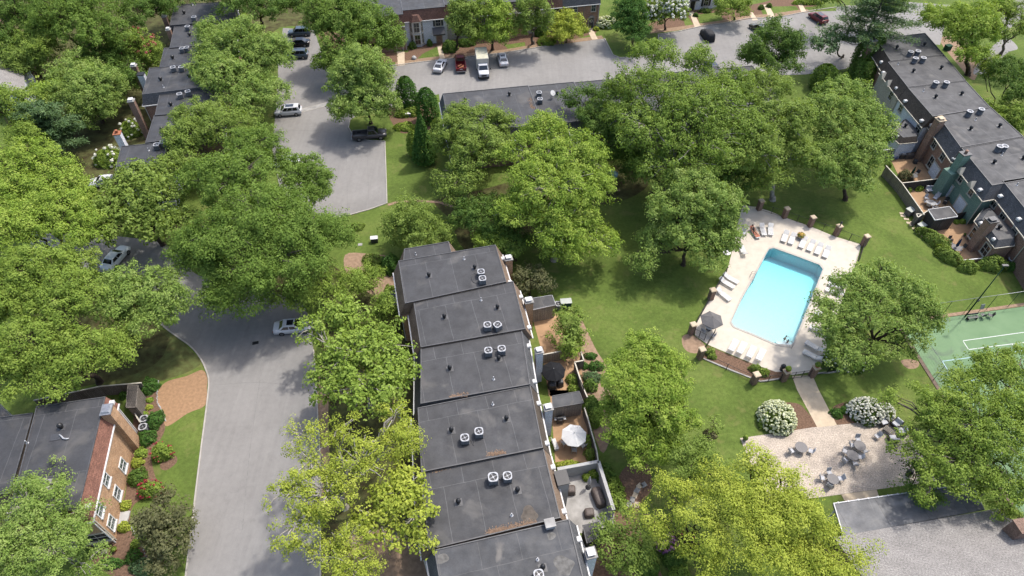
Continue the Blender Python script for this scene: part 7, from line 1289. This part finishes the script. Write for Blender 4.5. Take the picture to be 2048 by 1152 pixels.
covered('brown covered outdoor sofa by the white stucco wall', 'D', 1110, 680, 1.0, 2.1, .8, .28); covered('brown covered cube table on the grey patio', 'D', 1055, 775, 1.0, .9, .6, .1); covered('brown covered round table near the grey patio door', 'D', 948, 640, .9, .9, .75, 0); covered('dark covered grill below the black umbrella, left', 'C', 1205, 1098, 1.0, .7, .9, .1, m='dgrey'); covered('dark covered chair below the black umbrella, right', 'C', 1265, 1085, .75, .75, .9, .2, m='dgrey'); covered('dark covered thing at the patio edge above the fourth house', 'D', 838, 25, .9, .7, .8, 0, m='dgrey')
p = W('D', 1055, 590, 1.6); p.z = .02; umbrella('closed pale umbrella in the corner of the stucco wall', p, .2, 2.3, 'cushion', closed=True)
p = W('D', 965, 315, 2.3); p.z = .02; umbrella('open white umbrella on the patio of the fourth central house', p, 1.4, 2.45, 'um_white', 8, rz=.25); table('small round table under the white umbrella', p, .55, .7, 'white')
chair('w', 'D', 905, 370, (965, 330), 'white chair left below the white umbrella', 'white chairs at the white umbrella'); chair('w', 'D', 965, 410, (965, 330), 'white chair directly below the white umbrella', 'white chairs at the white umbrella'); chair('w', 'D', 1018, 385, (965, 330), 'white chair right below the white umbrella', 'white chairs at the white umbrella'); 
rt = empty('garden_bench', W('D', 852, 375, .45).xy.to_3d(), 'white bench against the wall of the fourth central house', 'bench', None, 1.85); mb = MB(); [mb.box((0, y_, .45), (1.3, .1, .03)) for y_ in (-.2, -.07, .06, .19)]; mb.build('seat', MT['white'], rt); mb = MB(); [mb.box((0, .26, z_), (1.3, .03, .09)) for z_ in (.6, .74, .88)]; mb.build('backrest', MT['white'], rt); [MB().box((x_, 0, .22), (.06, .45, .44)).build('leg', MT['white'], rt) for x_ in (-.6, .6)]
def grill(lb, c, x, y, rz=0, m='black'):
    p = W(c, x, y, .8); p.z = .02; r = empty('grill', p, lb, 'grill', None, rz); mb = MB(); mb.box((0, 0, .4), (.75, .5, .7)); mb.build('cabinet', MT['dgrey'], r, bevel=.03); mb = MB(); mb.loft([[(x_, math.cos(g)*.27, .78+math.sin(g)*.27) for g in [k*math.pi/8 for k in range(9)]] for x_ in (-.36, .36)]); mb.build('hood', MT[m], r); mb = MB(); [mb.box((s*.52, 0, .78), (.26, .42, .04)) for s in (-1, 1)]; mb.build('side_shelf', MT['steel'], r); mb = MB(); mb.tube([(-.25, -.3, .86), (.25, -.3, .86)], .015, 5); mb.build('handle', MT['steel'], r)
grill('black kettle-like grill before the scuffed shed', 'D', 882, 225, .1); grill('black grill with steel shelves on the top right patio', 'B', 190, 200, .1, 'steel'); covered('grey covered lounge set right of the steel grill', 'B', 248, 195, 1.5, .8, .9, .1, m='cover'); covered('round dark covered fire pit beside the brick chimney', 'B', 297, 250, .6, .6, .6, 0, m='dgrey'); grill('black round grill beside the green house', 'B', 552, 570, .8)
rt = empty('garden_hose', W('B', 108, 225, .2).xy.to_3d(), 'blue hose coil on the top right patio', 'hose'); mb = MB(); mb.tube([(math.cos(k*.5)*(.3+.01*k), math.sin(k*.5)*(.3+.01*k), .05+.008*k) for k in range(40)], .04, 6); mb.build('coil', mat('blue_rubber', (.02, .05, .2), .2, 5, .5), rt); mb = MB(); mb.box((0, 0, .15), (.3, .3, .3)); mb.build('holder', MT['dgrey'], rt)
p = W('B', 280, 330, 1.6); p.z = .02; umbrella('closed dark green umbrella beside the japanese maple', p, .2, 2.3, 'um_green', closed=True); p2 = W('B', 280, 375, .72); p2.z = .02; table('dark round table under the closed green umbrella', p2, .55, .72, 'dgrey'); chair('d', 'B', 305, 355, (280, 375), 'dark chair behind the closed green umbrella table'); chair('d', 'B', 262, 405, (280, 375), 'dark chair in front of the closed green umbrella table')
rt = empty('garden_bench', W('B', 425, 487, .5).xy.to_3d(), 'white cushioned bench against the dark patio fence', 'bench', None, .1); mb = MB(); mb.box((0, 0, .4), (1.5, .7, .14)); mb.build('seat', MT['cushion'], rt, bevel=.03); mb = MB(); mb.box((0, .36, .68), (1.5, .14, .5)); mb.build('backrest', MT['cushion'], rt, bevel=.03); [MB().box((s*.65, 0, .17), (.08, .6, .34)).build('leg', MT['white'], rt) for s in (-1, 1)]
p = W('B', 420, 598, .72); p.z = .02; table('glass topped table among pale chairs on the green house patio', p, .7, .72, 'steel')
for x, y, l in ((385, 560, 'pale chair left behind the glass table'), (400, 620, 'pale chair left before the glass table'), (455, 560, 'pale chair right behind the glass table'), (462, 608, 'pale chair right of the glass table'), (375, 590, 'pale chair farthest left of the glass table'), (445, 640, 'pale chair in front of the glass table')): chair('m', 'B', x, y, (420, 598), l, 'pale chairs on the green house patio')
chair('w', 'B', 472, 545, (430, 590), 'white armless chair at the upper right of the green house patio'); p = W('B', 650, 930, 1.6); p.z = .02; umbrella('closed navy umbrella on the right brick patio', p, .22, 2.4, 'um_blue', closed=True); p2 = W('B', 632, 970, .72); p2.z = .02; table('dark oval table under the closed navy umbrella', p2, .7, .72, 'mesh')
for x, y, l in ((590, 935, 'dark chair upper left of the navy umbrella table'), (680, 965, 'dark chair right of the navy umbrella table'), (635, 1020, 'dark chair in front of the navy umbrella table'), (578, 905, 'dark chair set apart at the hedge side of the brick patio')): chair('d', 'B', x, y, (632, 970), l, 'dark chairs on the right brick patio')
pot('dark pot by the wing wall of the right brick patio', W('B', 693, 875), .2, .4, 'dgrey', 'dark', None, .1); pot('second dark pot by the wing wall', W('B', 722, 905), .26, .5, 'dgrey', 'dark', None, .15)
# far patio under the sycamore
p = W(2, 600, 1028, 2.2); p.z = 0; umbrella('light blue umbrella glimpsed under the centre trees', p, 1.1, 2.3, 'ltblue', 6)
# utility boxes
def ubox(lb, c, x, y, sx_, sy_, h, rz=0, m='offwhite', body='wood_grey', name='utility_box'):
    p = W(c, x, y, h); r = empty(name, (p.x, p.y, 0), lb, 'utility box', None, rz); mb = MB(); mb.box((0, 0, h/2), (sx_, sy_, h)); mb.build('cabinet', MT[body], r, bevel=.02); mb = MB(); mb.box((0, 0, h+.04), (sx_+.12, sy_+.12, .08)); mb.build('lid', MT[m], r, bevel=.02); mb = MB(); mb.box((0, -sy_/2-.02, h*.5), (sx_*.7, .03, h*.6)); mb.build('door', MT[body], r)
MT['ubox'] = mat('pale_green_grey_enamel', (.5, .53, .48), .08, 3, .5)
ubox('pale utility box beyond the tan shed on the lawn', 'C', 1308, 492, 1.35, .8, 1.0, .1, 'ubox', 'um_green'); ubox('pale topped utility box outside the long weathered fence, upper', 'B', 256, 655, 1.0, .9, .9, .5, 'ubox', 'wood_grey'); ubox('pale topped utility box beside the black shed, lower', 'B', 348, 780, 1.0, .8, .9, .5, 'ubox', 'wood_grey')
ubox('white topped electrical cabinet on the small lawn by the parking end', 5, 708, 275, .95, .6, .75, .15, 'white', 'dgrey'); ubox('white box on the planted island between the clipped evergreens', 1, 912, 680, .85, .55, .6, .05, 'white', 'conc_grey'); ubox('teal-green utility box under the trees right of the far right roof', 'J', 845, 132, 1.1, .9, .9, .3, 'um_green', 'um_green')
p = W(5, 625, 316); tag(MB().box((p.x, p.y, .03), (.6, .5, .06), .1).build('concrete_pad', MT['conc_grey'], None), 'small pale concrete pad in the lawn left of the electrical cabinet', 'concrete pad')
p = P(511, 686, 0); mb = MB(); mb.box((p.x, p.y, .03), (.75, .45, .03), .25); [mb.box((p.x, p.y+o_, .05), (.6, .03, .02), .25) for o_ in (-.14, -.05, .05, .14)]; tag(mb.build('drain_grate', MT['black'], None), 'dark drain grate in the road below the white sedan', 'drain grate')
def seat_box(lb, c, x, y, m, s=(.6, .6, .45)): p = W(c, x, y, .3); p.z = 0; r = empty('garden_chair', p, lb, 'garden chair', None, .2); mb = MB(); mb.box((0, 0, s[2]*.85), (s[0], s[1], .06)); mb.build('seat', MT[m], r); mb = MB(); mb.box((0, s[1]/2, s[2]+.25), (s[0], .05, .5)); mb.build('backrest', MT[m], r); [MB().box((a*s[0]*.42, b*s[1]*.42, s[2]*.4), (.05, .05, s[2]*.8)).build('leg', MT[m], r) for a in (-1, 1) for b in (-1, 1)]
seat_box('weathered garden chair on the mulch left of the low table', 'F', 543, 1005, 'wood_grey'); p = W('F', 583, 1015, .4); p.z = 0; table('small square wooden table on the corner house mulch', p, .3, .4, 'wood_grey', (.55, .5)); p = W('F', 692, 828, .03); tag(MB().box((p.x, p.y, .07), (1.0, 1.35, .14), .12).build('doorstep', MT['stucco'], None), 'pale doorstep slab between the two golden bushes', 'doorstep')
# white edging stones along the straw bed
rng = random.Random(4); sp = smoothline(crs('F', [(888, 60), (882, 95), (878, 140), (882, 185), (898, 215), (918, 250), (926, 285)]), 5)
mb = MB()
for i, p in enumerate(sp):
    s = .05+.05*rng.random(); mb.lathe((p.x+rng.uniform(-.05, .05), p.y, 0), [(s, 0), (s*1.1, s*.5), (s*.7, s*.95), (.01, s*1.05)], 7)
for p in smoothline(crs('F', [(735, 880), (760, 930), (795, 990), (820, 1050)]), 4): s = .05+.05*rng.random(); mb.lathe((p.x, p.y, 0), [(s, 0), (s*1.1, s*.5), (s*.7, s*.95), (.01, s*1.05)], 7)
tag(mb.build('edging_stones', MT['stucco'], None), 'row of pale edging stones beside the straw bed and mulch', 'edging stones', None, 'stuff')
p = W('G', 213, 512, .3); tag(MB().lathe((p.x, p.y, 0), [(.45, 0), (.5, .3), (.3, .55), (.02, .62)], 12).build('boulder', MT['stucco'], None), 'white boulder on the front garden of the white bay house', 'boulder')
# tennis court fence, lamp, bench
a = ct(-.3, -.3); fz = 2.9
def tfence(lb, p, q, n, skip0=0):
    mid = (p+q)/2; r = empty('court_fence', (mid.x, mid.y, 0), lb, 'fence')
    for k in range(skip0, n+1): s = p.lerp(q, k/n); mb = MB(); mb.cyl(s, s+Vector((0, 0, fz)), .032, n=7); mb.build('post', MT['um_green'], r, world=True)
    mb = MB(); mb.tube([p+Vector((0, 0, fz)), q+Vector((0, 0, fz))], .028, 5); mb.build('top_rail', MT['steel'], r, world=True)
    mb = MB(); L = (q-p).length; d = (q-p).normalized(); m = int(L/.6)
    for k in range(1, 7): mb.tube([p+Vector((0, 0, fz*k/7)), q+Vector((0, 0, fz*k/7))], .004, 3)
    mb.build('wire_mesh', MT['um_green'], r, world=True)
tfence('tall wire fence along the lawn side of the green tennis court', ct(-.3, -.3), ct(37.6, -.3), 12); tfence('tall wire fence down the left side of the tennis court', ct(sk(1)-.3, 1), ct(sk(35)-.3, 35), 9)
p = W('T', 1020, 500); r = empty('lamp_post', p, 'tall thin dark green lamp post at the edge of the tennis court', 'lamp post'); mb = MB(); mb.tube([p, p+Vector((0, 0, 9.3))], [.09, .045], 8); mb.build('pole', MT['um_green'], r, world=True); mb = MB(); mb.box(p+Vector((0, 0, 9.35)), (.7, .3, .14)); mb.build('lamp_head', MT['dgrey'], r, world=True); mb = MB(); mb.box(p+Vector((.06, 0, 3.1)), (.25, .2, .35)); mb.build('control_box', MT['dgrey'], r, world=True)
p = W('T', 1090, 505, .45); p.z = .02; rt = empty('bench', p, 'grey bench on the tennis court beside the lamp post', 'bench', None, .15); [MB().box((0, y_, .45), (1.5, .1, .03)).build('seat_slat', MT['dgrey'], rt) for y_ in (-.16, 0, .16)]; [MB().box((x_, 0, .22), (.05, .4, .44)).build('leg', MT['black'], rt) for x_ in (-.6, .6)]; mb = MB(); mb.box((0, .25, .75), (1.5, .03, .3)); mb.build('backrest', MT['dgrey'], rt)
p = W('T', 1170, 420, 1.2); p.z = .02; rt = empty('ball_machine_stand', p, 'small leaning grey board on a stand behind the court bench', 'stand', None, .2); mb = MB(); mb.box((0, 0, 1.3), (.55, .06, .75), 0, Matrix.Rotation(-.3, 3, 'X')); mb.build('board', MT['steel'], rt); mb = MB(); mb.tube([(0, 0, 0), (0, 0, 1.2)], .03); mb.build('stand_pole', MT['dgrey'], rt)
for i, (x, y) in enumerate(((1180, 490), (1245, 490))): p = W('T', x, y, .4); p.z = .02; place('bike', b_chair('dgrey', 'dgrey'), p, 1.7+i, 'dark folding chair on the court, ' + ['left one behind the bench', 'right one behind the bench'][i], 'dark folding chairs on the court')
rt = empty('street_lamp', W('H', 105, 380), 'short dark lamp post under the blue-green tree', 'lamp post'); mb = MB(); mb.tube([(0, 0, 0), (0, 0, 2.3)], .05, 8); mb.build('pole', MT['black'], rt); mb = MB(); mb.lathe((0, 0, 2.3), [(.1, 0), (.17, .1), (.15, .4), (.03, .55)], 8); mb.build('lantern', MT['dgrey'], rt)
# ---------------------------------------------------------------- vehicles
def paint(name, c, metal=.3, rough=.28): return mat(name, c, .04, 1.2, rough, .55, metal, kind='obj')
CARG = mat('car_glass', (.012, .015, .018), .2, 2, .06, .9, kind='obj'); TYRE = mat('tyre_rubber', (.02, .02, .02), .2, 8, .9, kind='obj'); RIM = mat('alloy_rim', (.35, .36, .37), .1, 8, .3, .5, .8, kind='obj'); RED = mat('red_lamp', (.4, .02, .015), .1, 5, .2, .6, kind='obj'); LAMP = mat('clear_lamp', (.6, .62, .65), .1, 5, .1, .8, kind='obj')
def car(lb, front, rear, pm, kind='sedan', z=.6, cat='car', name='parked_car', extra=None, L=None):
    a, b = P(*front, z), P(*rear, z); d = a-b; p = (a+b)/2; p.z = .015; yaw = math.atan2(d.y, d.x)
    D = dict(sedan=(4.75, 1.84, 1.44), suv=(4.65, 1.88, 1.68), pickup=(5.7, 2.0, 1.9), coupe=(4.65, 1.85, 1.4))[kind]; L, Wd, Ht = D; r = empty(name, p, lb, cat, 'parked vehicles', yaw); hw = Wd/2
    st = {'sedan': [(-.5, .55, .82, .82), (-.485, .3, .95, .92), (-.42, .24, 1.0, .97), (-.3, .22, .99, 1), (0, .22, .95, 1), (.2, .22, .93, 1), (.36, .23, .86, .98), (.45, .26, .76, .92), (.49, .35, .66, .82), (.5, .45, .6, .75)],
          'suv': [(-.5, .55, .98, .86), (-.485, .32, 1.08, .94), (-.42, .27, 1.1, .98), (-.3, .25, 1.08, 1), (0, .25, 1.05, 1), (.2, .25, 1.03, 1), (.36, .26, .97, .98), (.45, .3, .88, .93), (.49, .4, .76, .84), (.5, .5, .68, .78)]}
    st['coupe'] = st['sedan']; st['pickup'] = [(-.5, .6, .75, .92), (-.49, .5, 1.0, .96), (-.3, .42, 1.05, 1), (0, .4, 1.14, 1), (.2, .4, 1.16, 1), (.36, .42, 1.12, .99), (.46, .45, 1.05, .95), (.49, .5, .95, .9), (.5, .6, .85, .86)]
    def ring(x, z0, z1, w_): w_ *= hw; m = (z0+z1)/2; return [(x, -w_*.88, z0), (x, -w_*.98, z0+.1), (x, -w_, m), (x, -w_*.96, z1-.12), (x, -w_*.86, z1-.02), (x, -w_*.4, z1+.03), (x, w_*.4, z1+.03), (x, w_*.86, z1-.02), (x, w_*.96, z1-.12), (x, w_, m), (x, w_*.98, z0+.1), (x, w_*.88, z0)]
    S_ = st[kind]
    if kind == 'pickup': S_ = [s for s in S_ if s[0] >= 0]; S_ = [(-.06, .4, 1.12, 1)]+S_
    mb = MB(); mb.loft([ring(x*L, z0, z1, w_) for x, z0, z1, w_ in S_]); mb.build('body', pm, r)
    if kind == 'pickup':
        mb = MB(); x0, x1 = -.5*L, -.055*L; [mb.box(((x0+x1)/2, s*(hw-.07), .82), (x1-x0, .12, .56)) for s in (-1, 1)]; mb.box((x0+.05, 0, .82), (.1, Wd-.16, .52)); mb.box(((x0+x1)/2, 0, .62), (x1-x0-.02, Wd-.26, .08)); mb.box((x1+.03, 0, .85), (.08, Wd-.24, .55)); mb.build('cargo_bed', pm, r); mb = MB(); mb.box((x0-.08, 0, .5), (.16, Wd*.9, .18)); mb.build('bumper', MT['steel'], r)
        cb = (-.06, -.03, .16, .27, 1.1, 1.88)
    elif kind == 'suv': cb = (-.47, -.4, .1, .26, 1.04, 1.66)
    elif kind == 'coupe': cb = (-.42, -.2, .06, .24, .93, 1.38)
    else: cb = (-.36, -.22, .06, .24, .94, 1.43)
    xr0, xr1, xf1, xf0, z0, z1 = cb; w0, w1 = hw*.9, hw*.68; V = lambda x, y, z_: Vector((x*L, y, z_)); B = [V(xr0, -w0, z0), V(xf0, -w0, z0), V(xf0, w0, z0), V(xr0, w0, z0)]; Tt = [V(xr1, -w1, z1), V(xf1, -w1, z1), V(xf1, w1, z1), V(xr1, w1, z1)]
    mb = MB(); mb.add(B+Tt, [(4, 5, 6, 7), (0, 1, 5, 4), (1, 2, 6, 5), (2, 3, 7, 6), (3, 0, 4, 7), (3, 2, 1, 0)]); mb.build('cabin', pm, r, bevel=.06)
    def pane(nm, q, u0, u1, v0_, v1_):
        a_, b_, c_, e_ = q; n_ = (b_-a_).cross(e_-a_).normalized(); f = lambda u, v_: a_.lerp(b_, u).lerp(e_.lerp(c_, u), v_)+n_*.012; mb = MB(); mb.add([f(u0, v0_), f(u1, v0_), f(u1, v1_), f(u0, v1_)], [(0, 1, 2, 3)]); mb.build(nm, CARG, r)
    pane('windshield', (B[1], B[2], Tt[2], Tt[1]), .07, .93, .06, .92); pane('rear_window', (B[3], B[0], Tt[0], Tt[3]), .08, .92, .1, .88)
    for q in ((B[0], B[1], Tt[1], Tt[0]), (B[2], B[3], Tt[3], Tt[2])):
        for u0, u1 in (((.1, .47), (.51, .86)) if kind != 'suv' else ((.07, .3), (.33, .58), (.61, .88))): pane('side_window', q, u0, u1, .12, .86)
    if extra == 'roof': mb = MB(); mb.box(((xf1*.62+xr1*.38)*L, 0, z1+.006), ((xf1-xr1)*L*.6, w1*1.35, .012)); mb.build('sunroof', CARG, r)
    if extra == 'rails': mb = MB(); [mb.box(((xf1+xr1)/2*L, s*w1*.95, z1+.04), ((xf1-xr1)*L*.85, .05, .05)) for s in (-1, 1)]; mb.build('roof_rails', MT['steel'], r)
    if extra == 'load': rng = random.Random(3); mb = MB(); [mb.box((-.3*L+rng.uniform(-.8, .8), rng.uniform(-.5, .5), .78+.1*rng.random()), (.5, .3, .25), rng.random()*3) for k in range(5)]; mb.build('cargo', MT['terracotta'], r)
    rad = .34 if kind != 'pickup' else .41
    for x in (-.29 if kind != 'pickup' else -.31, .31 if kind != 'pickup' else .32):
        for s in (-1, 1): mb = MB(); y = s*(hw-.12); mb.cyl((x*L, y-.12, rad), (x*L, y+.12, rad), rad, n=18); w_ = mb.build('wheel', TYRE, r); mb = MB(); mb.cyl((x*L, y+s*.1, rad), (x*L, y+s*.128, rad), rad*.62, n=14); mb.build('rim', RIM, w_)
    zl = {'sedan': .66, 'coupe': .66, 'suv': .8, 'pickup': .92}[kind]
    for s in (-1, 1):
        mb = MB(); mb.box((.478*L, s*hw*.66, zl), (.12, .34, .13), s*-.25); mb.build('headlight', LAMP, r, bevel=.02); mb = MB(); mb.box((-.49*L, s*hw*.72, zl+.14), (.07, .3, .14), s*.15); mb.build('taillight', RED, r); mb = MB(); mb.box((xf0*L-.3, s*(hw+.06), z0+.06), (.12, .18, .12)); mb.build('mirror', pm, r, bevel=.02)
    mb = MB(); mb.box((.492*L, 0, zl-.12), (.06, hw*1.0, .16)); mb.build('front_grille', MT['black'], r); mb = MB(); mb.box((-.5*L, 0, zl-.02), (.02, .5, .14)); mb.build('number_plate', MT['white'], r)
    return r
i_ = lambda c, x, y: px(c, x, y)
WH = paint('white_car_paint', (.75, .76, .78), 0); BLU = paint('blue_grey_car_paint', (.1, .14, .18)); BLK = paint('black_car_paint', (.012, .012, .014), 0, .15); GRY = paint('dark_grey_car_paint', (.11, .1, .1)); MAR = paint('maroon_car_paint', (.17, .012, .018), .2); OLV = paint('olive_grey_car_paint', (.13, .125, .1)); SIL = paint('silver_green_car_paint', (.95, 1.0, 1.0), 0)
car('blue-grey car at the top of the parking bay, highest of the three', i_('I', 203, 112), i_('I', 318, 106), BLU, 'suv'); car('shiny black sedan between the two blue-grey cars', i_('I', 138, 205), i_('I', 358, 196), BLK, 'sedan'); car('blue-grey estate car, lowest of the three in the bay', i_('I', 130, 312), i_('I', 338, 303), BLU, 'suv', extra='rails')
car('white hatchback with black sunroof by the drain gutter', i_('I', 68, 815), i_('I', 258, 800), WH, 'suv', extra='roof'); car('dark grey pickup truck parked at the kerbed island', i_('I', 1032, 1005), i_('I', 732, 1030), GRY, 'pickup', cat='pickup truck', name='pickup_truck'); car('maroon car almost hidden behind the round maple', (766, 130), (777, 160), MAR, 'sedan')
car('white coupe with dark roof parked slanting beside the maroon pickup', i_('G', 475, 525), i_('G', 415, 640), WH, 'coupe', extra='roof'); car('maroon pickup truck with cargo in its bed', i_('G', 618, 490), i_('G', 636, 640), MAR, 'pickup', cat='pickup truck', name='pickup_truck', extra='load'); car('white sedan with sunroof right of the box truck', i_('G', 990, 468), i_('G', 1018, 588), WH, 'sedan', extra='roof')
car('olive-grey sedan half behind the dense dark maple', i_('H', 1085, 200), i_('H', 1200, 265), OLV, 'sedan', extra='roof'); car('maroon car parked at the verge near the tall pine', i_('H', 1565, 110), i_('H', 1680, 185), MAR, 'suv', extra='roof'); car('dark blue car nearly hidden behind the sycamore top', (1414, 122), (1434, 146), paint('navy_car_paint', (.02, .03, .07)), 'sedan')
car('white sedan under the trees at the left of the central row', i_(5, 338, 796), i_(5, 108, 818), WH, 'sedan', extra='roof'); car('silver-green car half hidden by leaves on the left', i_(4, 745, 335), i_(4, 640, 455), SIL, 'sedan'); car('white car glimpsed below the nearest left roof', i_(0, 585, 1092), i_(0, 670, 1085), WH, 'sedan'); car('silver car glimpsed at the left edge of the parking end', i_(1, 110, 975), i_(1, 235, 968), SIL, 'sedan')
# box truck
a, b = W('G', 838, 690, .6), W('G', 800, 470, 2.6); d = a-W('G', 815, 560, .6); yaw = math.atan2(d.y, d.x); dn_ = d.normalized(); p = a-dn_*3.4; p.z = .015; r = empty('box_truck', p, 'white box truck facing the camera between the maroon pickup and the white sedan', 'box truck', 'parked vehicles', yaw)
mb = MB(); mb.box((-1.15, 0, 2.0), (4.5, 2.25, 2.2)); mb.build('cargo_box', mat('aged_white_truck_box', (.66, .64, .56), .1, 1.5, .6, kind='obj'), r, bevel=.04); mb = MB(); mb.box((-1.1, 0, .75), (4.6, 1.0, .2)); mb.build('chassis', MT['black'], r); mb = MB(); [mb.box((-3.42, y_, 2.0), (.05, 1.05, 2.1)) for y_ in (-.54, .54)]; mb.build('rear_doors', MT['white'], r)
mb = MB(); mb.box((-1.15, 0, 3.12), (4.3, 2.05, .03)); mb.build('box_roof', mat('yellowed_truck_roof', (.62, .6, .46), .12, 1.5, .7, kind='obj'), r)
mb = MB(); mb.loft([[(x, y, z) for y, z in ((-w_, z0), (-w_, z1), (-w_*.85, z1+.08), (w_*.85, z1+.08), (w_, z1), (w_, z0))] for x, z0, z1, w_ in ((1.1, .55, 1.5, .98), (2.2, .5, 1.4, .98), (2.9, .5, 1.28, .95), (3.35, .55, 1.15, .88))]); mb.build('body', WH, r)
mb = MB(); B = [Vector(v_) for v_ in ((1.1, -.95, 1.45), (2.35, -.95, 1.4), (2.35, .95, 1.4), (1.1, .95, 1.45), (1.1, -.85, 2.2), (1.75, -.82, 2.2), (1.75, .82, 2.2), (1.1, .85, 2.2))]; mb.add(B, [(4, 5, 6, 7), (0, 1, 5, 4), (1, 2, 6, 5), (2, 3, 7, 6), (3, 0, 4, 7)]); mb.build('cabin', WH, r)
def pn(q, u0, u1, nm): a_, b_, c_, e_ = q; n_ = (b_-a_).cross(e_-a_).normalized(); f = lambda u, v_: a_.lerp(b_, u).lerp(e_.lerp(c_, u), v_)+n_*.012; m = MB(); m.add([f(u0, .1), f(u1, .1), f(u1, .9), f(u0, .9)], [(0, 1, 2, 3)]); m.build(nm, CARG, r)
pn((B[1], B[2], B[6], B[5]), .06, .94, 'windshield'); pn((B[0], B[1], B[5], B[4]), .1, .85, 'side_window'); pn((B[2], B[3], B[7], B[6]), .15, .9, 'side_window')
for x in (-2.2, 2.55):
    for s in (-1, 1): mb = MB(); mb.cyl((x, s*.88-.14, .42), (x, s*.88+.14, .42), .42, n=18); w_ = mb.build('wheel', TYRE, r); mb = MB(); mb.cyl((x, s*.99, .42), (x, s*1.03, .42), .24, n=12); mb.build('rim', RIM, w_)
for s in (-1, 1): mb = MB(); mb.box((3.36, s*.66, .98), (.06, .3, .18)); mb.build('headlight', LAMP, r); mb = MB(); mb.tube([(2.2, s*.95, 1.5), (2.25, s*1.25, 1.6)], .02, 5); mb.box((2.25, s*1.3, 1.65), (.08, .2, .32)); mb.build('mirror', MT['black'], r)
mb = MB(); mb.box((3.38, 0, .92), (.06, .95, .26)); mb.box((3.4, 0, .55), (.14, 1.85, .22)); mb.build('front_grille', MT['black'], r)
# off-road car under a fitted dark cover
a, b = W('H', 690, 250, .7), W('H', 742, 318, .7); d = a-b; p = (a+b)/2; p.z = .015; r = empty('covered_car', p, 'dark grey fitted cover over a boxy car on the far parking road', 'covered car', 'parked vehicles', math.atan2(d.y, d.x)); mb = MB(); rings = []
for x, hw_, zt in ((-2.1, .82, 1.0), (-2.05, .86, 1.7), (-1.4, .9, 1.78), (-.2, .9, 1.8), (.35, .88, 1.72), (.8, .9, 1.15), (1.6, .88, 1.08), (1.95, .8, .95), (2.0, .7, .5)): rings.append([(x, -hw_*1.03, .06), (x, -hw_*1.0, zt*.5), (x, -hw_*.86, zt*.93), (x, -hw_*.6, zt), (x, hw_*.6, zt), (x, hw_*.86, zt*.93), (x, hw_*1.0, zt*.5), (x, hw_*1.03, .06)])
mb.loft(rings); mb.build('cover', mat('dark_cover_fabric', (.035, .036, .04), .2, 2, .75, .2, kind='obj', bp=.4), r, bevel=0)
for x in (-1.3, 1.3):
    for s in (-1, 1): mb = MB(); mb.cyl((x, s*.8-.1, .34), (x, s*.8+.1, .34), .34, n=16); mb.build('wheel', TYRE, r)
